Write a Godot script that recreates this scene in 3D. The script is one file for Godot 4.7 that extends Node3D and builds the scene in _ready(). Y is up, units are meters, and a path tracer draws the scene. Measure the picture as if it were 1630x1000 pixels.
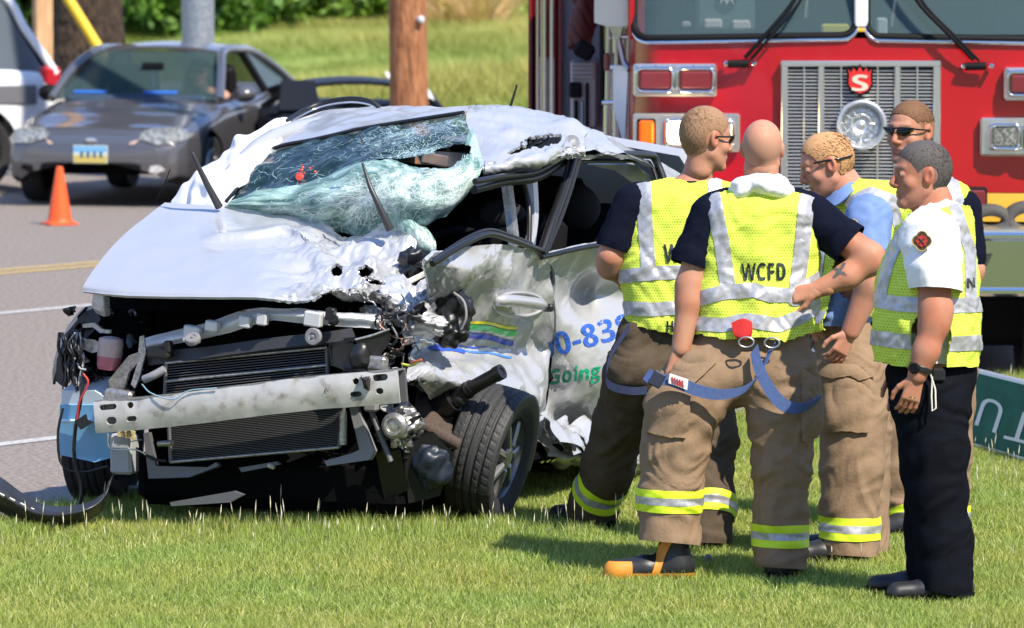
extends Node3D

# ---------------------------------------------------------------- lens of the photograph
const F := 9600.0          # focal length in pixels of a 1630 x 1000 frame
const H := 2.7             # height of the lens above the lawn
var tilt := atan(695.0 / 9600.0)
var rng := RandomNumberGenerator.new()

func P(px: float, py: float, z: float) -> Vector3:          # the point seen at a pixel, z metres away
	var k := z / F
	return Vector3(0, H, 0) + Vector3((px - 815.0) * k, (500.0 - py) * k, -z).rotated(Vector3.RIGHT, -tilt)

func pix(w: Vector3) -> Vector2:
	var q := (w - Vector3(0, H, 0)).rotated(Vector3.RIGHT, tilt)
	return Vector2(815.0 + q.x * F / -q.z, 500.0 - q.y * F / -q.z)

func on_plane(px: float, py: float, n: Vector3, d: float) -> Vector3:   # where the sight line meets n.x = d
	var o := Vector3(0, H, 0)
	var r := P(px, py, 1.0) - o
	return o + r * ((d - n.dot(o)) / n.dot(r))

func G(px: float, py: float, y := 0.0) -> Vector3:
	return on_plane(px, py, Vector3.UP, y)

# ---------------------------------------------------------------- mesh buffer
class MB:
	var v := PackedVector3Array()
	var i := PackedInt32Array()
	var c := PackedColorArray()
	var uv := PackedVector2Array()
	var n := PackedVector3Array()
	var tint := Color.WHITE

	func p(a: Vector3, t := Vector2.ZERO) -> int:
		v.append(a); c.append(tint); uv.append(t)
		return v.size() - 1
	func tri(a: int, b: int, d: int) -> void:
		i.append(a); i.append(b); i.append(d)
	func quad(a: Vector3, b: Vector3, d: Vector3, e: Vector3) -> void:   # clockwise seen from outside
		var k := p(a, Vector2(0, 0)); p(b, Vector2(1, 0)); p(d, Vector2(1, 1)); p(e, Vector2(0, 1))
		tri(k, k + 1, k + 2); tri(k, k + 2, k + 3)

	func box(o: Vector3, s: Vector3, bs := Basis.IDENTITY, bev := 0.0) -> MB:
		# a box with chamfered edges, centred on o
		var h := s * 0.5
		var b := minf(bev, minf(h.x, minf(h.y, h.z)) * 0.6)
		if b <= 0.0:
			for ax in 3:
				for sg in [-1.0, 1.0]:
					var d := Vector3.ZERO; d[ax] = sg
					var e := Vector3.ZERO; e[(ax + 1) % 3] = 1.0
					var f := Vector3.ZERO; f[(ax + 2) % 3] = sg
					quad(o + bs * ((d - e - f) * h), o + bs * ((d - e + f) * h), o + bs * ((d + e + f) * h), o + bs * ((d + e - f) * h))
			return self
		var g := h - Vector3(b, b, b)
		for ax in 3:
			for sg in [-1.0, 1.0]:
				var d := Vector3.ZERO; d[ax] = sg * h[ax]
				var e := Vector3.ZERO; e[(ax + 1) % 3] = g[(ax + 1) % 3]
				var f := Vector3.ZERO; f[(ax + 2) % 3] = g[(ax + 2) % 3] * sg
				quad(o + bs * (d - e - f), o + bs * (d - e + f), o + bs * (d + e + f), o + bs * (d + e - f))
		for ax in 3:
			var a1 := (ax + 1) % 3
			var a2 := (ax + 2) % 3
			for s1 in [-1.0, 1.0]:
				for s2 in [-1.0, 1.0]:
					var q := []
					for t in [-1.0, 1.0]:
						var m := Vector3.ZERO
						m[ax] = t * g[ax]; m[a1] = s1 * h[a1]; m[a2] = s2 * g[a2]; q.append(o + bs * m)
						m[a1] = s1 * g[a1]; m[a2] = s2 * h[a2]; q.append(o + bs * m)
					if s1 * s2 > 0: quad(q[0], q[1], q[3], q[2])
					else: quad(q[0], q[2], q[3], q[1])
		for sx in [-1.0, 1.0]:
			for sy in [-1.0, 1.0]:
				for sz in [-1.0, 1.0]:
					var k := p(o + bs * Vector3(sx * h.x, sy * g.y, sz * g.z)); p(o + bs * Vector3(sx * g.x, sy * h.y, sz * g.z)); p(o + bs * Vector3(sx * g.x, sy * g.y, sz * h.z))
					if sx * sy * sz > 0: tri(k, k + 2, k + 1)
					else: tri(k, k + 1, k + 2)
		return self

	func grid(rows: Array, wrap := false, flip := false) -> MB:      # rows of points, smooth
		var nu: int = rows[0].size()
		var k := v.size()
		for r in rows.size():
			for u in nu:
				p(rows[r][u], Vector2(float(u) / maxf(1, nu - 1), float(r) / maxf(1, rows.size() - 1)))
		for r in rows.size() - 1:
			for u in (nu if wrap else nu - 1):
				var a := k + r * nu + u
				var b := k + r * nu + (u + 1) % nu
				var d := a + nu
				var e := b + nu
				if flip: tri(a, d, b); tri(b, d, e)
				else: tri(a, b, d); tri(b, e, d)
		return self

	func tube(pts: Array, rad, sides := 8, cap := true) -> MB:
		var rows := []
		var up := Vector3(0.123, 0.97, 0.21)
		for j in pts.size():
			var t: Vector3 = (pts[mini(j + 1, pts.size() - 1)] - pts[maxi(j - 1, 0)]).normalized()
			var x := t.cross(up)
			if x.length() < 0.1: x = t.cross(Vector3(1, 0.1, 0.2))
			x = x.normalized()
			var y := x.cross(t).normalized()
			up = y
			var r: float = rad[j] if rad is Array else rad
			var row := PackedVector3Array()
			for s in sides:
				var a := TAU * s / sides
				row.append(pts[j] + (x * cos(a) + y * sin(a)) * r)
			rows.append(row)
		grid(rows, true)
		if cap:
			for e in [0, pts.size() - 1]:
				var k := p(pts[e])
				for s in sides: p(rows[e][s])
				for s in sides:
					if e > 0: tri(k, k + 1 + s, k + 1 + (s + 1) % sides)
					else: tri(k, k + 1 + (s + 1) % sides, k + 1 + s)
		return self

	func lathe(o: Vector3, axis: Vector3, prof: Array, sides := 20, split := true) -> MB:   # prof: [radius, along]
		var ax := axis.normalized()
		var x := ax.cross(Vector3(0.3, 1, 0.1) if absf(ax.y) < 0.8 else Vector3(1, 0.1, 0.2)).normalized()
		var y := x.cross(ax)
		var rows := []
		for q in prof:
			var row := PackedVector3Array()
			for s in sides:
				var a := TAU * s / sides
				row.append(o + ax * q[1] + (x * cos(a) + y * sin(a)) * q[0])
			rows.append(row)
		if split:
			for j in rows.size() - 1: grid([rows[j], rows[j + 1]], true)
		else: grid(rows, true)
		return self

	func prism(poly: Array, ext: Vector3) -> MB:       # a planar outline pushed along ext
		var ctr := Vector3.ZERO
		for q in poly: ctr += q
		ctr /= poly.size()
		var nn := Vector3.ZERO
		for j in poly.size(): nn += (poly[j] - ctr).cross(poly[(j + 1) % poly.size()] - ctr)
		nn = nn.normalized()
		var x: Vector3 = (poly[1] - poly[0]).normalized()
		var y := nn.cross(x)
		var flat := PackedVector2Array()
		for q in poly: flat.append(Vector2((q - ctr).dot(x), (q - ctr).dot(y)))
		var t := Geometry2D.triangulate_polygon(flat)
		var out := ext.dot(nn) > 0
		for side in 2:
			var k := v.size()
			for q in poly: p(q + ext * side, flat[v.size() - k] * 1.0)
			for j in range(0, t.size(), 3):
				var fwd: bool = (flat[t[j + 1]] - flat[t[j]]).cross(flat[t[j + 2]] - flat[t[j]]) > 0
				if (side == 1) == (fwd == out): tri(k + t[j], k + t[j + 2], k + t[j + 1])
				else: tri(k + t[j], k + t[j + 1], k + t[j + 2])
		for j in poly.size():
			var a: Vector3 = poly[j]
			var b: Vector3 = poly[(j + 1) % poly.size()]
			if out: quad(a, a + ext, b + ext, b)
			else: quad(a, b, b + ext, a + ext)
		return self

	func sheet(rows: Array, th: float, flip := false) -> MB:      # a curved panel with real thickness
		var m := MB.new()
		m.tint = tint
		m.grid(rows, false, flip)
		m.normals()
		return shell(m, th)

	func shell(m: MB, th: float) -> MB:        # m becomes the outer face, with a back and a rim
		if m.n.size() != m.v.size(): m.normals()
		var k := v.size()
		for j in m.v.size():
			v.append(m.v[j]); c.append(m.c[j]); uv.append(m.uv[j])
		i.append_array(shifted(m.i, k))
		var b := v.size()
		for j in m.v.size():
			v.append(m.v[j] - m.n[j] * th); c.append(m.c[j]); uv.append(m.uv[j])
		var edges := {}
		for j in range(0, m.i.size(), 3):
			tri(b + m.i[j], b + m.i[j + 2], b + m.i[j + 1])
			for e in 3:
				var s := m.i[j + e]
				var t := m.i[j + (e + 1) % 3]
				if edges.has(Vector2i(t, s)): edges.erase(Vector2i(t, s))
				else: edges[Vector2i(s, t)] = true
		for e: Vector2i in edges:
			var q := v.size()
			for w in [k + e.x, k + e.y, b + e.y, b + e.x]:
				v.append(v[w]); c.append(c[w]); uv.append(uv[w])
			tri(q, q + 2, q + 1); tri(q, q + 3, q + 2)
		return self

	static func shifted(a: PackedInt32Array, k: int) -> PackedInt32Array:
		var o := a.duplicate()
		for j in o.size(): o[j] += k
		return o

	func join(m: MB, t := Transform3D.IDENTITY) -> MB:
		var k := v.size()
		v.append_array(t * m.v); c.append_array(m.c); uv.append_array(m.uv)
		i.append_array(shifted(m.i, k))
		return self

	func normals() -> MB:
		n = PackedVector3Array()
		n.resize(v.size())
		for j in range(0, i.size(), 3):
			var a := i[j]
			var b := i[j + 1]
			var d := i[j + 2]
			var q := (v[d] - v[a]).cross(v[b] - v[a])
			n[a] += q; n[b] += q; n[d] += q
		for j in n.size(): n[j] = n[j].normalized() if n[j].length_squared() > 1e-20 else Vector3.UP
		return self

	func push(d: float) -> MB:
		if n.size() != v.size(): normals()
		for j in v.size(): v[j] += n[j] * d
		return self

	func rough(noise: FastNoiseLite, amp: float, stretch := Vector3.ONE, ridged := false) -> MB:
		normals()
		for j in v.size():
			var q := noise.get_noise_3dv(v[j] * stretch)
			v[j] += n[j] * amp * ((1.0 - 2.0 * absf(q)) if ridged else q)
		n = PackedVector3Array()
		return self

	func cut(val: PackedFloat32Array) -> MB:          # keeps val >= 0
		var o := MB.new()
		var map := {}
		var smooth := n.size() == v.size()
		for j in range(0, i.size(), 3):
			var poly := []
			for e in 3:
				var a := i[j + e]
				var b := i[j + (e + 1) % 3]
				var fa := val[a]
				var fb := val[b]
				if fa >= 0.0: poly.append([a, a, 0.0])
				if (fa >= 0.0) != (fb >= 0.0):
					if a < b: poly.append([a, b, fa / (fa - fb)])
					else: poly.append([b, a, fb / (fb - fa)])
			if poly.size() < 3: continue
			var ids := []
			for q in poly:
				var key := Vector2i(q[0], q[1])
				if not map.has(key):
					var t: float = q[2]
					map[key] = o.v.size()
					o.v.append(v[q[0]].lerp(v[q[1]], t)); o.c.append(c[q[0]].lerp(c[q[1]], t)); o.uv.append(uv[q[0]].lerp(uv[q[1]], t))
					if smooth: o.n.append(n[q[0]].lerp(n[q[1]], t).normalized())
				ids.append(map[key])
			for t in range(1, ids.size() - 1): o.tri(ids[0], ids[t], ids[t + 1])
		return o

	func mesh(origin := Vector3.ZERO) -> ArrayMesh:
		if n.size() != v.size(): normals()
		var w := v
		if origin != Vector3.ZERO:
			w = Transform3D(Basis.IDENTITY, -origin) * v
		var a := []
		a.resize(Mesh.ARRAY_MAX)
		a[Mesh.ARRAY_VERTEX] = w; a[Mesh.ARRAY_NORMAL] = n; a[Mesh.ARRAY_INDEX] = i; a[Mesh.ARRAY_TEX_UV] = uv; a[Mesh.ARRAY_COLOR] = c
		var m := ArrayMesh.new()
		m.add_surface_from_arrays(Mesh.PRIMITIVE_TRIANGLES, a)
		return m

# ---------------------------------------------------------------- nodes
var taken := {}
func numbered(called: String) -> String:
	taken[called] = taken.get(called, -1) + 1
	return called if taken[called] == 0 else "%s_%03d" % [called, taken[called]]

func thing(called: String, at: Vector3, label: String, category: String, group := "") -> Node3D:
	var o := Node3D.new()
	o.name = numbered(called)
	o.position = at
	add_child(o, true)
	return tag(o, label, category, group)

func tag(o: Node3D, label: String, category := "", group := "", kind := "") -> Node3D:
	if label: o.set_meta("label", label)
	if category: o.set_meta("category", category)
	if group: o.set_meta("group", group)
	if kind: o.set_meta("kind", kind)
	return o

func global_at(o: Node) -> Vector3:
	var q := Vector3.ZERO
	while o is Node3D and o != self:
		q += o.position
		o = o.get_parent()
	return q

func part(under: Node, called: String, m: MB, mat: Material, label := "") -> MeshInstance3D:   # m is laid out in world coordinates
	var o := MeshInstance3D.new()
	o.name = called if under != self else numbered(called)
	if m.v.size():
		var lo := m.v[0]
		var hi := m.v[0]
		for q in m.v:
			lo = lo.min(q); hi = hi.max(q)
		var ctr := Vector3((lo.x + hi.x) / 2, lo.y, (lo.z + hi.z) / 2)
		o.mesh = m.mesh(ctr)
		o.position = ctr - global_at(under)
	else: push_error("empty part " + called)
	o.mesh.surface_set_material(0, mat)
	under.add_child(o, true)
	if label: o.set_meta("label", label)
	return o

func setting(called: String, m: MB, mat: Material) -> MeshInstance3D:
	var o := part(self, called, m, mat)
	o.set_meta("kind", "structure")
	return o

# ---------------------------------------------------------------- materials and noise
func col(r: float, g: float, b: float, a := 1.0) -> Color:      # real-world (linear) base colour
	var q := Color(r, g, b).linear_to_srgb()
	q.a = a
	return q

func mat(cl: Color, rough := 0.7, metal := 0.0, vertex := false) -> StandardMaterial3D:
	var m := StandardMaterial3D.new()
	m.albedo_color = cl
	m.roughness = rough
	m.metallic = metal
	m.vertex_color_use_as_albedo = vertex
	return m

func noise(s: int, freq: float, oct := 3, type := FastNoiseLite.TYPE_SIMPLEX_SMOOTH) -> FastNoiseLite:
	var q := FastNoiseLite.new()
	q.seed = s
	q.noise_type = type
	q.frequency = freq
	q.fractal_octaves = oct
	q.fractal_type = FastNoiseLite.FRACTAL_FBM if oct > 1 else FastNoiseLite.FRACTAL_NONE
	return q

func tex_noise(s: int, freq: float, oct: int, ramp: Array, size := 512, type := FastNoiseLite.TYPE_SIMPLEX_SMOOTH) -> ImageTexture:
	# ramp: [[at, Color(sRGB)], ...]
	var im := noise(s, freq, oct, type).get_seamless_image(size, size)
	var lut := []
	for k in 256:
		var t := k / 255.0
		var q: Color = ramp[0][1]
		for j in ramp.size() - 1:
			if t >= ramp[j][0]:
				q = ramp[j][1].lerp(ramp[j + 1][1], clampf((t - ramp[j][0]) / maxf(0.001, ramp[j + 1][0] - ramp[j][0]), 0, 1))
		lut.append(q)
	im.convert(Image.FORMAT_L8)
	var d := im.get_data()
	var o := PackedByteArray()
	o.resize(size * size * 3)
	for j in d.size():
		var q: Color = lut[d[j]]
		o[j * 3] = int(q.r * 255); o[j * 3 + 1] = int(q.g * 255); o[j * 3 + 2] = int(q.b * 255)
	return ImageTexture.create_from_image(Image.create_from_data(size, size, false, Image.FORMAT_RGB8, o))

func tex_bump(s: int, freq: float, oct: int, strength: float, size := 512, type := FastNoiseLite.TYPE_SIMPLEX_SMOOTH) -> ImageTexture:
	var im := noise(s, freq, oct, type).get_seamless_image(size, size)
	im.convert(Image.FORMAT_RGBA8)
	im.bump_map_to_normal_map(strength)
	return ImageTexture.create_from_image(im)

func tri_map(m: StandardMaterial3D, scale: float, albedo: Texture2D, normal: Texture2D = null, ns := 1.0) -> StandardMaterial3D:
	m.uv1_triplanar = true
	m.uv1_world_triplanar = true
	m.uv1_scale = Vector3.ONE * scale
	if albedo: m.albedo_texture = albedo
	if normal:
		m.normal_enabled = true
		m.normal_texture = normal
		m.normal_scale = ns
	return m

func spline(rows: Array, nu: int, nv: int) -> Array:      # Catmull-Rom surface through rows of Vector3
	var mid := []
	for r in rows: mid.append(curve(r, nu))
	var o := []
	for k in nv: o.append(PackedVector3Array())
	for u in nu:
		var cl := []
		for r in mid: cl.append(r[u])
		var s := curve(cl, nv)
		for k in nv: o[k].append(s[k])
	return o

func curve(pts: Array, n: int) -> PackedVector3Array:
	var o := PackedVector3Array()
	var m := pts.size()
	for k in n:
		var t := float(k) / (n - 1) * (m - 1)
		var a := mini(int(t), m - 2)
		var p0: Vector3 = pts[a]
		var p1: Vector3 = pts[a + 1]
		var pm: Vector3 = pts[a - 1] if a > 0 else p0 * 2.0 - p1
		var p2: Vector3 = pts[a + 2] if a + 2 < m else p1 * 2.0 - p0
		o.append(p0.cubic_interpolate(p1, pm, p2, t - a))
	return o

func multi(called: String, m: Mesh, spots: Array, cols: Array, label: String, category: String) -> MultiMeshInstance3D:
	var mm := MultiMesh.new()
	mm.transform_format = MultiMesh.TRANSFORM_3D
	mm.use_colors = cols.size() > 0
	mm.mesh = m
	mm.instance_count = spots.size()
	for j in spots.size():
		mm.set_instance_transform(j, spots[j])
		if cols.size(): mm.set_instance_color(j, cols[j])
	var o := MultiMeshInstance3D.new()
	o.multimesh = mm
	o.name = numbered(called)
	add_child(o, true)
	tag(o, label, category, "", "stuff")
	return o

# ---------------------------------------------------------------- the place
const ROAD_Y := -0.12
var road_dir := Vector3(0.574, 0, -0.819)
var road_nrm := Vector3(-0.819, 0, -0.574)      # from the lawn across the road
var kerb_at := Vector3(-2.14, 0, -25.35)
var M := {}

func road_point(along: float, across: float, y: float) -> Vector3:
	var q := kerb_at + road_dir * along + road_nrm * across
	return Vector3(q.x, y, q.z)

func strip(a0: float, a1: float, c0: float, c1: float, y: float, na := 2, nc := 2) -> MB:
	var m := MB.new()
	var rows := []
	for r in nc:
		var row := PackedVector3Array()
		for u in na: row.append(road_point(lerpf(a0, a1, float(u) / (na - 1)), lerpf(c1, c0, float(r) / (nc - 1)), y))
		rows.append(row)
	m.grid(rows)
	return m

func make_materials() -> void:
	var speck := tex_noise(3, 0.09, 4, [[0.0, Color(0.42, 0.39, 0.36)], [0.35, Color(0.60, 0.555, 0.52)], [0.65, Color(0.68, 0.63, 0.59)], [1.0, Color(0.86, 0.81, 0.76)]])
	M.road = tri_map(mat(Color(0.79, 0.785, 0.775), 0.9), 0.5, speck, tex_bump(4, 0.2, 3, 3.0), 0.6)
	M.paint_white = tri_map(mat(col(0.55, 0.55, 0.55), 0.8), 1.5, tex_noise(5, 0.03, 5, [[0.0, Color(0.55, 0.53, 0.5)], [0.45, Color(0.88, 0.87, 0.85)], [1.0, Color(1, 1, 1)]]))
	M.paint_yellow = tri_map(mat(col(0.62, 0.44, 0.16), 0.8), 1.5, M.paint_white.albedo_texture)
	M.kerb = tri_map(mat(Color(0.86, 0.83, 0.77), 0.9), 1.0, speck)
	M.soil = tri_map(mat(Color(1, 1, 1), 0.95), 1.3, tex_noise(7, 0.03, 4, [[0.0, Color(0.18, 0.22, 0.08)], [0.5, Color(0.33, 0.38, 0.14)], [1.0, Color(0.52, 0.52, 0.24)]]))
	M.field = tri_map(mat(Color(1, 1, 1), 0.95), 0.22, tex_noise(8, 0.02, 5, [[0.0, Color(0.28, 0.38, 0.12)], [0.45, Color(0.46, 0.54, 0.19)], [0.75, Color(0.57, 0.61, 0.26)], [1.0, Color(0.66, 0.65, 0.34)]]))
	M.leaf = mat(Color.WHITE, 0.6, 0.0, true)
	M.leaf.backlight_enabled = true
	M.leaf.backlight = col(0.35, 0.4, 0.12)
	M.black = mat(col(0.008, 0.008, 0.009), 0.6)
	M.black.metallic_specular = 0.25
	M.plastic = mat(col(0.010, 0.010, 0.011), 0.38)
	M.rubber = tri_map(mat(col(0.028, 0.027, 0.027), 0.8), 6.0, tex_noise(9, 0.03, 4, [[0.0, Color(0.6, 0.6, 0.6)], [1.0, Color(1, 1, 1)]]))
	M.chrome = mat(col(0.72, 0.73, 0.75), 0.08, 1.0)
	M.steel = mat(col(0.42, 0.42, 0.43), 0.35, 0.9)
	M.glass = mat(col(0.55, 0.6, 0.6, 0.10), 0.02)
	M.glass.transparency = BaseMaterial3D.TRANSPARENCY_ALPHA

func blade_clump(s: int, count: int, spread: float, lo: float, hi: float, wide: float) -> ArrayMesh:
	rng.seed = s
	var m := MB.new()
	for k in count:
		var b := Vector3(rng.randf_range(-spread, spread), -0.004, rng.randf_range(-spread, spread))
		var a := rng.randf() * TAU
		var side := Vector3(cos(a), 0, sin(a)) * wide * rng.randf_range(0.6, 1.0)
		var lean := Vector3(rng.randfn(0, 0.45), 0, rng.randfn(0, 0.45))
		var h := rng.randf_range(lo, hi)
		var g := rng.randf()
		m.tint = Color(0.23, 0.29, 0.045).lerp(Color(0.50, 0.50, 0.14), g)
		if rng.randf() < 0.10: m.tint = Color(0.68, 0.61, 0.32)
		if rng.randf() < 0.16: m.tint = Color(0.12, 0.20, 0.035)
		var k0 := m.p(b - side); m.p(b + side)
		var q := b + Vector3(0, h * 0.6, 0) + lean * h * 0.35
		m.p(q - side * 0.75); m.p(q + side * 0.75)
		m.p(b + Vector3(0, h, 0) + lean * h)
		m.tri(k0, k0 + 2, k0 + 1); m.tri(k0 + 1, k0 + 2, k0 + 3); m.tri(k0 + 2, k0 + 4, k0 + 3)
	var am := m.mesh()
	am.surface_set_material(0, M.leaf)
	return am

func kerb_depth(x: float) -> float:     # how far away the kerb is at x
	return -kerb_at.z + (x - kerb_at.x) * 0.819 / 0.574

func build_ground() -> void:
	# lawn
	var pts := [Vector3(-14, 0, 6), Vector3(14, 0, 6), Vector3(14, 0, -kerb_depth(14.0)), Vector3(-14, 0, -kerb_depth(-14.0))]
	var m := MB.new()
	var rows := []
	for r in 40:
		var row := PackedVector3Array()
		for u in 30:
			var x := lerpf(-14, 14, u / 29.0)
			var far := maxf(-4.0, kerb_depth(x) - 0.01)
			row.append(Vector3(x, 0.0, lerpf(-far, 6.0, r / 39.0)))
		rows.append(row)
	m.grid(rows)
	setting("lawn", m, M.soil)
	# kerb, gutter, road with its lines
	m = MB.new()
	var bs := Basis(road_dir, Vector3.UP, -road_nrm)
	m.box(road_point(10, 0.075, -0.06), Vector3(90, 0.14, 0.15), bs, 0.02)
	setting("kerb", m, M.kerb)
	setting("road", strip(-60, 130, 0.0, 27.0, ROAD_Y), M.road)
	setting("gutter", strip(-60, 130, 0.15, 0.55, ROAD_Y + 0.004), M.kerb)
	setting("edge_line", strip(-60, 130, 2.90, 3.02, ROAD_Y + 0.004, 40), M.paint_white)
	for k in range(-2, 3):
		setting("lane_dash", strip(k * 12.0 + 2.2, k * 12.0 + 5.2, 6.05, 6.17, ROAD_Y + 0.004), M.paint_white)
	setting("lane_line", strip(-60, 130, 8.72, 8.86, ROAD_Y + 0.004, 40), M.paint_white)
	setting("centre_line", strip(-60, 130, 11.25, 11.37, ROAD_Y + 0.004, 40), M.paint_yellow)
	setting("centre_line", strip(-60, 130, 11.5, 11.62, ROAD_Y + 0.004, 40), M.paint_yellow)
	# the field beyond
	m = MB.new()
	rows = []
	var nz := noise(21, 0.06, 3)
	for r in 60:
		var row := PackedVector3Array()
		for u in 60:
			var q := road_point(lerpf(-60, 130, u / 59.0), lerpf(160, 27.0, r / 59.0), 0)
			q.y = ROAD_Y + 0.05 + 0.12 * nz.get_noise_2d(q.x, q.z) * clampf((59 - r) / 6.0, 0, 1)
			row.append(q)
		rows.append(row)
	m.grid(rows)
	setting("field", m, M.field)

func build_grass() -> void:
	var clumps := []
	for k in 4: clumps.append(blade_clump(100 + k, 64, 0.06, 0.018, 0.046, 0.0016))
	var nz := noise(31, 0.55, 3)
	var spots := [[], [], [], []]
	var cols := [[], [], [], []]
	rng.seed = 5
	for k in 26000:
		var x := rng.randf_range(-3.1, 3.5)
		var z := rng.randf_range(20.9, 34.0)
		if z > kerb_depth(x) - 0.03 or absf(x) > 0.093 * z + 0.12: continue
		var t := Transform3D(Basis(Vector3.UP, rng.randf() * TAU), Vector3(x, 0, -z))
		var w := nz.get_noise_2d(x, z)
		var s := 1.0 + 0.35 * w + rng.randf_range(-0.2, 0.2)
		var edge := kerb_depth(x) - z
		if edge < 1.3: s *= 1.0 + 0.9 * (1.3 - edge)
		s *= 1.0 + 1.1 * exp(-pow((z - 24.75) / 0.33, 2.0)) * clampf((x + 1.6) / 0.4, 0, 1) * clampf((0.45 - x) / 0.3, 0, 1)
		t = t.scaled_local(Vector3(1, s, 1))
		var q := k % 4
		spots[q].append(t)
		var dry := clampf(0.5 + 0.9 * nz.get_noise_2d(x * 1.7 + 40, z * 1.7), 0, 1)
		cols[q].append(Color(0.80, 1.0, 0.8).lerp(Color(1.06, 1.04, 0.90), dry) * rng.randf_range(0.85, 1.1))
	for q in 4: multi("grass", clumps[q], spots[q], cols[q], "short sunlit green lawn grass in front of the wreck and under the men", "grass")
	# pale seed stalks along the verge
	var m := MB.new()
	m.tint = Color(0.42, 0.42, 0.2)
	m.tube([Vector3.ZERO, Vector3(0.004, 0.07, 0.0), Vector3(0.012, 0.13, 0.004)], [0.0010, 0.0010, 0.0008], 3, false)
	m.tint = Color(0.72, 0.66, 0.46)
	m.tube([Vector3(0.012, 0.13, 0.004), Vector3(0.014, 0.15, 0.005), Vector3(0.018, 0.185, 0.006)], [0.0012, 0.0028, 0.0006], 4, false)
	var am := m.mesh()
	am.surface_set_material(0, M.leaf)
	var st := []
	for k in 9000:
		var x := rng.randf_range(-2.9, 3.3)
		var z := rng.randf_range(22.0, 34.0)
		var edge := kerb_depth(x) - z
		if edge < 0.0 or absf(x) > 0.09 * z: continue
		var keep := 0.01
		if x < 0.6: keep = 0.62 * exp(-pow((z - 24.55 - 0.10 * x) / 0.38, 2.0)) if x > -2.3 else 0.35 if edge < 0.35 else 0.01
		else: keep = 0.12 if z > 25.0 else 0.03
		if rng.randf() > keep: continue
		var s := rng.randf_range(0.35, 1.0)
		st.append(Transform3D(Basis(Vector3.UP, rng.randf() * TAU).rotated(Vector3.RIGHT, rng.randfn(0, 0.12)).scaled(Vector3(1, s, 1)), Vector3(x, 0, -z)))
	multi("seed_grass", am, st, [], "pale grass seed stalks along the lawn's edge by the wreck", "grass")

func leaf_clump(s: int, count: int, r: float, leaf: float, dark: Color, pale: Color) -> ArrayMesh:
	rng.seed = s
	var m := MB.new()
	for k in count:
		var d := Vector3(rng.randfn(), rng.randfn(), rng.randfn()).normalized() * r * pow(rng.randf(), 0.4)
		var a := Basis.from_euler(Vector3(rng.randf() * TAU, rng.randf() * TAU, rng.randf() * TAU))
		var l := leaf * rng.randf_range(0.6, 1.3)
		m.tint = dark.lerp(pale, rng.randf())
		m.quad(d + a * Vector3(-l * 0.5, 0, 0), d + a * Vector3(0, l * 0.1, l), d + a * Vector3(l * 0.5, 0, 0), d + a * Vector3(0, l * 0.1, -l))
	var am := m.mesh()
	am.surface_set_material(0, M.leaf)
	return am

func foliage_part(under: Node3D, called: String, m: Mesh, spots: Array, cols: Array) -> void:
	var mm := MultiMesh.new()
	mm.transform_format = MultiMesh.TRANSFORM_3D
	mm.use_colors = true
	mm.mesh = m
	mm.instance_count = spots.size()
	for j in spots.size():
		mm.set_instance_transform(j, spots[j]); mm.set_instance_color(j, cols[j])
	var o := MultiMeshInstance3D.new()
	o.multimesh = mm
	o.name = called
	o.set_meta("kind", "stuff")
	under.add_child(o, true)

func bush(at: Vector3, w: float, h: float, count: int, s: int, clump: Mesh, label: String, cl: Color) -> void:
	var o := thing("bush", at, label, "bush", "bushes beyond the field")
	rng.seed = s
	var nz := noise(s, 0.5, 2)
	var spots := []
	var cols := []
	for k in count:
		var d := Vector3(rng.randfn(), rng.randfn(), rng.randfn()).normalized()
		var q := d * pow(rng.randf(), 0.33) * Vector3(w, h * 0.5, w * 0.7) * (1.0 + 0.45 * nz.get_noise_3dv(d * 2.5))
		q.y += h * 0.5
		if q.y < 0.05: continue
		spots.append(Transform3D(Basis.from_euler(Vector3(rng.randf() * 6, rng.randf() * 6, 0)) * rng.randf_range(0.7, 1.3), q))
		cols.append(cl * rng.randf_range(0.65, 1.35))
	foliage_part(o, "foliage", clump, spots, cols)
	var m := MB.new()
	for k in 4:
		m.tube([at + Vector3(0, -0.05, 0), at + Vector3(rng.randfn(0, 0.3) * w, h * 0.35, rng.randfn(0, 0.2)), at + Vector3(rng.randfn(0, 0.5) * w, h * 0.75, rng.randfn(0, 0.3))], [0.05, 0.035, 0.01], 6)
	part(o, "stem", m, mat(col(0.06, 0.045, 0.03), 0.9))

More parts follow.
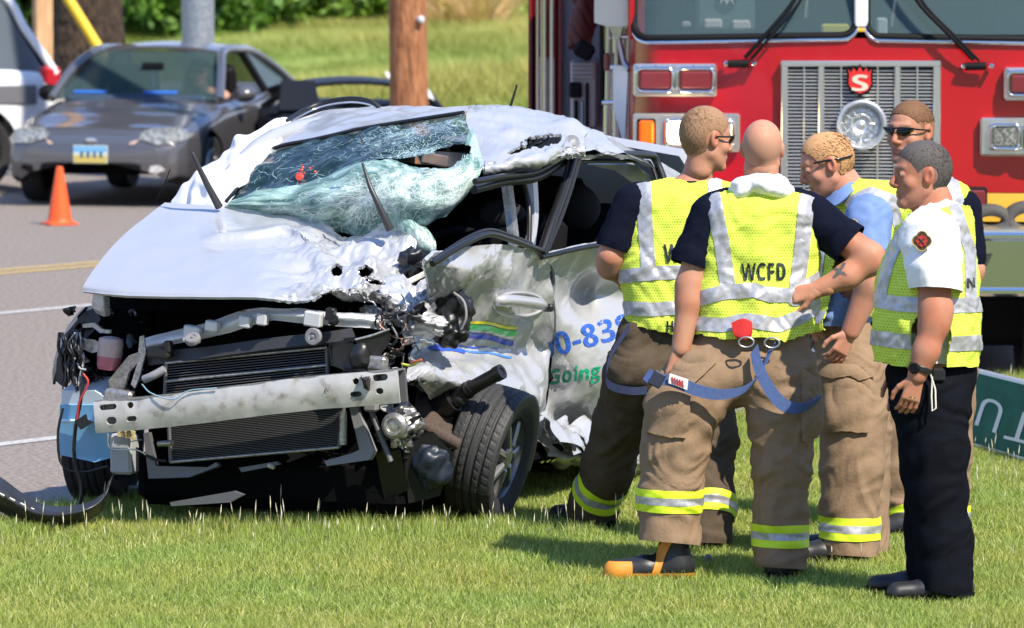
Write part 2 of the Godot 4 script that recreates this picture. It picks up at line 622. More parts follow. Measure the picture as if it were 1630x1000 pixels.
func build_backdrop() -> void:
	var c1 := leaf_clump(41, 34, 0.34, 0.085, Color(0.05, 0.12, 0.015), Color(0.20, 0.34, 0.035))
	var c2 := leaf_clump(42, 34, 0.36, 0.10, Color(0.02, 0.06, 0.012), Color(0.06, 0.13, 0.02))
	var y := ROAD_Y + 0.05
	var bright := [[420.0, 106.0], [505.0, 103.0], [590.0, 105.0], [700.0, 104.0], [235.0, 104.0], [270.0, 99.0], [360.0, 101.0], [745.0, 107.0], [555.0, 110.0], [465.0, 111.0]]
	var words := ["bright green bush straight above the coupe's tail", "bright green leafy bush over the dark crashed car", "bright green bush just left of the brown utility pole", "bright green bush just right of the brown utility pole", "small green bush between big trunk and grey steel pole", "low green bush above the coupe's roof, beside the grey pole", "bright bush directly right of the grey steel pole", "green bush at the dark gap beside the fire engine", "tall back bush between the dark crashed car and brown pole", "tall back bush above the coupe's tail"]
	for k in bright.size():
		var b: Array = bright[k]
		var q := P(b[0], 60, b[1] - 11.0)
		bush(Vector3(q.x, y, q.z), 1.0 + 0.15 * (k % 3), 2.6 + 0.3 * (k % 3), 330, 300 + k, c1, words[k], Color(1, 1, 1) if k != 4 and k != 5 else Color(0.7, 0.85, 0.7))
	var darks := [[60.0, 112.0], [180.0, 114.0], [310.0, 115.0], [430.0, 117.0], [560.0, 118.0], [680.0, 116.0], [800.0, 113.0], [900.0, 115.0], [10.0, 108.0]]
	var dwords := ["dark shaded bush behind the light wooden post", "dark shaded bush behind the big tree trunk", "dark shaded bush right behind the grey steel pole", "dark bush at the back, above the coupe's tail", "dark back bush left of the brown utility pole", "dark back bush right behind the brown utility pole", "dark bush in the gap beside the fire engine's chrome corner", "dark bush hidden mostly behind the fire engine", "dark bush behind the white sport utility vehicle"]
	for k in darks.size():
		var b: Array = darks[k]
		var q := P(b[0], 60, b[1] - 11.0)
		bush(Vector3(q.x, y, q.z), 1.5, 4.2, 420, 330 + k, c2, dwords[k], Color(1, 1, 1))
	# tall grass of the field
	var t1 := blade_clump(51, 46, 0.24, 0.25, 0.75, 0.008)
	var spots := []
	var cols := []
	rng.seed = 8
	var nz := noise(61, 0.12, 3)
	for k in 22000:
		var px := rng.randf_range(150, 1150)
		var z := lerpf(60, 93, sqrt(rng.randf()))
		var q := P(px, 100, z)
		q.y = y
		var w := nz.get_noise_2d(q.x, q.z * 0.6)
		var far := clampf((z - 88.0) / 14.0, 0, 1)
		spots.append(Transform3D(Basis(Vector3.UP, rng.randf() * TAU).scaled(Vector3(1, 0.85 + 0.6 * w + far * 0.15, 1)), q))
		cols.append(Color(0.72, 0.90, 0.8).lerp(Color(1.22, 1.05, 1.2), clampf(0.5 + w * 1.4, 0, 1)) * rng.randf_range(0.8, 1.15))
	multi("field_grass", t1, spots, cols, "tall pale green meadow grass beyond the road", "grass")
	var reed := blade_clump(52, 40, 0.16, 0.6, 1.5, 0.009)
	spots = []; cols = []
	for k in 90:
		var px: float = [712.0, 752.0, 772.0][k % 3] + rng.randfn(0, 9)
		var q := P(px, 60, rng.randf_range(90, 93))
		q.y = y
		spots.append(Transform3D(Basis(Vector3.UP, rng.randf() * TAU), q)); cols.append(Color(1.9, 1.25, 1.9) * rng.randf_range(0.7, 1.0))
	multi("reed_grass", reed, spots, cols, "tan dry reeds right of the brown utility pole", "grass")
	# big trunk, poles
	var bark := tri_map(mat(Color.WHITE, 0.95), 0.7, tex_noise(71, 0.02, 5, [[0.0, Color(0.10, 0.08, 0.065)], [0.5, Color(0.22, 0.17, 0.13)], [1.0, Color(0.36, 0.29, 0.22)]]), tex_bump(72, 0.03, 4, 14.0), 1.0)
	bark.uv1_scale = Vector3(1.6, 0.35, 1.6)
	var q := G(137, 262, ROAD_Y)
	q = P(137, 180, 62.0); q.y = ROAD_Y
	var o := thing("tree", q, "big dark-barked tree trunk behind the grey coupe", "tree")
	var m := MB.new()
	var rows := []
	var bn := noise(73, 1.4, 3)
	for r in 22:
		var row := PackedVector3Array()
		var yy := -0.1 + r * 0.4
		for s in 40:
			var a := TAU * s / 40
			var rad := (0.36 + 0.22 * exp(-yy * 1.6) - yy * 0.012)
			var d := Vector3(cos(a), 0, sin(a))
			rad += 0.05 * bn.get_noise_3d(d.x * 1.5, yy * 0.22, d.z * 1.5) + 0.02 * bn.get_noise_3d(d.x * 7, yy * 0.6, d.z * 7)
			row.append(q + Vector3(0, yy, 0) + d * rad)
		rows.append(row)
	m.grid(rows, true, true)
	for k in 5:
		var a := k * 1.3
		m.tube([q + Vector3(0, 5.5 + k * 0.5, 0), q + Vector3(cos(a) * 1.2, 7.2 + k * 0.4, sin(a) * 1.2), q + Vector3(cos(a) * 2.6, 8.6 + k * 0.5, sin(a) * 2.6)], [0.2, 0.13, 0.05], 8)
	part(o, "trunk", m, bark)
	spots = []; cols = []
	rng.seed = 77
	for k in 900:
		var d := Vector3(rng.randfn(), rng.randfn(), rng.randfn()).normalized() * pow(rng.randf(), 0.35)
		spots.append(Transform3D(Basis.from_euler(Vector3(rng.randf() * 6, rng.randf() * 6, 0)) * 1.4, Vector3(0, 9.4, 0) + d * Vector3(3.6, 2.8, 3.6))); cols.append(Color.WHITE * rng.randf_range(0.7, 1.2))
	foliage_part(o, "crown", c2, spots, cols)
	# light square post
	var wood := tri_map(mat(Color.WHITE, 0.85), 1.0, tex_noise(74, 0.02, 4, [[0.0, Color(0.62, 0.46, 0.31)], [0.5, Color(0.78, 0.62, 0.45)], [1.0, Color(0.88, 0.74, 0.57)]]))
	wood.uv1_scale = Vector3(5, 0.25, 5)
	q = P(68, 100, 57.0); q.y = ROAD_Y
	o = thing("wooden_post", q, "pale square wooden post left of the big tree trunk", "post")
	m = MB.new()
	m.box(q + Vector3(0, 2.0, 0), Vector3(0.165, 4.0, 0.165), Basis(Vector3.UP, 0.3), 0.012)
	part(o, "shaft", m, wood)
	# grey steel pole
	q = P(315, 60, 56.0); q.y = ROAD_Y
	o = thing("steel_pole", q, "thick pale grey steel pole behind the coupe's roof", "pole")
	m = MB.new()
	m.lathe(q, Vector3.UP, [[0.24, 0.0], [0.24, 0.04], [0.155, 0.05], [0.142, 7.0], [0.0, 7.01]], 32)
	part(o, "shaft", m, tri_map(mat(col(0.42, 0.45, 0.48), 0.45, 0.55), 0.8, tex_noise(75, 0.05, 3, [[0.0, Color(0.72, 0.74, 0.76)], [1.0, Color(1, 1, 1)]])))
	m = MB.new()
	for k in 4: m.lathe(q + Vector3(cos(k * TAU / 4 + 0.7), 0, sin(k * TAU / 4 + 0.7)) * 0.2, Vector3.UP, [[0.018, 0.04], [0.018, 0.10], [0.0, 0.10]], 6)
	part(o, "anchor_bolt", m, M.steel)
	# brown utility pole
	wood = tri_map(mat(Color.WHITE, 0.85), 1.0, tex_noise(76, 0.025, 5, [[0.0, Color(0.36, 0.22, 0.13)], [0.5, Color(0.58, 0.38, 0.24)], [1.0, Color(0.72, 0.52, 0.36)]]), tex_bump(78, 0.05, 3, 6.0), 0.6)
	wood.uv1_scale = Vector3(2.2, 0.18, 2.2)
	q = P(653, 100, 50.0); q.y = ROAD_Y
	o = thing("utility_pole", q, "thick brown wooden utility pole above the wreck's roof", "pole")
	m = MB.new()
	rows = []
	for r in 24:
		var row := PackedVector3Array()
		for s in 36:
			var a := TAU * s / 36
			var d := Vector3(cos(a), 0, sin(a))
			var yy := r * 0.35
			row.append(q + Vector3(-yy * 0.012, yy, 0) + d * (0.168 - yy * 0.007 + 0.006 * bn.get_noise_3d(d.x * 4, yy * 0.5, d.z * 4)))
		rows.append(row)
	m.grid(rows, true, true)
	part(o, "shaft", m, wood)
	m = MB.new()
	var tq := P(672, 31, 49.8)
	m.lathe(tq, Vector3(0.6, 0, 0.8), [[0.03, -0.04], [0.03, 0.0], [0.022, 0.008], [0.0, 0.01]], 12)
	part(o, "tag_disc", m, mat(col(0.6, 0.6, 0.62), 0.4, 0.3))
	m = MB.new()
	m.lathe(P(640, 3, 49.83), Vector3(0, 0.1, 1), [[0.055, -0.03], [0.03, 0.002], [0.0, 0.004]], 10)
	part(o, "wood_knot", m, mat(col(0.10, 0.05, 0.025), 0.9))
	# yellow guy wire guards
	var yel := mat(col(0.78, 0.52, 0.03), 0.5)
	for k in 2:
		var a := P(108, -2, 58.0) if k == 0 else P(58, 112, 57.6)
		var b := P(166, 92, 58.0) if k == 0 else P(76, 146, 57.6)
		var g := b + (b - a).normalized() * (1.1 if k == 0 else 0.7)
		g = b + (b - a) * ((b.y - ROAD_Y) / (a.y - b.y))
		var e := a + (a - b).normalized() * (2.5 if k == 0 else 0.05)
		o = thing("guy_guard", g, ["yellow guy wire guard slanting in front of the big trunk", "short yellow guy guard between the white vehicle and coupe"][k], "guy guard", "yellow guy wire guards")
		m = MB.new()
		m.tube([e, g], 0.052 if k == 0 else 0.045, 12)
		part(o, "sleeve", m, yel)
		m = MB.new()
		m.tube([e + (e - g).normalized() * (5.0 if k == 0 else 0.0) + Vector3(0, 0.01, 0), g], 0.008, 6)
		part(o, "wire", m, M.steel)

# ---------------------------------------------------------------- the wreck, in its own axes: u back, v to its left, w up
var car_o: Vector3
var car_r := Vector3(sin(deg_to_rad(22.0)), 0, -cos(deg_to_rad(22.0)))
var car_l := Vector3(cos(deg_to_rad(22.0)), 0, sin(deg_to_rad(22.0)))

func U(px: float, py: float, u: float) -> Vector3: return on_plane(px, py, car_r, car_r.dot(car_o) + u)
func V(px: float, py: float, v: float) -> Vector3: return on_plane(px, py, car_l, car_l.dot(car_o) + v)
func L3(u: float, v: float, w: float) -> Vector3: return car_o + car_r * u + car_l * v + Vector3(0, w, 0)
func rows_of(a: Array, side := false) -> Array:
	var o := []
	for r in a:
		var row := []
		for q in r: row.append(V(q[0], q[1], q[2]) if side else U(q[0], q[1], q[2]))
		o.append(row)
	return o
func line_of(a: Array, side := false) -> Array: return rows_of([a], side)[0]

func crumple(m: MB, s: int, fold: float, crease: float, fine: float, mask = null) -> MB:
	m.normals()
	var a := noise(s, 3.2, 2)
	var b := noise(s + 1, 3.4, 1, FastNoiseLite.TYPE_CELLULAR)
	b.cellular_return_type = FastNoiseLite.RETURN_DISTANCE2_SUB
	b.cellular_jitter = 1.2
	b.domain_warp_enabled = true
	b.domain_warp_amplitude = 0.12
	b.domain_warp_frequency = 3.0
	var d := noise(s + 2, 15.0, 2)
	var e := noise(s + 4, 2.5, 1)
	e.domain_warp_enabled = true
	e.domain_warp_amplitude = 0.10
	e.domain_warp_frequency = 4.0
	for j in m.v.size():
		var q := m.v[j]
		var k: float = mask.call(pix(q)) if mask != null else 1.0
		if k == 0.0: continue
		m.v[j] = q + m.n[j] * k * (a.get_noise_3dv(q) * fold - (1.0 - minf(1.0, (b.get_noise_3dv(q) + 1.0) * 1.6)) * crease + d.get_noise_3dv(q) * fine + (0.5 - minf(1.0, absf(e.get_noise_3dv(q)) * 2.4)) * crease * 0.9)
	m.n = PackedVector3Array()
	return m

func without(m: MB, holes: Array, s := 7) -> MB:       # holes: [px, py, rx, ry, turn]
	var nz := noise(s, 0.09, 2)
	var f := PackedFloat32Array()
	for q in m.v:
		var w := pix(q)
		var d := 9.0
		for h in holes:
			var e := (w - Vector2(h[0], h[1])).rotated(-h[4])
			d = minf(d, Vector2(e.x / h[2], e.y / h[3]).length() - 1.0 + 0.35 * nz.get_noise_2dv(w))
		f.append(d)
	return m.cut(f)

func px_region(m: MB, f: Callable, lift := 0.003) -> MB:
	m.normals()
	var k := m.n
	var o := MB.new()
	var val := PackedFloat32Array()
	for j in m.v.size(): val.append(f.call(pix(m.v[j]), m.v[j]))
	o = m.cut(val)
	if o.v.size() == 0: return o
	o.push(lift)
	return o

func drape(m: MB, surf: MB, lift: float, step := 3, deep := 0.0) -> MB:       # m holds pixels; each point goes onto the surface behind that pixel
	if surf.n.size() != surf.v.size(): surf.normals()
	var pp := PackedVector2Array()
	var id := PackedInt32Array()
	for j in range(0, surf.v.size(), step):
		pp.append(pix(surf.v[j])); id.append(j)
	var cam := Vector3(0, H, 0)
	var dist := PackedFloat32Array()
	var near := 1e9
	for j in id:
		dist.append(surf.v[j].distance_to(cam))
		near = minf(near, dist[-1])
	for k in m.v.size():
		var q := Vector2(m.v[k].x, m.v[k].y)
		var best := 1e12
		var at := 0
		for j in pp.size():
			var d := q.distance_squared_to(pp[j]) + pow((dist[j] - near) * deep, 2.0)
			if d < best: best = d; at = id[j]
		var n := surf.n[at]
		if n.dot(Vector3(0, H, 0) - surf.v[at]) < 0: n = -n
		n = (n + (Vector3(0, H, 0) - surf.v[at]).normalized() * 1.5).normalized()
		m.v[k] = on_plane(q.x, q.y, n, n.dot(surf.v[at]) + lift)
	return m

func text_px(words: String, x0: float, y0: float, x1: float, y1: float, high: float, slant := 0.0, font := "Droid Sans", weight := 700) -> MB:
	# lettering whose baseline runs from (x0, y0) to (x1, y1), in pixels
	var t := TextMesh.new()
	var f := SystemFont.new()
	f.font_names = PackedStringArray([font])
	f.font_weight = weight
	t.font = f
	t.text = words
	t.font_size = 64
	t.pixel_size = 0.01
	t.depth = 0.0
	t.curve_step = 2.0
	var a := t.surface_get_arrays(0) if t.get_surface_count() else []
	var m := MB.new()
	if a.is_empty(): return m
	var vs: PackedVector3Array = a[Mesh.ARRAY_VERTEX]
	var lo := vs[0]
	var hi := vs[0]
	for q in vs: lo = lo.min(q); hi = hi.max(q)
	var dx := Vector2(x1 - x0, y1 - y0)
	var dy := Vector2(dx.y, -dx.x).normalized() * high
	for q in vs:
		var tt := Vector2((q.x - lo.x) / (hi.x - lo.x), (q.y - lo.y) / (hi.y - lo.y))
		var w := Vector2(x0, y0) + dx * tt.x + dy * tt.y + dx.normalized() * slant * tt.y * high
		m.p(Vector3(w.x, w.y, 0))
	m.i = a[Mesh.ARRAY_INDEX] if a[Mesh.ARRAY_INDEX] != null else PackedInt32Array(range(vs.size()))
	return m

func finer(m: MB, most: float) -> MB:        # splits triangles whose edges are longer than most
	var work := []
	for j in range(0, m.i.size(), 3): work.append([m.v[m.i[j]], m.v[m.i[j + 1]], m.v[m.i[j + 2]]])
	var o := MB.new()
	var guard := 0
	while work.size() and guard < 60000:
		guard += 1
		var t: Array = work.pop_back()
		var e := [t[0].distance_to(t[1]), t[1].distance_to(t[2]), t[2].distance_to(t[0])]
		var k := 0 if e[0] >= e[1] and e[0] >= e[2] else 1 if e[1] >= e[2] else 2
		if e[k] > most:
			var h: Vector3 = (t[k] + t[(k + 1) % 3]) * 0.5
			work.append([t[k], h, t[(k + 2) % 3]]); work.append([h, t[(k + 1) % 3], t[(k + 2) % 3]])
		else:
			var q := o.p(t[0]); o.p(t[1]); o.p(t[2]); o.tri(q, q + 1, q + 2)
	return o

func crack_image(s: int, base: Color, line: Color, count: int, lo: float, hi: float, hubs: Array) -> ImageTexture:
	# a web of cracks: rays and rings round the blows, with crazing between
	var w := 820
	var h := 380
	var e := noise(s + 5, 0.009, 4)
	var im := Image.create(w, h, false, Image.FORMAT_RGBA8)
	for y in h:
		for x in w:
			var d := clampf(0.5 + 1.3 * e.get_noise_2d(x, y), 0, 1)
			var cl := base.lerp(Color(base.r * 1.5, base.g * 1.25, base.b * 1.25), d)
			cl.a = lerpf(lo, hi, d)
			im.set_pixel(x, y, cl)
	rng.seed = s
	for k in count:
		var hub: Vector3 = hubs[k % hubs.size()]
		var r := absf(rng.randfn(0, hub.z))
		var t := rng.randf() * TAU
		var q := Vector2(hub.x, hub.y) + Vector2(cos(t), sin(t) * 0.75) * r
		if k % 5 == 0: q = Vector2(rng.randf() * w, rng.randf() * h)
		var dir := (q - Vector2(hub.x, hub.y)).normalized()
		if rng.randf() < 0.42: dir = dir.orthogonal()
		dir = dir.rotated(rng.randfn(0, 0.35))
		var long := rng.randf_range(12, 60) * (1.6 if k % 9 == 0 else 1.0)
		var strong := rng.randf_range(0.25, 0.95)
		var wide := rng.randf_range(0.7, 1.45)
		var bend := rng.randfn(0, 0.012)
		for step in int(long * 1.4):
			q += dir * 0.72
			dir = dir.rotated(bend + rng.randfn(0, 0.05))
			for dy in [-1, 0, 1]:
				for dx in [-1, 0, 1]:
					var x: int = int(q.x) + dx
					var y: int = int(q.y) + dy
					if x < 0 or y < 0 or x >= w or y >= h: continue
					var f := clampf(wide - Vector2(x + 0.5, y + 0.5).distance_to(q), 0, 1) * strong
					if f <= 0.0: continue
					var c := im.get_pixel(x, y)
					var al := maxf(c.a, 0.9 * f)
					c = c.lerp(line, f)
					c.a = al
					im.set_pixel(x, y, c)
	return ImageTexture.create_from_image(im)

func strap(pts: Array, wide: Vector3, th: float, n := 24) -> MB:      # a flat band along points
	var c := curve(pts, n) if pts.size() > 2 else PackedVector3Array(pts)
	var a := PackedVector3Array()
	var b := PackedVector3Array()
	for q in c: a.append(q - wide); b.append(q + wide)
	var m := MB.new()
	m.sheet([b, a], th)
	return m

func blob(o: Vector3, r: Vector3, s: int, amp: float, freq := 6.0, bs := Basis.IDENTITY, n := 22) -> MB:
	var m := MB.new()
	var rows := []
	for j in n + 1:
		var row := PackedVector3Array()
		var th := PI * j / n
		for k in n * 2:
			var ph := -TAU * k / (n * 2)
			row.append(Vector3(sin(th) * cos(ph), cos(th), sin(th) * sin(ph)) * r)
		rows.append(row)
	m.grid(rows, true, true)
	var nz := noise(s, freq, 3)
	for j in m.v.size():
		var q := m.v[j]
		m.v[j] = o + bs * (q + q.normalized() * amp * nz.get_noise_3dv(q + Vector3(s, 0, 0)))
	return m

func plate(pts: Array, th: float) -> MB:      # a flat metal plate from an outline
	var m := MB.new()
	var c: Vector3 = (pts[1] - pts[0]).cross(pts[2] - pts[0]).normalized()
	if c.dot(Vector3(0, H, 0) - pts[0]) > 0: c = -c
	m.prism(pts, c * th)
	return m

func build_wreck() -> void:
	car_o = on_plane(390, 640, Vector3.UP, 0.55)
	car_o.y = 0.0
	var silver := mat(col(0.455, 0.46, 0.475), 0.32, 0.30)
	silver.clearcoat_enabled = true
	silver.clearcoat = 0.35
	silver.clearcoat_roughness = 0.08
	silver.normal_enabled = true
	tri_map(silver, 2.2, null, tex_bump(201, 0.02, 3, 5.0), 0.16)
	var alloy := tri_map(mat(Color(0.86, 0.86, 0.86), 0.38, 0.75), 3.0, tex_noise(202, 0.03, 5, [[0.0, Color(0.45, 0.42, 0.38)], [0.3, Color(0.70, 0.69, 0.67)], [1.0, Color(0.92, 0.92, 0.92)]]))
	var dull := mat(col(0.14, 0.14, 0.145), 0.55, 0.4)
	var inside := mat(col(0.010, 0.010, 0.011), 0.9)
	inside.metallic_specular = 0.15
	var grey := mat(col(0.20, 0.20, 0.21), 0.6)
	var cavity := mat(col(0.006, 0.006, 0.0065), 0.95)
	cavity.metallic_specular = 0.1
	var o := thing("wrecked_car", L3(1.6, 0, 0), "crushed silver hatchback with its front torn off and windscreen shattered", "car")

	# ---- body shells the crash left standing, dark inside
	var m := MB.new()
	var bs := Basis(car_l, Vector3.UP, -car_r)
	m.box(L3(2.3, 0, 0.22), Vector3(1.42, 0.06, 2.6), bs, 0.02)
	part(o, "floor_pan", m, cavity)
	m = MB.new()
	m.sheet([PackedVector3Array([L3(0.9, -0.80, 1.05), L3(1.6, -0.82, 1.07), L3(2.6, -0.82, 1.1), L3(3.7, -0.76, 1.08)]), PackedVector3Array([L3(0.9, -0.84, 0.7), L3(1.6, -0.86, 0.7), L3(2.6, -0.86, 0.7), L3(3.7, -0.8, 0.7)]), PackedVector3Array([L3(0.9, -0.80, 0.25), L3(1.6, -0.82, 0.22), L3(2.6, -0.82, 0.22), L3(3.7, -0.76, 0.3)])], 0.06, true)
	part(o, "far_side_panel", m, silver)
	m = MB.new()
	m.tube(Array(curve([L3(0.95, -0.78, 1.05), L3(1.25, -0.72, 1.32), L3(1.7, -0.66, 1.55), L3(2.4, -0.62, 1.6), L3(3.2, -0.62, 1.52), L3(3.75, -0.66, 1.1)], 20)), 0.035, 8)
	part(o, "far_side_frame", m, silver)
	m = MB.new()
	m.tube([L3(2.15, -0.64, 1.58), L3(2.1, -0.8, 1.08)], 0.045, 8)
	part(o, "far_pillar", m, inside)
	m = MB.new()
	m.sheet([PackedVector3Array([L3(3.55, -0.62, 1.46), L3(3.6, 0, 1.5), L3(3.55, 0.58, 1.42)]), PackedVector3Array([L3(3.85, -0.74, 1.05), L3(3.95, 0, 1.06), L3(3.85, 0.74, 1.02)]), PackedVector3Array([L3(3.95, -0.76, 0.7), L3(4.08, 0, 0.7), L3(3.95, 0.78, 0.7)]), PackedVector3Array([L3(3.9, -0.74, 0.3), L3(4.03, 0, 0.28), L3(3.9, 0.76, 0.3)])], 0.05, false)
	part(o, "tailgate", m, silver)
	m = MB.new()
	m.box(L3(1.12, -0.05, 0.92), Vector3(1.36, 0.34, 0.34), bs, 0.08)
	part(o, "dashboard", m, inside)
	m = MB.new()
	for k in 32:
		var a := TAU * k / 32
		m.v.append(Vector3.ZERO)
	m = MB.new()
	var ring := []
	for k in 29: ring.append(L3(1.48, 0.32, 1.02) + car_l * cos(TAU * k / 28) * 0.18 + (Vector3.UP * 0.9 + car_r * 0.35) * sin(TAU * k / 28) * 0.18)
	m.tube(ring, 0.016, 8)
	part(o, "steering_wheel", m, inside)
	for k in 4:
		var sv: float = [-0.36, 0.36, -0.36, 0.36][k]
		var su: float = [1.95, 1.95, 2.85, 2.85][k]
		var sm := MB.new()
		sm.box(L3(su - 0.25, sv, 0.55), Vector3(0.5, 0.16, 0.5), bs, 0.05)
		var seat := part(o, "seat", sm, inside)
		sm = MB.new()
		sm.box(L3(su + 0.06, sv, 0.9), Vector3(0.48, 0.66, 0.16), bs * Basis(Vector3.RIGHT, -0.2), 0.05)
		part(seat, "backrest", sm, inside)
	for h in [[800.0, 343.0, 0.32, 40.0, 26.0], [922.0, 330.0, 0.40, 36.0, 38.0]]:
		var hm := blob(V(h[0], h[1], h[2]), Vector3(h[3] / 370.0, h[4] / 370.0, 0.06), 3, 0.006, 5.0, bs)
		part(o, "headrest", hm, mat(col(0.012, 0.012, 0.013), 0.85))

	# ---- roof
	m = MB.new()
	var roof := rows_of([
		[[462, 195, 2.9], [488, 185, 3.0], [530, 174, 3.1], [600, 172.5, 3.1], [670, 172.5, 3.1], [752, 171, 3.0]],
		[[452, 205, 2.2], [480, 192, 2.3], [526, 176, 2.4], [596, 173, 2.4], [668, 172.5, 2.3], [748, 171, 2.2]],
		[[440, 222, 1.85], [468, 208, 1.9], [520, 191, 1.95], [590, 183, 1.95], [665, 178, 1.9], [745, 173, 1.85]],
		[[424, 242, 1.54], [448, 231, 1.57], [500, 221, 1.6], [580, 203, 1.6], [660, 190, 1.55], [738, 178, 1.5]]])
	m.sheet(spline(roof, 60, 30), 0.02)
	m = crumple(m, 11, 0.022, 0.003, 0.0008, func(q): return clampf((q.x - 430) / 60, 0, 1))
	part(o, "roof", m, silver)
	var crush := rows_of([
		[[750, 171, 2.9], [800, 172, 2.9], [850, 177, 2.9], [905, 186, 2.9], [938, 205, 2.9]],
		[[744, 173, 2.0], [800, 174, 2.2], [850, 179, 2.25], [905, 188, 2.25], [938, 207, 2.25]],
		[[742, 186, 1.75], [800, 192, 1.85], [850, 197, 1.95], [895, 201, 2.02], [932, 216, 2.1]],
		[[748, 215, 1.5], [800, 216, 1.6], [850, 220, 1.72], [890, 223, 1.83], [935, 230, 2.0]],
		[[760, 248, 1.30], [800, 243, 1.4], [842, 236, 1.52], [882, 234, 1.68], [930, 238, 1.9]],
		[[764, 258, 1.18], [800, 255, 1.24], [845, 250, 1.36], [890, 244, 1.55], [932, 240, 1.8]],
		[[768, 272, 1.16], [803, 268, 1.22], [850, 262, 1.34], [890, 250, 1.52], [930, 241, 1.76]],
		[[772, 284, 1.24], [806, 278, 1.30], [852, 270, 1.42], [890, 254, 1.58], [930, 242, 1.8]]])
	m = MB.new()
	m.grid(spline(crush, 110, 90))
	m = crumple(m, 15, 0.035, 0.008, 0.003)
	m = without(m, [[864, 224, 34, 10, -0.16], [826, 238, 22, 4, -0.35]], 5)
	var sh := MB.new()
	sh.shell(m.normals(), 0.012)
	part(o, "crushed_roof", sh, silver, "torn, crushed roof corner over the driver's seat")
	m = MB.new()
	for k in 5:
		var a := U(826 + k * 9, 238 - k * 3 + 4 * sin(k * 2.3), 1.78 + 0.02 * k)
		m.tube([a, U(836 + k * 9, 231 - k * 3 + 5 * cos(k * 1.9), 1.74), U(842 + k * 8, 222 - k * 1.5, 1.80)], 0.006, 5)
	part(o, "roof_lining_scraps", m, dull)
	m = MB.new()
	m.sheet(spline(rows_of([
		[[885, 188, 2.45], [935, 203, 2.6], [975, 222, 2.8], [1012, 240, 3.0], [1062, 264, 3.3], [1120, 300, 3.7]],
		[[890, 205, 2.2], [935, 214, 2.4], [975, 230, 2.6], [1012, 245, 2.85], [1060, 268, 3.2], [1118, 310, 3.6]],
		[[900, 232, 1.98], [935, 230, 2.15], [975, 236, 2.4], [1012, 247, 2.7], [1056, 270, 3.1], [1112, 320, 3.5]],
		[[905, 250, 1.9], [938, 244, 2.05], [975, 244, 2.3], [1012, 250, 2.6], [1050, 274, 3.0], [1106, 330, 3.4]]]), 60, 24), 0.02)
	m = crumple(m, 25, 0.05, 0.012, 0.003, func(q): return clampf((1040 - q.x) / 120, 0.1, 1))
	part(o, "roof_rail", m, silver)
	for e in [[[430, 218, 1.9], [452, 197, 2.1], [478, 179, 2.3], [512, 164, 2.4], [556, 157, 2.4], [588, 161, 2.4], [604, 171, 2.4]]]:
		m = MB.new()
		m.tube(Array(curve(line_of(e), 26)), 0.011, 8)
		part(o, "roof_moulding", m, M.plastic)
		m = MB.new()
		for q in e: q[1] += 5
		m.tube(Array(curve(line_of(e), 26)), 0.006, 8)
		part(o, "trim_strip", m, M.chrome)
	m = MB.new()
	m.tube(Array(curve(line_of([[360, 320, 1.08], [392, 283, 1.3], [421, 246, 1.53], [448, 232, 1.57], [500, 222, 1.6], [580, 204, 1.6], [660, 191, 1.55], [738, 179, 1.5]]), 40)), 0.009, 6)
	part(o, "windscreen_seal", m, M.plastic)
	m = MB.new()
	m.tube(line_of([[812, 171, 2.4], [823, 135, 2.45]]), [0.007, 0.004], 6)
	part(o, "antenna", m, M.black)

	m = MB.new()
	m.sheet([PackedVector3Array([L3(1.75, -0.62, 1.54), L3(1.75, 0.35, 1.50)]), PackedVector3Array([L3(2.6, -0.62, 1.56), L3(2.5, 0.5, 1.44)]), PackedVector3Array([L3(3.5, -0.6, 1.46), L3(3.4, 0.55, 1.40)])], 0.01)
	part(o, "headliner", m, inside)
	m = MB.new()
	m.sheet([PackedVector3Array([L3(2.98, -0.66, 1.40), L3(2.98, 0.30, 1.34)]), PackedVector3Array([L3(2.95, -0.74, 0.9), L3(2.95, 0.55, 0.9)]), PackedVector3Array([L3(2.9, -0.74, 0.3), L3(2.9, 0.6, 0.3)])], 0.05)
	part(o, "rear_bench_back", m, inside)
	var smoked := mat(col(0.02, 0.025, 0.03), 0.08)
	m = MB.new()
	m.sheet([PackedVector3Array([L3(1.45, -0.70, 1.40), L3(2.4, -0.63, 1.56), L3(3.3, -0.63, 1.48)]), PackedVector3Array([L3(1.1, -0.79, 1.06), L3(2.3, -0.82, 1.1), L3(3.6, -0.78, 1.08)])], 0.008)
	part(o, "far_side_glass", m, smoked)
	# folded roof edge hanging under the tear
	m = MB.new()
	m.tube(Array(curve(line_of([[768, 268, 1.16], [800, 262, 1.2], [840, 258, 1.3], [870, 252, 1.42], [892, 240, 1.6], [912, 226, 1.85]]), 60)), 0.034, 18)
	part(o, "roof_edge_fold", crumple(m, 19, 0.03, 0.014, 0.006), silver)

	# ---- shattered windscreen
	var gu := StandardMaterial3D.new()
	gu.transparency = BaseMaterial3D.TRANSPARENCY_ALPHA
	gu.roughness = 0.12
	gu.albedo_texture = crack_image(31, Color(0.11, 0.19, 0.19), Color(0.84, 0.95, 0.93), 1900, 0.66, 0.86, [Vector3(620, 330, 130), Vector3(730, 90, 120), Vector3(560, 120, 110)])
	var gl := StandardMaterial3D.new()
	gl.transparency = BaseMaterial3D.TRANSPARENCY_ALPHA
	gl.roughness = 0.3
	gl.albedo_texture = crack_image(37, Color(0.42, 0.60, 0.565), Color(0.96, 1.0, 0.99), 4000, 0.46, 0.86, [Vector3(480, 170, 130), Vector3(640, 120, 110), Vector3(330, 250, 110), Vector3(720, 260, 90)])
	m = MB.new()
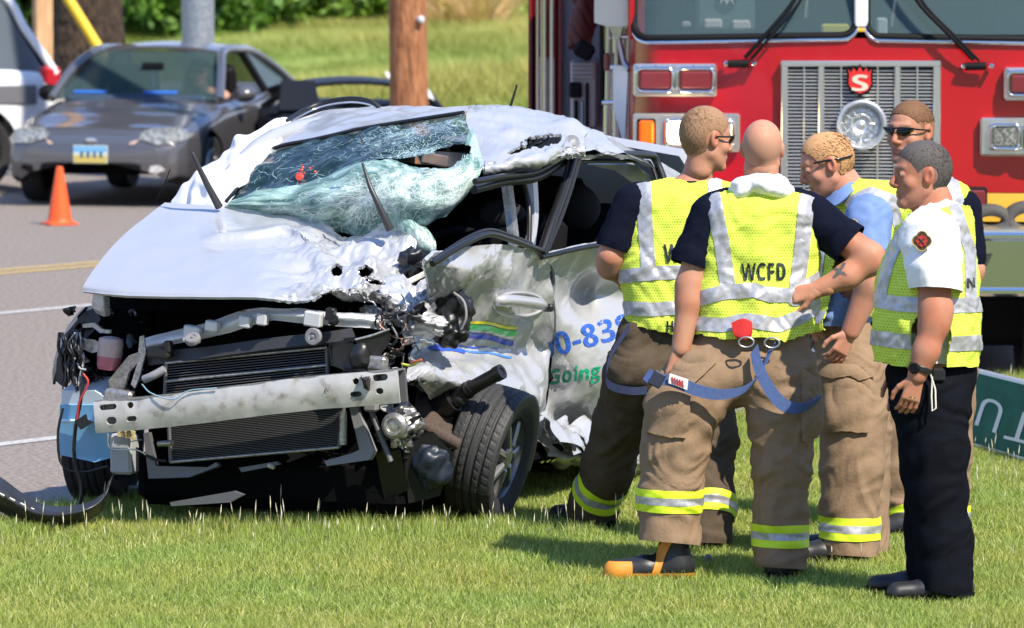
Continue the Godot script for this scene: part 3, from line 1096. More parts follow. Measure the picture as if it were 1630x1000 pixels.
	m.grid(spline(rows_of([
		[[425, 243, 1.53], [500, 222, 1.59], [580, 204, 1.59], [660, 191, 1.54], [736, 180, 1.49]],
		[[396, 280, 1.3], [480, 258, 1.35], [570, 236, 1.35], [660, 216, 1.3], [748, 208, 1.25]],
		[[367, 317, 1.1], [470, 296, 1.12], [565, 266, 1.14], [660, 244, 1.12], [762, 248, 1.07]]]), 70, 40))
	m = crumple(m, 43, 0.02, 0.006, 0.004)
	m = without(m, [[712, 247, 44, 13, -0.32], [676, 258, 36, 6, -0.15]], 9)
	var ws := part(o, "windscreen", m, gu)
	m = MB.new()
	m.grid(spline(rows_of([
		[[366, 316, 1.09], [470, 291, 1.06], [565, 259, 1.02], [625, 252, 1.0], [660, 262, 0.98], [720, 262, 0.96], [752, 200, 1.2]],
		[[362, 321, 1.06], [468, 303, 0.99], [562, 274, 0.92], [625, 266, 0.9], [662, 274, 0.88], [722, 272, 0.88], [768, 252, 1.0]],
		[[360, 324, 1.05], [462, 316, 0.95], [558, 296, 0.84], [620, 292, 0.8], [660, 300, 0.8], [722, 300, 0.84], [766, 276, 0.95]],
		[[358, 327, 1.05], [455, 332, 0.95], [546, 330, 0.84], [615, 326, 0.78], [656, 335, 0.78], [714, 330, 0.84], [746, 310, 0.93]],
		[[356, 334, 1.10], [450, 356, 1.05], [540, 372, 0.97], [600, 384, 0.92], [645, 386, 0.88], [686, 356, 0.88], [712, 347, 0.92]]]), 110, 70))
	m = crumple(m, 47, 0.022, 0.007, 0.003)
	m = without(m, [[712, 247, 40, 14, -0.32]], 9)
	part(o, "sagging_windscreen", m, gl, "milky green sheet of broken windscreen sagging into the car")
	m = MB.new()
	m.grid(spline(rows_of([
		[[630, 352, 0.82], [655, 350, 0.80], [680, 362, 0.84]],
		[[640, 366, 0.80], [664, 368, 0.78], [692, 382, 0.82]],
		[[650, 385, 0.82], [672, 388, 0.78], [694, 396, 0.82]],
		[[662, 404, 0.84], [680, 408, 0.82], [690, 412, 0.84]]]), 30, 30))
	part(o, "windscreen_flap", crumple(m, 49, 0.03, 0.01, 0.006), gl)
	var blood := MB.new()
	for k in 9:
		rng.seed = 400 + k
		var c := Vector2(478 + rng.randfn(0, 12), 274 + rng.randfn(0, 7)) if k else Vector2(477, 281)
		var w := 7.5 if k == 0 else rng.randf_range(0.8, 2.6)
		var q := U(c.x, c.y, 1.19 - (c.y - 281) * -0.006)
		blood.lathe(q, Vector3(-0.1, 0.3, 1), [[w / 390.0, 0.0], [0.0, 0.003]], 9)
	part(o, "red_paint_smear", blood, mat(col(0.55, 0.05, 0.03), 0.4))
	# rear view mirror and a hand of trim seen through the hole
	m = MB.new()
	m.box(U(692, 254, 1.3), Vector3(0.12, 0.05, 0.02), Basis(Vector3.UP, 0.4) * Basis(Vector3.FORWARD, 0.2), 0.01)
	part(o, "rear_view_mirror", m, mat(col(0.45, 0.33, 0.27), 0.5))

	# ---- bonnet
	m = MB.new()
	m.grid(spline(rows_of([
		[[262, 322, 1.05], [310, 325, 1.06], [380, 332, 1.06], [450, 344, 1.02], [520, 357, 0.97], [600, 364, 0.92], [640, 366, 0.86], [664, 382, 0.80]],
		[[240, 338, 0.92], [292, 342, 0.92], [364, 350, 0.92], [444, 360, 0.88], [514, 366, 0.83], [592, 374, 0.80], [640, 382, 0.75], [660, 402, 0.70]],
		[[215, 358, 0.74], [276, 362, 0.73], [352, 370, 0.72], [436, 378, 0.68], [508, 382, 0.64], [584, 392, 0.64], [632, 402, 0.62], [650, 424, 0.60]],
		[[182, 388, 0.5], [250, 392, 0.48], [334, 398, 0.46], [430, 404, 0.44], [500, 408, 0.44], [572, 418, 0.47], [618, 430, 0.48], [636, 446, 0.48]],
		[[152, 424, 0.27], [226, 428, 0.24], [318, 432, 0.22], [420, 436, 0.21], [490, 438, 0.25], [555, 442, 0.30], [600, 450, 0.36], [622, 456, 0.40]],
		[[134, 452, 0.12], [204, 457, 0.07], [300, 460, 0.04], [410, 462, 0.04], [490, 461, 0.08], [540, 459, 0.14], [582, 460, 0.2], [606, 464, 0.3]],
		[[130, 464, 0.10], [196, 470, 0.03], [295, 472, 0.0], [410, 473, 0.0], [490, 472, 0.04], [538, 468, 0.1], [578, 466, 0.2], [602, 468, 0.3]]]), 170, 100))
	m.normals()
	for j in m.v.size():
		var q := pix(m.v[j])
		# the long buckle across the middle
		var line := 383.0 - 10.0 * exp(-pow((q.x - 455) / 34.0, 2.0)) + 2.0 * sin(q.x / 40.0)
		var along := clampf((q.x - 318) / 30.0, 0, 1) * clampf((500 - q.x) / 40.0, 0, 1)
		var up := clampf((line - q.y) / 2.5, 0, 1) * exp(-maxf(0.0, line - q.y) / 17.0) - 0.35 * exp(-absf(line + 6.0 - q.y) / 5.0)
		m.v[j] += m.n[j] * (0.034 * up * along)
	m = crumple(m, 53, 0.080, 0.042, 0.004, func(q): return 0.035 + clampf((q.x - 405) / 140.0, 0, 1) * clampf((q.y - 340) / 30.0, 0.3, 1) * 0.9)
	m = without(m, [[536, 430, 9, 11, 0.4], [582, 433, 13, 10, 0.2], [596, 449, 16, 4, 0.2]], 13)
	sh = MB.new()
	sh.shell(m.normals(), 0.012)
	part(o, "bonnet", sh, silver, "bowed silver bonnet, crumpled and holed at its torn corner")
	m = MB.new()
	m.grid([PackedVector3Array(line_of([[148, 472, 0.14], [240, 476, 0.1], [400, 478, 0.1], [560, 474, 0.22]])), PackedVector3Array(line_of([[255, 350, 1.0], [330, 345, 1.0], [460, 360, 0.95], [600, 380, 0.85]]))], false, true)
	m.push(-0.05)
	part(o, "bonnet_underside", m, cavity)

	# ---- wipers
	for wp in [[[303, 237, 0.9], [301, 244, 0.9], [306, 243, 0.9], [312, 258, 0.9], [330, 295, 0.95], [349, 330, 1.0]], [[572, 214, 0.80], [579, 230, 0.78], [577, 260, 0.72], [588, 295, 0.68], [604, 330, 0.67], [621, 366, 0.70]]]:
		m = MB.new()
		var c := line_of(wp)
		m.tube([c[0], c[1], c[2]] if wp[0][0] < 400 else [c[0], c[1]], 0.004, 6)
		m.tube(c.slice(2), [0.006, 0.010, 0.014, 0.018] if c.size() == 6 else 0.01, 8)
		part(o, "wiper", m, mat(col(0.03, 0.03, 0.033), 0.4))
	m = MB.new()
	m.tube(line_of([[247, 322, 1.1], [260, 296, 1.1], [271, 269, 1.1]]), 0.002, 4)
	part(o, "aerial_wire", m, M.black)

	# ---- driver's side
	var door := MB.new()
	door.grid(spline(rows_of([
		[[684, 418, .76], [740, 396, .80], [800, 389, .80], [850, 400, .75], [868, 404, .74]],
		[[684, 445, .72], [740, 432, .80], [800, 424, .80], [850, 432, .72], [880, 436, .73]],
		[[680, 490, .62], [740, 470, .70], [800, 462, .74], [850, 470, .70], [884, 475, .72]],
		[[672, 530, .56], [735, 520, .62], [795, 515, .68], [850, 518, .64], [880, 520, .68]],
		[[662, 556, .58], [725, 556, .58], [790, 555, .62], [850, 556, .60], [878, 556, .64]],
		[[655, 580, .66], [720, 582, .68], [790, 584, .70], [850, 590, .66], [874, 592, .64]],
		[[664, 606, .70], [735, 612, .74], [795, 622, .76], [848, 636, .70], [872, 636, .64]],
		[[690, 640, .62], [755, 648, .66], [800, 652, .68], [845, 662, .64], [868, 664, .60]]], true), 120, 110))
	door = crumple(door, 61, 0.050, 0.016, 0.0025, func(q): return 0.55 + 0.6 * clampf((760 - q.x) / 60.0, 0, 1))
	sh = MB.new()
	sh.shell(door.normals(), 0.015)
	var dp := part(o, "door", sh, silver, "caved-in driver's door with green and blue stripes")
	var rear := MB.new()
	rear.grid(spline(rows_of([
		[[868, 405, .74], [930, 391, .80], [1000, 381, .84], [1060, 373, .85], [1160, 362, .82]],
		[[886, 440, .73], [940, 430, .76], [1000, 425, .84], [1060, 425, .86], [1160, 425, .83]],
		[[886, 480, .71], [925, 468, .64], [960, 470, .72], [1060, 475, .86], [1160, 480, .83]],
		[[884, 520, .68], [925, 522, .72], [970, 520, .78], [1060, 530, .85], [1160, 535, .83]],
		[[878, 580, .62], [925, 575, .74], [975, 575, .80], [1060, 590, .85], [1160, 595, .83]],
		[[872, 636, .58], [920, 630, .70], [970, 630, .78], [1060, 650, .83], [1160, 655, .82]],
		[[870, 680, .60], [915, 690, .62], [965, 690, .70], [1060, 705, .78], [1160, 710, .78]],
		[[880, 705, .66], [920, 712, .70], [965, 705, .72], [1060, 730, .74], [1160, 735, .74]]], true), 110, 110))
	rear = crumple(rear, 67, 0.045, 0.012, 0.002, func(q): return clampf((1010 - q.x) / 90.0, 0.05, 1) * (0.55 + 0.7 * clampf((q.y - 600) / 60.0, 0, 1)))
	sh = MB.new()
	sh.shell(rear.normals(), 0.015)
	var rp := part(o, "door", sh, silver, "dented rear door with blue and green lettering")
	# stripes on the door
	var stripes := [
		["green", Color(0.06, 0.62, 0.16), [748, 519, 822, 531], 9.0], ["yellow", Color(0.80, 0.78, 0.05), [748, 511, 822, 522], 4.5],
		["blue", Color(0.03, 0.07, 0.50), [742, 531, 817, 546], 9.0], ["blue", Color(0.03, 0.07, 0.50), [690, 548, 800, 556], 3.0],
		["blue", Color(0.03, 0.10, 0.60), [682, 552, 740, 560], 7.0], ["blue", Color(0.05, 0.2, 0.75), [740, 558, 815, 569], 3.5], ["blue", Color(0.1, 0.4, 0.85), [660, 545, 674, 572], 5.0]]
	for s in stripes:
		var b: Array = s[2]
		var f := func(q: Vector2, _w: Vector3) -> float:
			var t: float = (q.x - b[0]) / (b[2] - b[0])
			var mid := lerpf(b[1], b[3], t) + 1.5 * sin(q.x / 9.0)
			return minf(s[3] * 0.5 - absf(q.y - mid), minf(q.x - b[0], b[2] - q.x))
		var g := px_region(door, f, 0.003)
		if g.v.size(): part(dp, "stripe", g, mat(Color(s[1].r, s[1].g, s[1].b).linear_to_srgb(), 0.35))
	var ink := finer(text_px("00-838-", 862, 574, 1026, 529, 37), 10.0)
	part(rp, "number_print", drape(ink, rear, 0.004, 1), mat(col(0.02, 0.09, 0.42), 0.4))
	ink = finer(text_px("Going", 872, 622, 955, 609, 32, 0.22), 10.0)
	part(rp, "word_print", drape(ink, rear, 0.004, 1), mat(col(0.0, 0.33, 0.17), 0.4))
	# handle
	m = MB.new()
	var hs := []
	for k in 25: hs.append(Vector2(826 + 40 * cos(TAU * k / 24), 485 + 19 * sin(TAU * k / 24)))
	for q in hs: m.p(Vector3(q.x, q.y, 0))
	m = drape(m, door, 0.004)
	var hm2 := MB.new()
	hm2.tube(Array(m.v), 0.007, 8)
	part(dp, "handle_rim", hm2, silver)
	m = MB.new()
	m.tube(Array(curve(line_of([[790, 482, .715], [800, 478, .745], [830, 480, .755], [858, 484, .745], [868, 488, .71]], true), 14)), [0.014, 0.02, 0.023, 0.024, 0.025, 0.025, 0.025, 0.025, 0.025, 0.025, 0.025, 0.023, 0.02, 0.014], 10)
	part(dp, "handle", m, silver)
	m = MB.new()
	m.box(V(873, 490, .74), Vector3(0.05, 0.035, 0.04), bs, 0.012)
	part(dp, "lock_cylinder", m, M.plastic)
	# frames and seals of the windows
	var rails := [
		["window_frame", [[688, 420, .77], [740, 388, .80], [776, 373, .80], [806, 379, .79], [845, 393, .76], [866, 401, .75]], 0.014],
		["window_frame", [[690, 413, .75], [740, 381, .78], [776, 366, .78], [808, 373, .77], [846, 388, .74]], 0.008],
		["window_frame", [[754, 302, .62], [800, 290, .64], [850, 284, .66], [884, 266, .66], [912, 248, .66]], 0.020],
		["window_frame", [[756, 289, .66], [800, 281, .68], [850, 275, .70], [886, 256, .70], [916, 240, .70]], 0.014],
		["window_frame", [[916, 251, .68], [960, 246, .69], [1030, 247, .70], [1042, 252, .70], [1056, 284, .74]], 0.018],
		["window_frame", [[914, 258, .66], [960, 257, .66], [1024, 257, .67], [1036, 262, .68], [1046, 288, .72]], 0.008],
		["window_frame", [[912, 252, .70], [898, 300, .72], [878, 356, .74], [862, 404, .75]], 0.022],
		["window_frame", [[922, 252, .69], [908, 300, .71], [890, 352, .73], [870, 400, .74]], 0.012],
		["window_frame", [[862, 410, .76], [930, 394, .81], [1000, 384, .85], [1070, 374, .86]], 0.012],
		["window_frame", [[834, 290, .60], [842, 330, .62], [842, 388, .66]], 0.012]]
	for r in rails:
		m = MB.new()
		m.tube(Array(curve(line_of(r[1], true), 20)), r[2], 8)
		part(o, r[0], m, M.plastic)
	for r in [[[812, 292, .56], [818, 340, .58], [824, 392, .62], 0.024], [[852, 288, .58], [854, 340, .6], [848, 396, .64], 0.022]]:
		m = strap(line_of([r[0], r[1], r[2]], true), car_r * r[3] * 1.2, 0.03, 10)
		part(o, "door_pillar", m, alloy if r[0][0] < 830 else silver)
	m = MB.new()
	m.sheet([PackedVector3Array(line_of([[936, 262, .52], [1010, 262, .54], [1034, 280, .6]], true)), PackedVector3Array(line_of([[980, 272, .5], [1020, 300, .56], [1040, 330, .6]], true))], 0.02)
	part(o, "rear_pillar", m, silver)
	# sill
	m = MB.new()
	m.grid(spline(rows_of([
		[[840, 655, .56], [880, 668, .62], [930, 690, .70], [980, 690, .74], [1080, 700, .76]],
		[[846, 690, .60], [880, 704, .66], [930, 712, .74], [980, 712, .77], [1080, 720, .78]],
		[[850, 718, .58], [885, 726, .66], [930, 732, .74], [980, 736, .77], [1080, 745, .78]],
		[[856, 735, .52], [890, 748, .60], [930, 752, .68], [980, 757, .72], [1080, 768, .74]]], true), 50, 40))
	part(o, "sill", crumple(m, 71, 0.05, 0.02, 0.01), silver)
	for k in 3:
		m = MB.new()
		m.sheet(spline(rows_of([[[850 + k * 26, 668 + k * 8, .68], [872 + k * 26, 700, .76], [905 + k * 22, 728, .78]], [[866 + k * 26, 660 + k * 6, .66], [890 + k * 26, 690, .70], [930 + k * 18, 722, .76]]], true), 16, 10), 0.004)
		part(o, "torn_panel", crumple(m, 73 + k, 0.05, 0.02, 0.01), silver)
	m = MB.new()
	m.lathe(V(912, 714, .785), car_l, [[0.02, 0.0], [0.02, 0.008], [0.0, 0.01]], 14)
	part(o, "sill_plug", m, M.plastic)

	# ---- torn front wing and mirror
	m = MB.new()
	m.grid(spline(rows_of([
		[[612, 442, .46], [640, 432, .42], [672, 434, .44], [694, 440, .55]],
		[[618, 456, .36], [648, 452, .30], [682, 458, .34], [698, 470, .48]],
		[[612, 474, .30], [644, 486, .22], [680, 494, .26], [700, 500, .42]],
		[[618, 494, .28], [640, 520, .20], [672, 524, .22], [698, 522, .40]],
		[[622, 520, .30], [640, 546, .22], [660, 552, .26], [690, 540, .42]]]), 60, 60))
	part(o, "front_wing", crumple(m, 81, 0.08, 0.045, 0.014), silver)
	m = MB.new()
	m.grid(spline(rows_of([
		[[648, 560, .55], [690, 575, .62], [735, 590, .70], [770, 612, .76]],
		[[640, 580, .50], [680, 600, .56], [725, 620, .64], [760, 640, .72]],
		[[650, 600, .50], [690, 622, .56], [720, 638, .62], [745, 655, .70]]]), 40, 30))
	part(o, "torn_panel", crumple(m, 85, 0.07, 0.04, 0.012), silver)
	m = MB.new()
	m.grid(spline(rows_of([
		[[562, 478, .30], [590, 470, .30], [618, 474, .32]], [[575, 500, .22], [600, 495, .2], [625, 500, .22]], [[585, 530, .24], [605, 525, .2], [628, 525, .24]]]), 30, 30))
	part(o, "torn_panel", crumple(m, 87, 0.07, 0.05, 0.014), silver)
	m = blob(U(722, 500, .50), Vector3(0.085, 0.105, 0.06), 5, 0.05, 9.0, Basis(Vector3.FORWARD, -0.2))
	var mir := part(o, "door_mirror", m, M.plastic)
	m = blob(U(716, 532, .48), Vector3(0.07, 0.05, 0.05), 8, 0.04, 11.0)
	part(mir, "mirror_cup", m, M.plastic)
	m = blob(U(690, 522, .45), Vector3(0.04, 0.035, 0.03), 9, 0.02, 11.0)
	part(mir, "mirror_foot", m, M.plastic)
	m = MB.new()
	m.tube(Array(curve(line_of([[722, 466, .44], [738, 480, .44], [742, 505, .43], [734, 525, .43]]), 12)), 0.006, 6)
	part(mir, "mirror_rim", m, grey)
	m = blob(U(660, 420, .62), Vector3(0.05, 0.06, 0.05), 12, 0.05, 12.0)
	part(o, "hinge_scrap", m, M.plastic)
	m = plate(line_of([[634, 452, .5], [690, 424, .62], [692, 432, .62], [638, 460, .5]]), 0.01)
	part(o, "hinge_bracket", m, alloy)

	build_wreck_front(o, silver, alloy, dull, grey, cavity)
	build_wreck_wheel(o, silver, dull)

func slats(a: Vector3, b: Vector3, c: Vector3, d: Vector3, n: int, th: float) -> MB:    # a top-left, b top-right, c bottom-right, d bottom-left
	var m := MB.new()
	for k in n:
		var t := (k + 0.5) / n
		m.tube([a.lerp(d, t), b.lerp(c, t)], th, 5, false)
	return m

func rod(a: Array, r: float, sides := 8, n := 14) -> MB:
	var m := MB.new()
	var c := line_of(a)
	m.tube(Array(curve(c, n)) if c.size() > 2 else c, r, sides)
	return m

func build_wreck_front(o: Node3D, silver: Material, alloy: Material, dull: Material, grey: Material, cavity: Material) -> void:
	var bs := Basis(car_l, Vector3.UP, -car_r)
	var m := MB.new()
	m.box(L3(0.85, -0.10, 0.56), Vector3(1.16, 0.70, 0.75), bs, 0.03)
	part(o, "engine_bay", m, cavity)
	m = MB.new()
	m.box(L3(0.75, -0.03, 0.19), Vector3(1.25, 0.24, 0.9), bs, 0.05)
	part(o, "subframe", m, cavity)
	# upper radiator support
	m = MB.new()
	m.sheet(spline(rows_of([
		[[226, 540, .2], [330, 512, .14], [390, 492, .12], [430, 488, .1], [470, 490, .1], [530, 496, .12], [580, 498, .14], [606, 500, .18]],
		[[228, 552, .18], [330, 528, .11], [390, 506, .09], [430, 500, .07], [470, 502, .07], [530, 506, .09], [580, 508, .11], [606, 512, .15]],
		[[232, 556, .2], [330, 540, .13], [390, 522, .11], [430, 512, .09], [470, 514, .09], [530, 520, .11], [580, 524, .13], [606, 526, .17]]]), 60, 14), 0.02)
	var bare := mat(col(0.60, 0.60, 0.61), 0.42, 0.3)
	part(o, "radiator_support", crumple(m, 91, 0.012, 0.004, 0.002), bare)
	for b in [[292, 518, 320, 546, .09], [327, 510, 349, 528, .08], [381, 502, 401, 522, .07], [409, 498, 427, 518, .06], [484, 496, 514, 520, .04], [519, 490, 534, 510, .06]]:
		m = MB.new()
		var c := U((b[0] + b[2]) / 2.0, (b[1] + b[3]) / 2.0, b[4])
		m.box(c, Vector3((b[2] - b[0]) / 390.0, (b[3] - b[1]) / 390.0, 0.04), bs * Basis(Vector3.FORWARD, 0.12), 0.006)
		part(o, "bracket", m, bare if b[0] < 500 else M.plastic)
	for d in [[498, 536, 14.0, .02, 0.0], [306, 538, 13.0, .03, 1.0], [530, 508, 9.0, .05, 0.8]]:
		m = MB.new()
		var ax: Vector3 = (-car_r + Vector3.UP * d[4] * 1.4).normalized()
		var r: float = d[2] / 388.0
		m.lathe(U(d[0], d[1], d[3]), ax, [[r * 0.9, -0.02], [r, -0.012], [r, 0.0], [r * 0.9, 0.006], [r * 0.5, 0.006], [r * 0.42, 0.002], [r * 0.2, 0.002], [r * 0.14, 0.009], [0.0, 0.009]], 24)
		part(o, "horn", m, grey if d[2] > 10 else M.plastic)
	m = MB.new()
	m.sheet(spline(rows_of([[[232, 560, .16], [330, 552, .12], [430, 538, .1], [520, 528, .1], [560, 522, .12]], [[236, 582, .15], [330, 570, .1], [430, 556, .08], [520, 546, .08], [566, 540, .1]]]), 30, 4), 0.02)
	part(o, "radiator_seal", m, mat(col(0.03, 0.03, 0.032), 0.5))
	# the two coolers, fin by fin
	var fin := mat(col(0.13, 0.13, 0.135), 0.5, 0.6)
	for q in [[[264, 578, .13], [520, 553, .13], [522, 612, .13], [262, 640, .13], 15, 0.0022, "radiator"], [[268, 664, .12], [548, 640, .12], [540, 712, .12], [272, 736, .12], 26, 0.0018, "condenser"]]:
		var c := line_of([q[0], q[1], q[2], q[3]])
		m = MB.new()
		m.sheet([PackedVector3Array([c[0], c[1]]), PackedVector3Array([c[3], c[2]])], 0.03)
		for j in m.v.size(): m.v[j] += car_r * 0.012
		var rp := part(o, q[6], m, cavity)
		part(rp, "fins", slats(c[0], c[1], c[2], c[3], q[4], q[5]), fin).set_meta("kind", "stuff")
		var bars := [[0.0, 0.007], [0.48, 0.006], [1.0, 0.006]] if q[6] == "radiator" else [[0.0, 0.005], [1.0, 0.007]]
		for e in bars:
			m = MB.new()
			m.tube([c[0].lerp(c[3], e[0]) - car_r * 0.004, c[1].lerp(c[2], e[0]) - car_r * 0.004], e[1], 8)
			part(rp, "frame_bar", m, alloy)
		for e in [0, 1]:
			m = MB.new()
			m.tube([c[e], c[3 - e]], 0.009, 8)
			part(rp, "end_tank", m, dull)
	part(o, "receiver_tube", rod([[546, 655, .10], [546, 708, .10]], 0.016, 12), alloy)
	part(o, "cooler_bracket", plate(line_of([[556, 650, .14], [568, 648, .14], [596, 718, .12], [588, 732, .12], [520, 742, .12], [516, 734, .12], [560, 722, .13], [572, 716, .13]]), 0.03), grey)
	part(o, "cooler_bracket", plate(line_of([[228, 690, .14], [236, 688, .14], [248, 742, .12], [330, 744, .1], [344, 736, .1], [348, 742, .1], [300, 760, .1], [236, 762, .12]]), 0.03), dull)
	# bumper beam
	var beam := MB.new()
	var bg := []
	for r in 15:
		var row := PackedVector3Array()
		for k in 130:
			var t := k / 129.0
			var s := r / 14.0
			var bow := 0.05 * (1.0 - pow(2.0 * t - 1.0, 2.0))
			row.append(U(lerpf(lerpf(148, 152, s), lerpf(632, 636, s), t), lerpf(lerpf(639, 690, s), lerpf(587, 641, s), t) + 2.0 * sin(t * 7.0), -0.06 - bow * 0.6 - 0.012 * sin(s * PI)))
		bg.append(row)
	beam.grid(bg)
	beam = crumple(beam, 95, 0.006, 0.0015, 0.001)
	var ovals := []
	for h in [[171, 648, 15, 5], [207, 645, 6, 6], [177, 670, 9, 7], [209, 667, 9, 5], [566, 607, 6, 6], [605, 601, 13, 6], [566, 628, 10, 5], [604, 623, 7, 6]]: ovals.append([h[0], h[1], h[2], h[3], -0.09])
	var bf := PackedFloat32Array()
	for q in beam.v:
		var w := pix(q)
		var d := 9.0
		for h in ovals:
			var e := (w - Vector2(h[0], h[1])).rotated(0.09)
			e.x = maxf(0.0, absf(e.x) - maxf(0.0, h[2] - h[3]))
			d = minf(d, e.length() - h[3] * 0.9)
		bf.append(d)
	var solid := MB.new()
	solid.shell(beam.cut(bf).normals(), 0.012)
	var bp := part(o, "bumper_beam", solid, tri_map(mat(Color(0.93, 0.92, 0.90), 0.5, 0.35), 1.1, tex_noise(203, 0.02, 5, [[0.0, Color(0.45, 0.41, 0.36)], [0.22, Color(0.66, 0.64, 0.61)], [0.36, Color(0.80, 0.79, 0.78)], [1.0, Color(0.88, 0.88, 0.87)]])), "pale aluminium bumper beam with bolt slots at both ends")
	m = MB.new()
	m.sheet([bg[0], bg[14]], 0.02)
	for j in m.v.size(): m.v[j] += car_r * 0.075
	part(bp, "beam_back", m, dull)
	m = MB.new()
	m.sheet([bg[0].duplicate(), Transform3D(Basis.IDENTITY, car_r * 0.08) * bg[0]], 0.006, true)
	part(bp, "beam_flange", m, alloy)
	for h in [[164, 649], [180, 647], [597, 602], [613, 600], [560, 629], [572, 627]]:
		m = MB.new()
		m.lathe(U(h[0], h[1], -0.03), -car_r, [[0.012, 0.0], [0.012, 0.012], [0.006, 0.014], [0.0, 0.012]], 10)
		part(bp, "bolt", m, dull)
	var ink := text_px("A", 515, 626, 523, 625, 8, 0.0, "Droid Sans", 400)
	part(bp, "stamp", drape(ink, beam, 0.004), mat(col(0.12, 0.12, 0.13), 0.6))
	# left corner: tanks, brackets, wires
	var bluish := mat(col(0.60, 0.78, 0.92), 0.35)
	var t1 := line_of([[98, 622, .22], [150, 622, .18], [178, 640, .18], [182, 726, .2], [150, 734, .2], [96, 722, .24]])
	part(o, "washer_tank", plate(t1, 0.14), mat(col(0.55, 0.63, 0.68), 0.3))
	t1 = line_of([[95, 645, .215], [152, 645, .175], [178, 662, .175], [182, 728, .195], [150, 736, .195], [94, 724, .235]])
	part(o, "washer_fluid", plate(t1, 0.15), mat(col(0.17, 0.40, 0.60), 0.25))
	part(o, "tank_rib", rod([[98, 670, .2], [150, 671, .16], [182, 674, .16]], 0.008), bluish)
	m = MB.new()
	m.lathe(U(175, 560, .2), Vector3(0.1, 1, 0), [[0.0, -0.08], [0.045, -0.075], [0.05, -0.06], [0.053, -0.02]], 18)
	var res := part(o, "coolant_tank", m, mat(col(0.42, 0.12, 0.15), 0.35))
	m = MB.new()
	m.lathe(U(175, 560, .2), Vector3(0.1, 1, 0), [[0.053, -0.02], [0.055, 0.03], [0.05, 0.055], [0.03, 0.062], [0.0, 0.066]], 18)
	part(res, "tank_top", m, mat(col(0.50, 0.36, 0.33), 0.4))
	for pl in [
		[[172, 606, .16], [205, 566, .14], [222, 560, .12], [226, 572, .12], [205, 592, .14], [196, 620, .16], [178, 632, .17]],
		[[128, 538, .18], [150, 541, .17], [166, 550, .16], [170, 556, .16], [146, 562, .17], [132, 556, .18]],
		[[130, 516, .2], [150, 514, .18], [162, 524, .17], [175, 526, .17], [175, 531, .17], [158, 530, .17], [148, 521, .18], [132, 522, .2]],
		[[222, 536, .12], [228, 534, .12], [232, 560, .12], [222, 600, .12], [214, 618, .12], [208, 612, .13], [218, 580, .12]]]:
		part(o, "bracket", plate(line_of(pl), 0.012), alloy)
	m = MB.new()
	m.box(U(198, 722, .16), Vector3(0.10, 0.17, 0.09), bs, 0.012)
	var gb := part(o, "control_box", m, mat(col(0.34, 0.34, 0.35), 0.55))
	m = MB.new()
	m.box(U(201, 691, .105), Vector3(0.08, 0.035, 0.006), bs * Basis(Vector3.FORWARD, 0.1), 0.002)
	part(gb, "label_plate", m, mat(col(0.55, 0.45, 0.22), 0.6))
	ink = text_px("38", 192, 697, 210, 695, 10)
	for j in ink.v.size(): ink.v[j] = U(ink.v[j].x, ink.v[j].y, 0.10)
	part(gb, "label_print", ink, mat(col(0.08, 0.06, 0.03), 0.6))
	m = MB.new()
	m.box(U(190, 632, .12), Vector3(0.13, 0.06, 0.06), bs * Basis(Vector3.FORWARD, 0.1), 0.012)
	part(o, "beam_mount", m, alloy)
	m = MB.new()
	m.box(U(255, 562, .11), Vector3(0.10, 0.04, 0.06), bs, 0.008)
	m.box(U(268, 552, .10), Vector3(0.03, 0.05, 0.04), bs, 0.006)
	part(o, "plug_block", m, M.plastic)
	part(o, "coolant_hose", rod([[230, 604, .1], [244, 598, .09], [262, 588, .1]], 0.018, 10), mat(col(0.25, 0.25, 0.26), 0.5))
	part(o, "hose_end", rod([[252, 707, .06], [274, 705, .05]], 0.013, 10), alloy)
	for w in [[[[172, 690, .0], [176, 714, .0], [215, 716, .02], [232, 724, .04]], 0.0035, M.chrome], [[[230, 724, .04], [248, 732, .06], [264, 734, .08]], 0.007, M.plastic], [[[226, 612, .02], [240, 626, -.08], [275, 636, -.11], [300, 622, -.10], [345, 618, -.1]], 0.003, mat(col(0.25, 0.4, 0.5), 0.5)], [[[182, 700, .08], [200, 704, .08], [225, 700, .1]], 0.0025, M.steel]]:
		part(o, "pipe", rod(w[0], w[1], 6), w[2])
	rng.seed = 900
	for k in 15:
		var x := rng.randf_range(92, 128)
		var pts := []
		for j in 5: pts.append([x + rng.randfn(0, 5) + j * 2, 530 + j * rng.randf_range(14, 24), 0.14 + rng.randf() * 0.06])
		m = rod(pts, rng.randf_range(0.003, 0.008), 6)
		part(o, "wire", m, M.plastic if k % 5 else mat(col(0.4, 0.4, 0.42), 0.5))
	part(o, "wire", rod([[132, 600, .13], [128, 640, .12], [120, 680, .12], [118, 730, .13], [130, 775, .14], [126, 808, .14]], 0.008, 6), M.plastic)
	part(o, "wire", rod([[132, 595, .12], [140, 610, .12], [126, 640, .11], [122, 668, .11]], 0.005, 6), mat(col(0.4, 0.03, 0.03), 0.5))
	part(o, "wire", rod([[100, 650, .16], [92, 690, .16], [98, 740, .16], [130, 752, .16], [172, 742, .14]], 0.006, 6), M.plastic)
	part(o, "wire_plug", plate(line_of([[118, 672, .1], [134, 660, .1], [136, 668, .1], [146, 672, .1], [128, 684, .1]]), 0.02), M.plastic)
	# left wing remains and wheel
	m = MB.new()
	m.sheet(spline(rows_of([[[148, 468, .16], [162, 470, .12], [174, 474, .16]], [[146, 486, .18], [162, 492, .12], [175, 490, .16]], [[152, 498, .2], [165, 504, .15], [175, 502, .18]]]), 12, 12), 0.01)
	part(o, "wing_scrap", m, silver)
	m = MB.new()
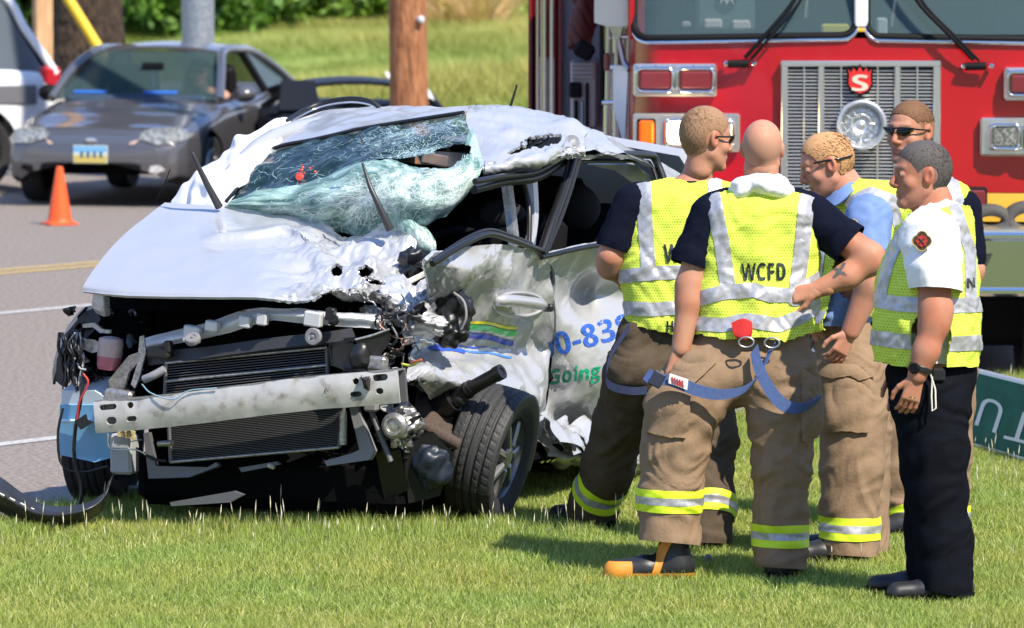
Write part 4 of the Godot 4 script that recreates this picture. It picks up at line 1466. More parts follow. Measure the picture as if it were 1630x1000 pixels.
	m.sheet(spline(rows_of([[[152, 490, .35], [134, 494, .5], [112, 520, .6]], [[140, 512, .3], [118, 528, .42], [94, 560, .55]], [[118, 545, .25], [102, 560, .35], [88, 590, .5]], [[100, 580, .25], [94, 590, .35], [88, 612, .5]]]), 16, 20), 0.012)
	part(o, "wing_liner", m, M.plastic)
	part(o, "wing_liner", plate(line_of([[152, 490, .30], [134, 496, .30], [104, 532, .28], [90, 572, .27], [88, 606, .26], [97, 614, .26], [106, 585, .25], [124, 552, .26], [150, 526, .28], [160, 508, .29]]), 0.05), M.plastic)
	part(o, "tyre", tyre(Kg(164, 806, 0.9) + Vector3(0, 0.29, 0), car_l.rotated(Vector3.UP, 0.12), 0.29, 0.19, 40, 30), M.rubber)
	# clutter low down and at the torn right corner
	for q in [[[380, 745, .08], [440, 735, .08], [446, 740, .08], [384, 752, .08]], [[270, 800, -.1], [372, 782, -.1], [388, 788, -.1], [366, 800, -.1], [272, 806, -.1]]]:
		part(o, "tray_scrap", plate(line_of(q), 0.02), dull)
	m = MB.new()
	m.box(U(432, 742, .04), Vector3(0.035, 0.022, 0.02), bs * Basis(Vector3.FORWARD, 0.3), 0.004)
	part(o, "wire_plug", m, alloy)
	# crushed lamp housing and black duct
	for pl in [[[520, 548, .06], [560, 545, .04], [580, 560, .05], [585, 585, .05], [556, 592, .03], [525, 582, .05]], [[566, 540, .04], [618, 525, .1], [622, 540, .1], [600, 575, .08], [580, 566, .05]], [[545, 586, .0], [585, 580, .02], [590, 600, -.06], [582, 606, -.12], [574, 603, -.12], [570, 592, -.04]]]:
		part(o, "air_duct", crumple(plate(line_of(pl), 0.05), 96, 0.03, 0.01, 0.004), M.plastic)
	m = blob(U(574, 572, .06), Vector3(0.045, 0.065, 0.04), 15, 0.015, 8.0)
	part(o, "air_duct", m, M.plastic)
	part(o, "duct_edge", rod([[565, 541, .03], [592, 534, .06], [620, 524, .09]], 0.005, 6), alloy)
	m = MB.new()
	m.box(U(596, 578, .08), Vector3(0.11, 0.06, 0.05), bs * Basis(Vector3.FORWARD, 0.08), 0.01)
	part(o, "valve_cover", m, alloy)
	rng.seed = 910
	for k in 34:
		var c := Vector2(rng.randf_range(590, 650), rng.randf_range(490, 600))
		var pts := []
		var d := Vector2(rng.randfn(), rng.randfn()).normalized()
		for j in 4:
			pts.append([c.x + d.x * j * 9, c.y + d.y * j * 9, 0.12 + rng.randf() * 0.08])
			d = d.rotated(rng.randfn(0, 0.7))
		m = rod(pts, rng.randf_range(0.002, 0.006), 5, 10)
		part(o, "wire", m, [M.plastic, M.plastic, dull, alloy, mat(col(0.4, 0.2, 0.15), 0.5)][k % 5])
	rng.seed = 920
	for k in 26:
		var c := Vector2(rng.randf_range(585, 675), rng.randf_range(468, 720))
		if c.x < 640 and c.y > 585 and c.y < 645: continue
		var pl := []
		var n := rng.randi_range(4, 6)
		for j in n:
			var a := TAU * j / n + rng.randf() * 0.5
			pl.append(U(c.x + cos(a) * rng.randf_range(6, 20), c.y + sin(a) * rng.randf_range(5, 14), 0.2 + 0.12 * rng.randf()))
		m = MB.new()
		var ctr := Vector3.ZERO
		for q in pl: ctr += q / n
		for j in n: m.quad(ctr, pl[j], (pl[j] + pl[(j + 1) % n]) * 0.5 - car_r * 0.02, pl[(j + 1) % n])
		var sc := MB.new()
		sc.shell(m.normals(), 0.004)
		part(o, "metal_scrap", sc, [alloy, M.plastic, silver, dull][k % 4])
	rng.seed = 930
	for k in 30:
		var c := Vector2(rng.randf_range(100, 232), rng.randf_range(492, 622))
		var pl := []
		var n := rng.randi_range(4, 6)
		for j in n:
			var a := TAU * j / n + rng.randf() * 0.5
			pl.append(U(c.x + cos(a) * rng.randf_range(4, 15), c.y + sin(a) * rng.randf_range(4, 15), 0.22 + 0.14 * rng.randf()))
		m = MB.new()
		var ctr := Vector3.ZERO
		for q in pl: ctr += q / n
		for j in n: m.quad(ctr, pl[j], (pl[j] + pl[(j + 1) % n]) * 0.5 - car_r * 0.015, pl[(j + 1) % n])
		var sc := MB.new()
		sc.shell(m.normals(), 0.004)
		part(o, "metal_scrap", sc, [M.plastic, dull, M.plastic, alloy, cavity][k % 5])
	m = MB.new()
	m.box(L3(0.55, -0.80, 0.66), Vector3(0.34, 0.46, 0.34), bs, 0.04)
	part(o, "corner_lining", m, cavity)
	part(o, "wire", rod([[640, 580, .1], [655, 582, .08], [668, 574, .06]], 0.006, 6), mat(col(0.6, 0.6, 0.1), 0.5))
	part(o, "wire", rod([[655, 578, .08], [668, 574, .06], [672, 573, .06]], 0.006, 6), mat(col(0.6, 0.1, 0.03), 0.5))
	# strut tower, round mount, chassis leg
	m = MB.new()
	m.grid(spline(rows_of([[[618, 640, .3], [640, 622, .26], [668, 650, .32], [676, 668, .4]], [[606, 660, .24], [632, 650, .2], [660, 670, .24], [672, 688, .32]], [[598, 680, .24], [622, 690, .18], [648, 706, .22], [664, 712, .3]], [[604, 702, .26], [626, 716, .22], [648, 722, .24], [660, 724, .3]]]), 40, 40))
	part(o, "chassis_leg", crumple(m, 97, 0.06, 0.04, 0.012), alloy)
	m = MB.new()
	m.lathe(U(627, 678, .14), -car_r, [[0.05, -0.03], [0.055, 0.0], [0.04, 0.012], [0.03, 0.012], [0.026, 0.004], [0.012, 0.006], [0.0, 0.006]], 22)
	part(o, "mount_ring", m, alloy)
	m = MB.new()
	m.box(U(592, 646, .16), Vector3(0.06, 0.045, 0.05), bs, 0.008)
	part(o, "beam_mount", m, grey)
	part(o, "stay_rod", rod([[585, 640, .2], [608, 700, .18], [622, 735, .18]], 0.012, 8), dull)
	for pl in [[[640, 700, .3], [690, 690, .35], [720, 720, .4], [700, 790, .4], [650, 800, .35]], [[600, 720, .25], [640, 712, .25], [650, 780, .3], [610, 800, .3]]]:
		part(o, "inner_liner", crumple(plate(line_of(pl), 0.03), 98, 0.06, 0.03, 0.01), M.plastic)
	part(o, "inner_liner", blob(U(690, 742, .36), Vector3(0.085, 0.10, 0.05), 19, 0.05, 8.0), mat(col(0.012, 0.018, 0.03), 0.4))

func Kg(px: float, py: float, u: float) -> Vector3:
	var q := U(px, py, u)
	q.y = 0.0
	return q

func tyre(at: Vector3, axis: Vector3, r: float, w: float, n := 60, rings := 30, grooves := true, from := 0.0, to := TAU, extra := 0.0) -> MB:
	# carcass with tread grooves cut into its running surface
	var ax := axis.normalized()
	var x := ax.cross(Vector3.UP).normalized()
	var y := x.cross(ax)
	var m := MB.new()
	var rows := []
	var full := to - from >= TAU - 0.001
	var per := n * 4 if grooves else n
	var prof := []
	for k in 7: prof.append([-w * (0.40 + 0.10 * sin(k / 6.0 * PI * 0.62)), r - 0.105 + 0.098 * k / 6.0])
	for k in rings + 1:
		var s := lerpf(-0.44, 0.44, k / float(rings))
		prof.append([s * w, r - 0.007 * pow(absf(s) / 0.44, 4.0)])
	for k in 7: prof.append([w * (0.40 + 0.10 * sin((6 - k) / 6.0 * PI * 0.62)), r - 0.105 + 0.098 * (6 - k) / 6.0])
	for q in prof:
		var row := PackedVector3Array()
		var s: float = q[0] / w
		for j in (per if full else per + 1):
			var th := from + (to - from) * j / per
			var cut := 0.0
			if grooves and absf(s) < 0.435 and q[1] > r - 0.012:
				for g in [-0.26, -0.085, 0.085, 0.26]:
					if absf(s - g) < 0.024: cut = 0.010
				var lat := (j + int(absf(s) * 14.0)) % 6
				if lat == 0 and absf(s) > 0.10: cut = maxf(cut, 0.0035)
			row.append(at + ax * q[0] + (x * cos(th) + y * sin(th)) * (q[1] + extra - cut))
		rows.append(row)
	m.grid(rows, full, false)
	return m

func build_wreck_wheel(o: Node3D, silver: Material, dull: Material) -> void:
	var ax := Vector3(0.93, -0.235, 0.30).normalized()
	var c := U(782, 722, 0.78)
	var w := 0.205
	var rimm := mat(col(0.34, 0.33, 0.32), 0.4, 0.75)
	# which way is up round the axle
	var x := ax.cross(Vector3.UP).normalized()
	part(o, "tyre", tyre(c, ax, 0.278, w, 60, 44, true), M.rubber, "scuffed black tyre knocked out sideways on its broken strut")
	part(o, "tread_band", tyre(c, ax, 0.279, w * 1.03, 44, 44, true, deg_to_rad(-28), deg_to_rad(196), 0.011), tri_map(mat(col(0.055, 0.054, 0.053), 0.6), 6.0, M.rubber.albedo_texture))
	var m := MB.new()
	m.lathe(c, ax, [[0.205, -w * 0.42], [0.19, -w * 0.3], [0.185, w * 0.2], [0.195, w * 0.36], [0.212, w * 0.40], [0.214, w * 0.44], [0.204, w * 0.44], [0.192, w * 0.34], [0.186, w * 0.2], [0.184, 0.0], [0.06, -0.01], [0.0, -0.01]], 48, false)
	var rim := part(o, "rim", m, rimm)
	var y := x.cross(ax)
	for k in 7:
		var a := TAU * k / 7 + 0.3
		var d := x * cos(a) + y * sin(a)
		var e := ax.cross(d)
		m = MB.new()
		m.box(c + ax * w * 0.30 + d * 0.118, Vector3(0.145, 0.034, 0.03), Basis(d, e, ax) * Basis(Vector3.UP, 0.12), 0.008)
		part(rim, "spoke", m, rimm)
	m = MB.new()
	m.lathe(c, ax, [[0.06, w * 0.2], [0.058, w * 0.36], [0.035, w * 0.4], [0.0, w * 0.41]], 20)
	part(rim, "hub", m, rimm)
	m = MB.new()
	m.lathe(c - ax * 0.02, ax, [[0.0, -0.03], [0.14, -0.03], [0.14, 0.0], [0.0, 0.0]], 30)
	part(rim, "brake_disc", m, dull)
	# strut
	var s := line_of([[672, 668, .62], [726, 634, .56], [752, 616, .54], [798, 592, .52]])
	m = MB.new()
	m.tube([s[0], s[1]], 0.058, 14)
	m.tube([s[1], s[2]], 0.034, 14)
	m.tube([s[1].lerp(s[2], 0.7), s[3]], 0.030, 16)
	var st := part(o, "strut", m, M.plastic)
	var d3: Vector3 = (s[3] - s[2]).normalized()
	m = MB.new()
	m.lathe(s[3], d3, [[0.033, -0.03], [0.033, 0.004], [0.018, 0.005], [0.016, -0.01], [0.0, -0.01]], 16)
	part(st, "strut_cap", m, M.plastic)
	m = MB.new()
	m.lathe(s[1].lerp(s[2], 0.65), d3, [[0.033, -0.004], [0.037, 0.0], [0.037, 0.01], [0.033, 0.014]], 16)
	part(st, "collar", m, M.black)
	part(o, "knuckle", blob(U(700, 648, .64), Vector3(0.09, 0.07, 0.08), 23, 0.05, 9.0), M.plastic)
	part(o, "knuckle", blob(U(735, 640, .55), Vector3(0.035, 0.03, 0.03), 24, 0.02, 9.0), M.plastic)
	var rust := tri_map(mat(Color.WHITE, 0.95), 6.0, tex_noise(211, 0.05, 4, [[0.0, Color(0.12, 0.10, 0.09)], [0.5, Color(0.30, 0.25, 0.22)], [1.0, Color(0.46, 0.40, 0.36)]]))
	m = MB.new()
	m.grid(spline(rows_of([[[664, 620, .62], [700, 622, .66], [735, 640, .7]], [[660, 640, .5], [692, 640, .54], [725, 660, .6]], [[668, 668, .44], [700, 680, .46], [728, 700, .5]], [[682, 690, .44], [705, 704, .44], [726, 714, .5]]]), 30, 30))
	part(o, "inner_arch", crumple(m, 99, 0.03, 0.012, 0.012), rust)
	part(o, "wishbone", rod([[664, 672, .42], [696, 690, .42], [730, 708, .46]], 0.026, 10), rust)
	# brake and trim lumps behind the wheel
	m = blob(V(872, 740, .52), Vector3(0.08, 0.035, 0.08), 31, 0.03, 9.0)
	part(o, "axle_scrap", m, M.plastic)
	m = MB.new()
	m.grid(spline(rows_of([[[836, 660, .55], [852, 664, .6], [870, 676, .62]], [[836, 690, .55], [858, 690, .64], [880, 704, .64]], [[838, 715, .5], [862, 712, .6], [890, 724, .62]]], true), 24, 24))
	part(o, "torn_panel", crumple(m, 101, 0.06, 0.03, 0.01), silver)
	for k in 3:
		m = MB.new()
		m.tube(line_of([[858 + k * 9, 728 - k * 2, .66], [864 + k * 9, 735 - k, .68]], true), 0.012, 10)
		part(o, "bolt", m, M.chrome)

# ---------------------------------------------------------------- fire engine: pixels on its front, metres back from it
var eng_o := Vector3(1.914, ROAD_Y, -33.0)
var eng_b := Vector3(0.012, 0, -0.99993)
var eng_x := Vector3(0.99993, 0, 0.012)
func E(px: float, py: float, back := 0.0) -> Vector3: return on_plane(px, py, eng_b, eng_b.dot(eng_o) + back)
func ebox(m: MB, a: float, b: float, c: float, d: float, back: float, deep: float, bev := 0.01) -> MB:
	var p0 := E(a, b, back)
	var p1 := E(c, d, back)
	var up := Vector3(0.012, 1, 0).normalized()
	var bs := Basis(eng_x, Vector3.UP, -eng_b)
	m.box((p0 + p1) * 0.5 + eng_b * deep * 0.5, Vector3(absf((p1 - p0).dot(eng_x)), absf(p1.y - p0.y), deep), bs, bev)
	return m

func eframe(a: float, b: float, c: float, d: float, back: float, r: float, corner := 8.0) -> MB:     # a rounded frame of tube
	var pts := []
	for k in [[c - corner, b, -90.0], [c - corner, d - corner, 0.0], [a + corner, d - corner, 90.0], [a + corner, b + corner, 180.0]]:
		pass
	var cs := [[c - corner, b + corner, -90.0], [c - corner, d - corner, 0.0], [a + corner, d - corner, 90.0], [a + corner, b + corner, 180.0]]
	for k in cs:
		for j in 5:
			var t := deg_to_rad(k[2] + 90.0 * j / 4)
			pts.append(E(k[0] + corner * cos(t), k[1] + corner * sin(t), back))
	pts.append(pts[0]); pts.append(pts[1])
	var m := MB.new()
	m.tube(pts, r, 8, false)
	return m

func build_engine() -> void:
	var red := mat(col(0.36, 0.002, 0.008), 0.25)
	red.clearcoat_enabled = true
	red.clearcoat = 0.5
	red.clearcoat_roughness = 0.04
	var gold := mat(col(0.70, 0.42, 0.05), 0.35)
	var satin := tri_map(mat(col(0.62, 0.61, 0.58), 0.28, 0.9), 2.0, null, tex_bump(301, 0.03, 2, 1.0), 0.15)
	var lens := mat(col(0.15, 0.003, 0.009), 0.12)
	lens.clearcoat_enabled = true
	var dark := mat(col(0.02, 0.02, 0.022), 0.7)
	var o := thing("fire_engine", eng_o + eng_b * 4.0, "red fire engine parked nose-on behind the men, chrome grille and bumper", "fire engine")
	# cab front, bowed, turning back at both corners
	var rows := []
	for r in 20:
		var row := PackedVector3Array()
		var py := lerpf(58, 302, r / 19.0)
		for k in 60:
			var t := k / 59.0
			var px := lerpf(1003, 1737, t)
			var e := minf(t, 1.0 - t) * 734.0
			var back := 0.10 * pow(2.0 * t - 1.0, 2.0) + 0.28 * pow(clampf(1.0 - e / 40.0, 0, 1), 2.0)
			row.append(E(px, py + t * 6.0, back))
		rows.append(row)
	var m := MB.new()
	m.sheet(rows, 0.05)
	part(o, "cab_front", m, red)
	m = MB.new()
	var low := []
	for r in 6:
		var row := PackedVector3Array()
		for k in 60:
			var t := k / 59.0
			var e := minf(t, 1.0 - t) * 734.0
			row.append(E(lerpf(1003, 1737, t), lerpf(302, 348, r / 5.0) + t * 6.0, 0.003 + 0.10 * pow(2.0 * t - 1.0, 2.0) + 0.28 * pow(clampf(1.0 - e / 40.0, 0, 1), 2.0)))
		low.append(row)
	m.sheet(low, 0.05)
	part(o, "stripe_band", m, gold)
	# cab sides, roof and rear wall
	for s in [0, 1]:
		var px: float = [1003.0, 1737.0][s]
		m = MB.new()
		var rr := []
		for r in 8:
			var row := PackedVector3Array()
			var py := lerpf(-230, 348, r / 7.0)
			var a := E(px, py + 6.0 * s, 0.30)
			for k in 8: row.append(a + eng_b * 2.7 * k / 7.0 + eng_x * 0.02 * (1 - 2 * s))
			rr.append(row)
		m.sheet(rr, 0.06, s == 0)
		part(o, "cab_side", m, red)
	m = MB.new()
	ebox(m, 1000, -262, 1740, -175, 0.12, 2.9, 0.08)
	part(o, "cab_roof", m, mat(col(0.7, 0.7, 0.7), 0.3))
	m = MB.new()
	ebox(m, 1010, -200, 1730, 340, 2.75, 0.06, 0.01)
	part(o, "cab_rear_wall", m, dark)
	m = MB.new()
	ebox(m, 1012, 75, 1728, 100, 0.3, 0.75, 0.06)
	part(o, "dashboard", m, mat(col(0.09, 0.09, 0.095), 0.7))
	m = MB.new()
	m.box(E(1370, 420, 3.0) + eng_b * 0.4, Vector3(2.2, 0.7, 6.5), Basis(eng_x, Vector3.UP, -eng_b), 0.05)
	for j in m.v.size(): m.v[j] += eng_b * 1.0
	part(o, "chassis", m, mat(col(0.012, 0.012, 0.012), 0.85))
	# windscreen panes with rubber and bright trim
	var tint := mat(col(0.10, 0.16, 0.17, 0.32), 0.03)
	tint.transparency = BaseMaterial3D.TRANSPARENCY_ALPHA
	tint.metallic_specular = 0.3
	for s in [0, 1]:
		var a: float = [1009.0, 1379.0][s]
		var b: float = [1364.0, 1732.0][s]
		var pts := []
		var cs := [[b - 22, -165.0 + 22, -90.0, 22.0], [b - 24, [55.0, 62.0][s] - 22, 0.0, 24.0], [a + 24, [60.0, 57.0][s] - 22, 90.0, 24.0], [a + 22, -165.0 + 22, 180.0, 22.0]]
		for k in cs:
			for j in 7:
				var t := deg_to_rad(k[2] + 90.0 * j / 6)
				var px: float = k[0] + k[3] * cos(t)
				pts.append(Vector2(px, k[1] + k[3] * sin(t)))
		var at := func(q: Vector2) -> Vector3:
			var t := (q.x - 1003) / 734.0
			return E(q.x, q.y, 0.10 * pow(2.0 * t - 1.0, 2.0) + (60 - q.y) * 0.0009 + (0.10 * pow(clampf((1040 - q.x) / 40.0, 0, 1), 2.0)))
		var dense := []
		for j in pts.size():
			for e in 6: dense.append(pts[j].lerp(pts[(j + 1) % pts.size()], e / 6.0))
		m = MB.new()
		var ring := []
		for q in dense: ring.append(at.call(q))
		ring.append(ring[0]); ring.append(ring[1])
		m.tube(ring, 0.022, 8, false)
		var fr := part(o, "windscreen_frame", m, M.black)
		m = MB.new()
		var trim := []
		var ctr := Vector2((a + b) / 2, -50)
		for q in dense: trim.append(at.call(ctr + (q - ctr) * Vector2(1.012, 1.055)) - eng_b * 0.006)
		trim.append(trim[0]); trim.append(trim[1])
		m.tube(trim, 0.012, 8, false)
		part(fr, "bright_trim", m, M.chrome)
		m = MB.new()
		rows = []
		for r in 8:
			var row := PackedVector3Array()
			for k in 16: row.append(at.call(Vector2(lerpf(a + 3, b - 3, k / 15.0), lerpf(-162, 55, r / 7.0))))
			rows.append(row)
		m.sheet(rows, 0.008)
		part(o, "windscreen_pane", m, tint)
	m = MB.new()
	ebox(m, 1361, -170, 1382, 44, -0.004, 0.03, 0.008)
	part(o, "centre_post", m, mat(col(0.66, 0.66, 0.66), 0.3))
	m = MB.new()
	ebox(m, 1363, 45, 1380, 51, -0.006, 0.03, 0.004)
	part(o, "post_foot", m, gold)
	for s in [0, 1]:
		m = MB.new()
		ebox(m, [1000, 1726][s], -180, [1010, 1740][s], 62, 0.16, 0.16, 0.03)
		part(o, "corner_post", m, red)
	# what shows in the cab
	for q in [[1090, -40, 1200, 70, 1.3], [1225, -60, 1330, 90, 1.5], [1430, -60, 1560, 90, 1.5], [1590, -30, 1690, 90, 1.2]]:
		m = MB.new()
		ebox(m, q[0], q[1], q[2], q[3], q[4], 0.2, 0.08)
		part(o, "seat", m, mat(col(0.045, 0.05, 0.055), 0.8))
	m = MB.new()
	ebox(m, 1108, -30, 1202, 52, 0.55, 0.1, 0.02)
	var radio := part(o, "radio_screen", m, mat(col(0.10, 0.17, 0.17), 0.3))
	m = MB.new()
	m.lathe(E(1157, -1, 0.54), -eng_b, [[0.055, 0.0], [0.055, 0.01], [0.0, 0.01]], 28)
	part(radio, "logo_disc", m, mat(col(0.02, 0.02, 0.025), 0.4))
	m = MB.new()
	var mm := [Vector2(-12, 9), Vector2(-6, -9), Vector2(0, 3), Vector2(6, -9), Vector2(12, 9), Vector2(7, 3), Vector2(5, -1), Vector2(0, 9), Vector2(-5, -1), Vector2(-7, 3)]
	var poly := []
	for q in mm: poly.append(E(1157 + q.x, -1 + q.y, 0.526))
	m.prism(poly, -eng_b * 0.004)
	part(radio, "logo_mark", m, mat(col(0.7, 0.72, 0.72), 0.4))
	for q in [[1120, 30, 1150, 46, 0.5, 0.6, 0.6, 0.6], [1165, 32, 1195, 48, 0.5, 0.6, 0.6, 0.58], [1307, 38, 1352, 56, 0.45, 0.62, 0.62, 0.06], [1395, 28, 1413, 56, 0.4, 0.5, 0.62, 0.66], [1085, 34, 1100, 44, 0.45, 0.4, 0.42, 0.42]]:
		m = MB.new()
		ebox(m, q[0], q[1], q[2], q[3], q[4], 0.06, 0.012)
		part(o, "dashboard_kit", m, mat(col(q[5], q[6], q[7]), 0.6))
	for q in [[1290, -40, 1284, 28], [1430, -40, 1421, 42]]:
		m = MB.new()
		m.tube([E(q[0], q[1], 0.2), E(q[2], q[3], 0.2)], 0.014, 8)
		part(o, "grab_bar", m, M.chrome)
	# wipers
	for w in [[1178, 101, [[1186, 92, -0.04], [1222, 52, -0.07], [1262, 4, -0.05], [1300, -60, -0.02]]], [1556, 105, [[1550, 95, -0.04], [1510, 54, -0.07], [1462, 4, -0.05], [1425, -60, -0.02]]]]:
		for e in [0.0, 1.0]:
			var pts := []
			for q in w[2]: pts.append(E(q[0] + e * 9, q[1] + e * 2, q[2]))
			m = MB.new()
			m.tube(Array(curve(pts, 12)), 0.012 if e == 0.0 else 0.008, 8)
			part(o, "wiper_arm", m, M.black)
		m = MB.new()
		m.tube([E(w[0] - 19, w[1] + 1, -0.03), E(w[0] + 14, w[1], -0.03)], 0.022, 10)
		part(o, "wiper_motor", m, M.black)
		for e in [-1.0, 1.0]:
			m = MB.new()
			m.lathe(E(w[0] + e * 22, w[1], -0.025), -eng_b, [[0.014, -0.03], [0.014, 0.02], [0.008, 0.026], [0.0, 0.026]], 10)
			part(o, "wiper_nut", m, M.chrome)
	# red warning lamps
	for s in [0, 1]:
		var x: float = [1008.0, 1599.0][s]
		var y: float = [102.0, 108.0][s]
		m = MB.new()
		ebox(m, x, y, x + 133, y + 52, -0.03, 0.12, 0.012)
		var bz := part(o, "warning_lamp", m, satin)
		for k in [0, 1]:
			m = MB.new()
			ebox(m, x + 8 + 65 * k, y + 9, x + 61 + 65 * k, y + 42, -0.055, 0.06, 0.02)
			part(bz, "red_lens", m, lens)
			part(bz, "lens_rim", eframe(x + 6 + 65 * k, y + 7, x + 63 + 65 * k, y + 44, -0.042, 0.012), M.chrome)
		for k in 5:
			m = MB.new()
			m.lathe(E(x + 6 + 30 * k, y + 4, -0.032), -eng_b, [[0.008, 0.0], [0.006, 0.006], [0.0, 0.008]], 8)
			part(bz, "screw", m, M.chrome)
	# headlamps
	var clear := mat(col(0.85, 0.85, 0.83, 0.2), 0.05)
	clear.transparency = BaseMaterial3D.TRANSPARENCY_ALPHA
	for s in [0, 1]:
		var x: float = [1008.0, 1561.0][s]
		var y: float = [181.0, 188.0][s]
		m = MB.new()
		ebox(m, x, y, x + 170, y + 61, -0.03, 0.12, 0.012)
		var bz := part(o, "headlamp_panel", m, satin)
		for k in [0, 1]:
			var lx: float = x + ([48.0, 108.0][k] if s == 0 else [12.0, 68.0][k])
			m = MB.new()
			ebox(m, lx, y + 9, lx + 54, y + 52, -0.05, 0.05, 0.016)
			var lp := part(bz, "headlamp", m, M.chrome)
			var lit: bool = s == 0 and k == 0
			m = MB.new()
			ebox(m, lx + 8, y + 14, lx + 47, y + 46, -0.058, 0.03, 0.012)
			var face := mat(col(0.55, 0.52, 0.44), 0.15)
			if lit:
				face.emission_enabled = true
				face.emission = Color(1.0, 0.86, 0.62)
				face.emission_energy_multiplier = 0.2
			else:
				face = tri_map(mat(col(0.6, 0.6, 0.58), 0.12, 0.5), 5.0, tex_noise(305, 0.06, 2, [[0.0, Color(0.4, 0.4, 0.4)], [1.0, Color(1, 1, 1)]], 128))
			part(lp, "lamp_face", m, face)
			part(lp, "lamp_rim", eframe(lx + 5, y + 11, lx + 50, y + 49, -0.055, 0.011), M.chrome)
			if lit:
				var ol := OmniLight3D.new()
				ol.name = "headlamp_light"
				ol.light_color = Color(1.0, 0.86, 0.62)
				ol.light_energy = 0.12
				ol.light_size = 0.06
				ol.omni_range = 60.0
				ol.omni_attenuation = 2.0
				ol.shadow_enabled = true
				ol.position = E(lx + 27, y + 30, -0.09)
				add_child(ol)
		var ax: float = x + (6.0 if s == 0 else 132.0)
		m = MB.new()
		ebox(m, ax, y + 8, ax + 30, y + 53, -0.042, 0.03, 0.014)
		part(bz, "lamp_gasket", m, M.black)
		m = MB.new()
		ebox(m, ax + 3, y + 11, ax + 27, y + 50, -0.062, 0.04, 0.022)
		var amber := mat(col(0.75, 0.11, 0.004), 0.2)
		amber.emission_enabled = true
		amber.emission = Color(1.0, 0.24, 0.0)
		amber.emission_energy_multiplier = 0.25
		part(bz, "amber_lens", m, amber)
	# grille
	m = MB.new()
	ebox(m, 1250, 102, 1492, 322, 0.006, 0.05, 0.0)
	for j in m.v.size(): m.v[j] -= eng_b * 0.02
	var gr := part(o, "grille", m, dark)
	m = MB.new()
	var k0 := 0
	while 112 + k0 * 5.6 < 318:
		var y := 112 + k0 * 5.6
		m.tube([E(1252, y, -0.026), E(1490, y + 1, -0.026)], [0.0044, 0.0044], 5, false)
		k0 += 1
	part(gr, "louvres", m, satin).set_meta("kind", "stuff")
	for q in [[1244, 1254], [1303, 1312], [1424, 1433], [1486, 1497]]:
		m = MB.new()
		ebox(m, q[0], 97, q[1], 322, -0.045, 0.05, 0.006)
		part(gr, "upright", m, satin)
	for q in [1280, 1339, 1397, 1460]:
		m = MB.new()
		ebox(m, q - 1, 106, q + 1, 320, -0.036, 0.02, 0.002)
		part(gr, "divider", m, satin)
	for q in [[97, 106], [318, 327]]:
		m = MB.new()
		ebox(m, 1243, q[0], 1498, q[1], -0.05, 0.055, 0.006)
		part(gr, "rail", m, satin)
	# badge: a crowned red shield with an S
	var badge_red := mat(col(0.62, 0.02, 0.02), 0.3)
	poly = []
	for q in [[-19, -8], [-22, -20], [-15, -14], [-11, -23], [-6, -15], [0, -25], [6, -15], [11, -23], [15, -14], [22, -20], [19, -8], [20, 6], [14, 18], [0, 24], [-14, 18], [-20, 6]]: poly.append(E(1369 + q[0] * 1.06, 128 + q[1] * 1.06, -0.05))
	m = MB.new()
	m.prism(poly, -eng_b * 0.012)
	var badge := part(gr, "badge", m, M.black)
	poly = []
	for q in [[-17, -9], [-19, -18], [-14, -12], [-10, -20], [-5, -13], [0, -22], [5, -13], [10, -20], [14, -12], [19, -18], [17, -9], [18, 6], [12, 16], [0, 21], [-12, 16], [-18, 6]]: poly.append(E(1369 + q[0], 128 + q[1], -0.062))
	m = MB.new()
	m.prism(poly, -eng_b * 0.004)
	part(badge, "shield", m, badge_red)
	var ink := text_px("S", 1356, 145, 1382, 145, 26, 0.0, "Droid Sans", 800)
	for j in ink.v.size(): ink.v[j] = E(ink.v[j].x, ink.v[j].y, -0.069)
	part(badge, "letter", ink, mat(col(0.72, 0.62, 0.5), 0.3, 0.3))
	# siren
	m = MB.new()
	m.lathe(E(1370, 197, 0.0), -eng_b, [[0.125, -0.02], [0.135, 0.08], [0.138, 0.15], [0.128, 0.162], [0.118, 0.155], [0.105, 0.10], [0.07, 0.09], [0.062, 0.12], [0.05, 0.125], [0.044, 0.10], [0.02, 0.11], [0.0, 0.12]], 40, false)
	var sir := part(o, "siren", m, mat(col(0.66, 0.68, 0.70), 0.38, 0.8))
	m = MB.new()
	for k in 12:
		var a := TAU * k / 12
		m.tube([E(1370, 197, -0.125) + (eng_x * cos(a) + Vector3.UP * sin(a)) * 0.05, E(1370, 197, -0.115) + (eng_x * cos(a) + Vector3.UP * sin(a)) * 0.10], 0.004, 5)
	part(sir, "siren_vanes", m, satin).set_meta("kind", "stuff")
	# front bumper
	m = MB.new()
	ebox(m, 985, 374, 1755, 468, -0.42, 0.5, 0.02)
	var mirror := mat(col(0.62, 0.64, 0.62), 0.06, 1.0)
	var bp := part(o, "front_bumper", m, mirror)
	for q in [[370, 384], [458, 472]]:
		m = MB.new()
		ebox(m, 983, q[0], 1757, q[1], -0.445, 0.05, 0.015)
		part(bp, "bumper_rib", m, M.chrome)
	m = MB.new()
	ebox(m, 985, 364, 1755, 374, -0.40, 0.45, 0.0)
	part(bp, "bumper_deck", m, satin)
	m = MB.new()
	for k in 5: m.tube([E(1557 - k * 2, 405 + k * 4, -0.428), E(1580 - k * 2, 405 + k * 4, -0.428)], 0.006, 5)
	part(bp, "vent_slots", m, dark).set_meta("kind", "stuff")
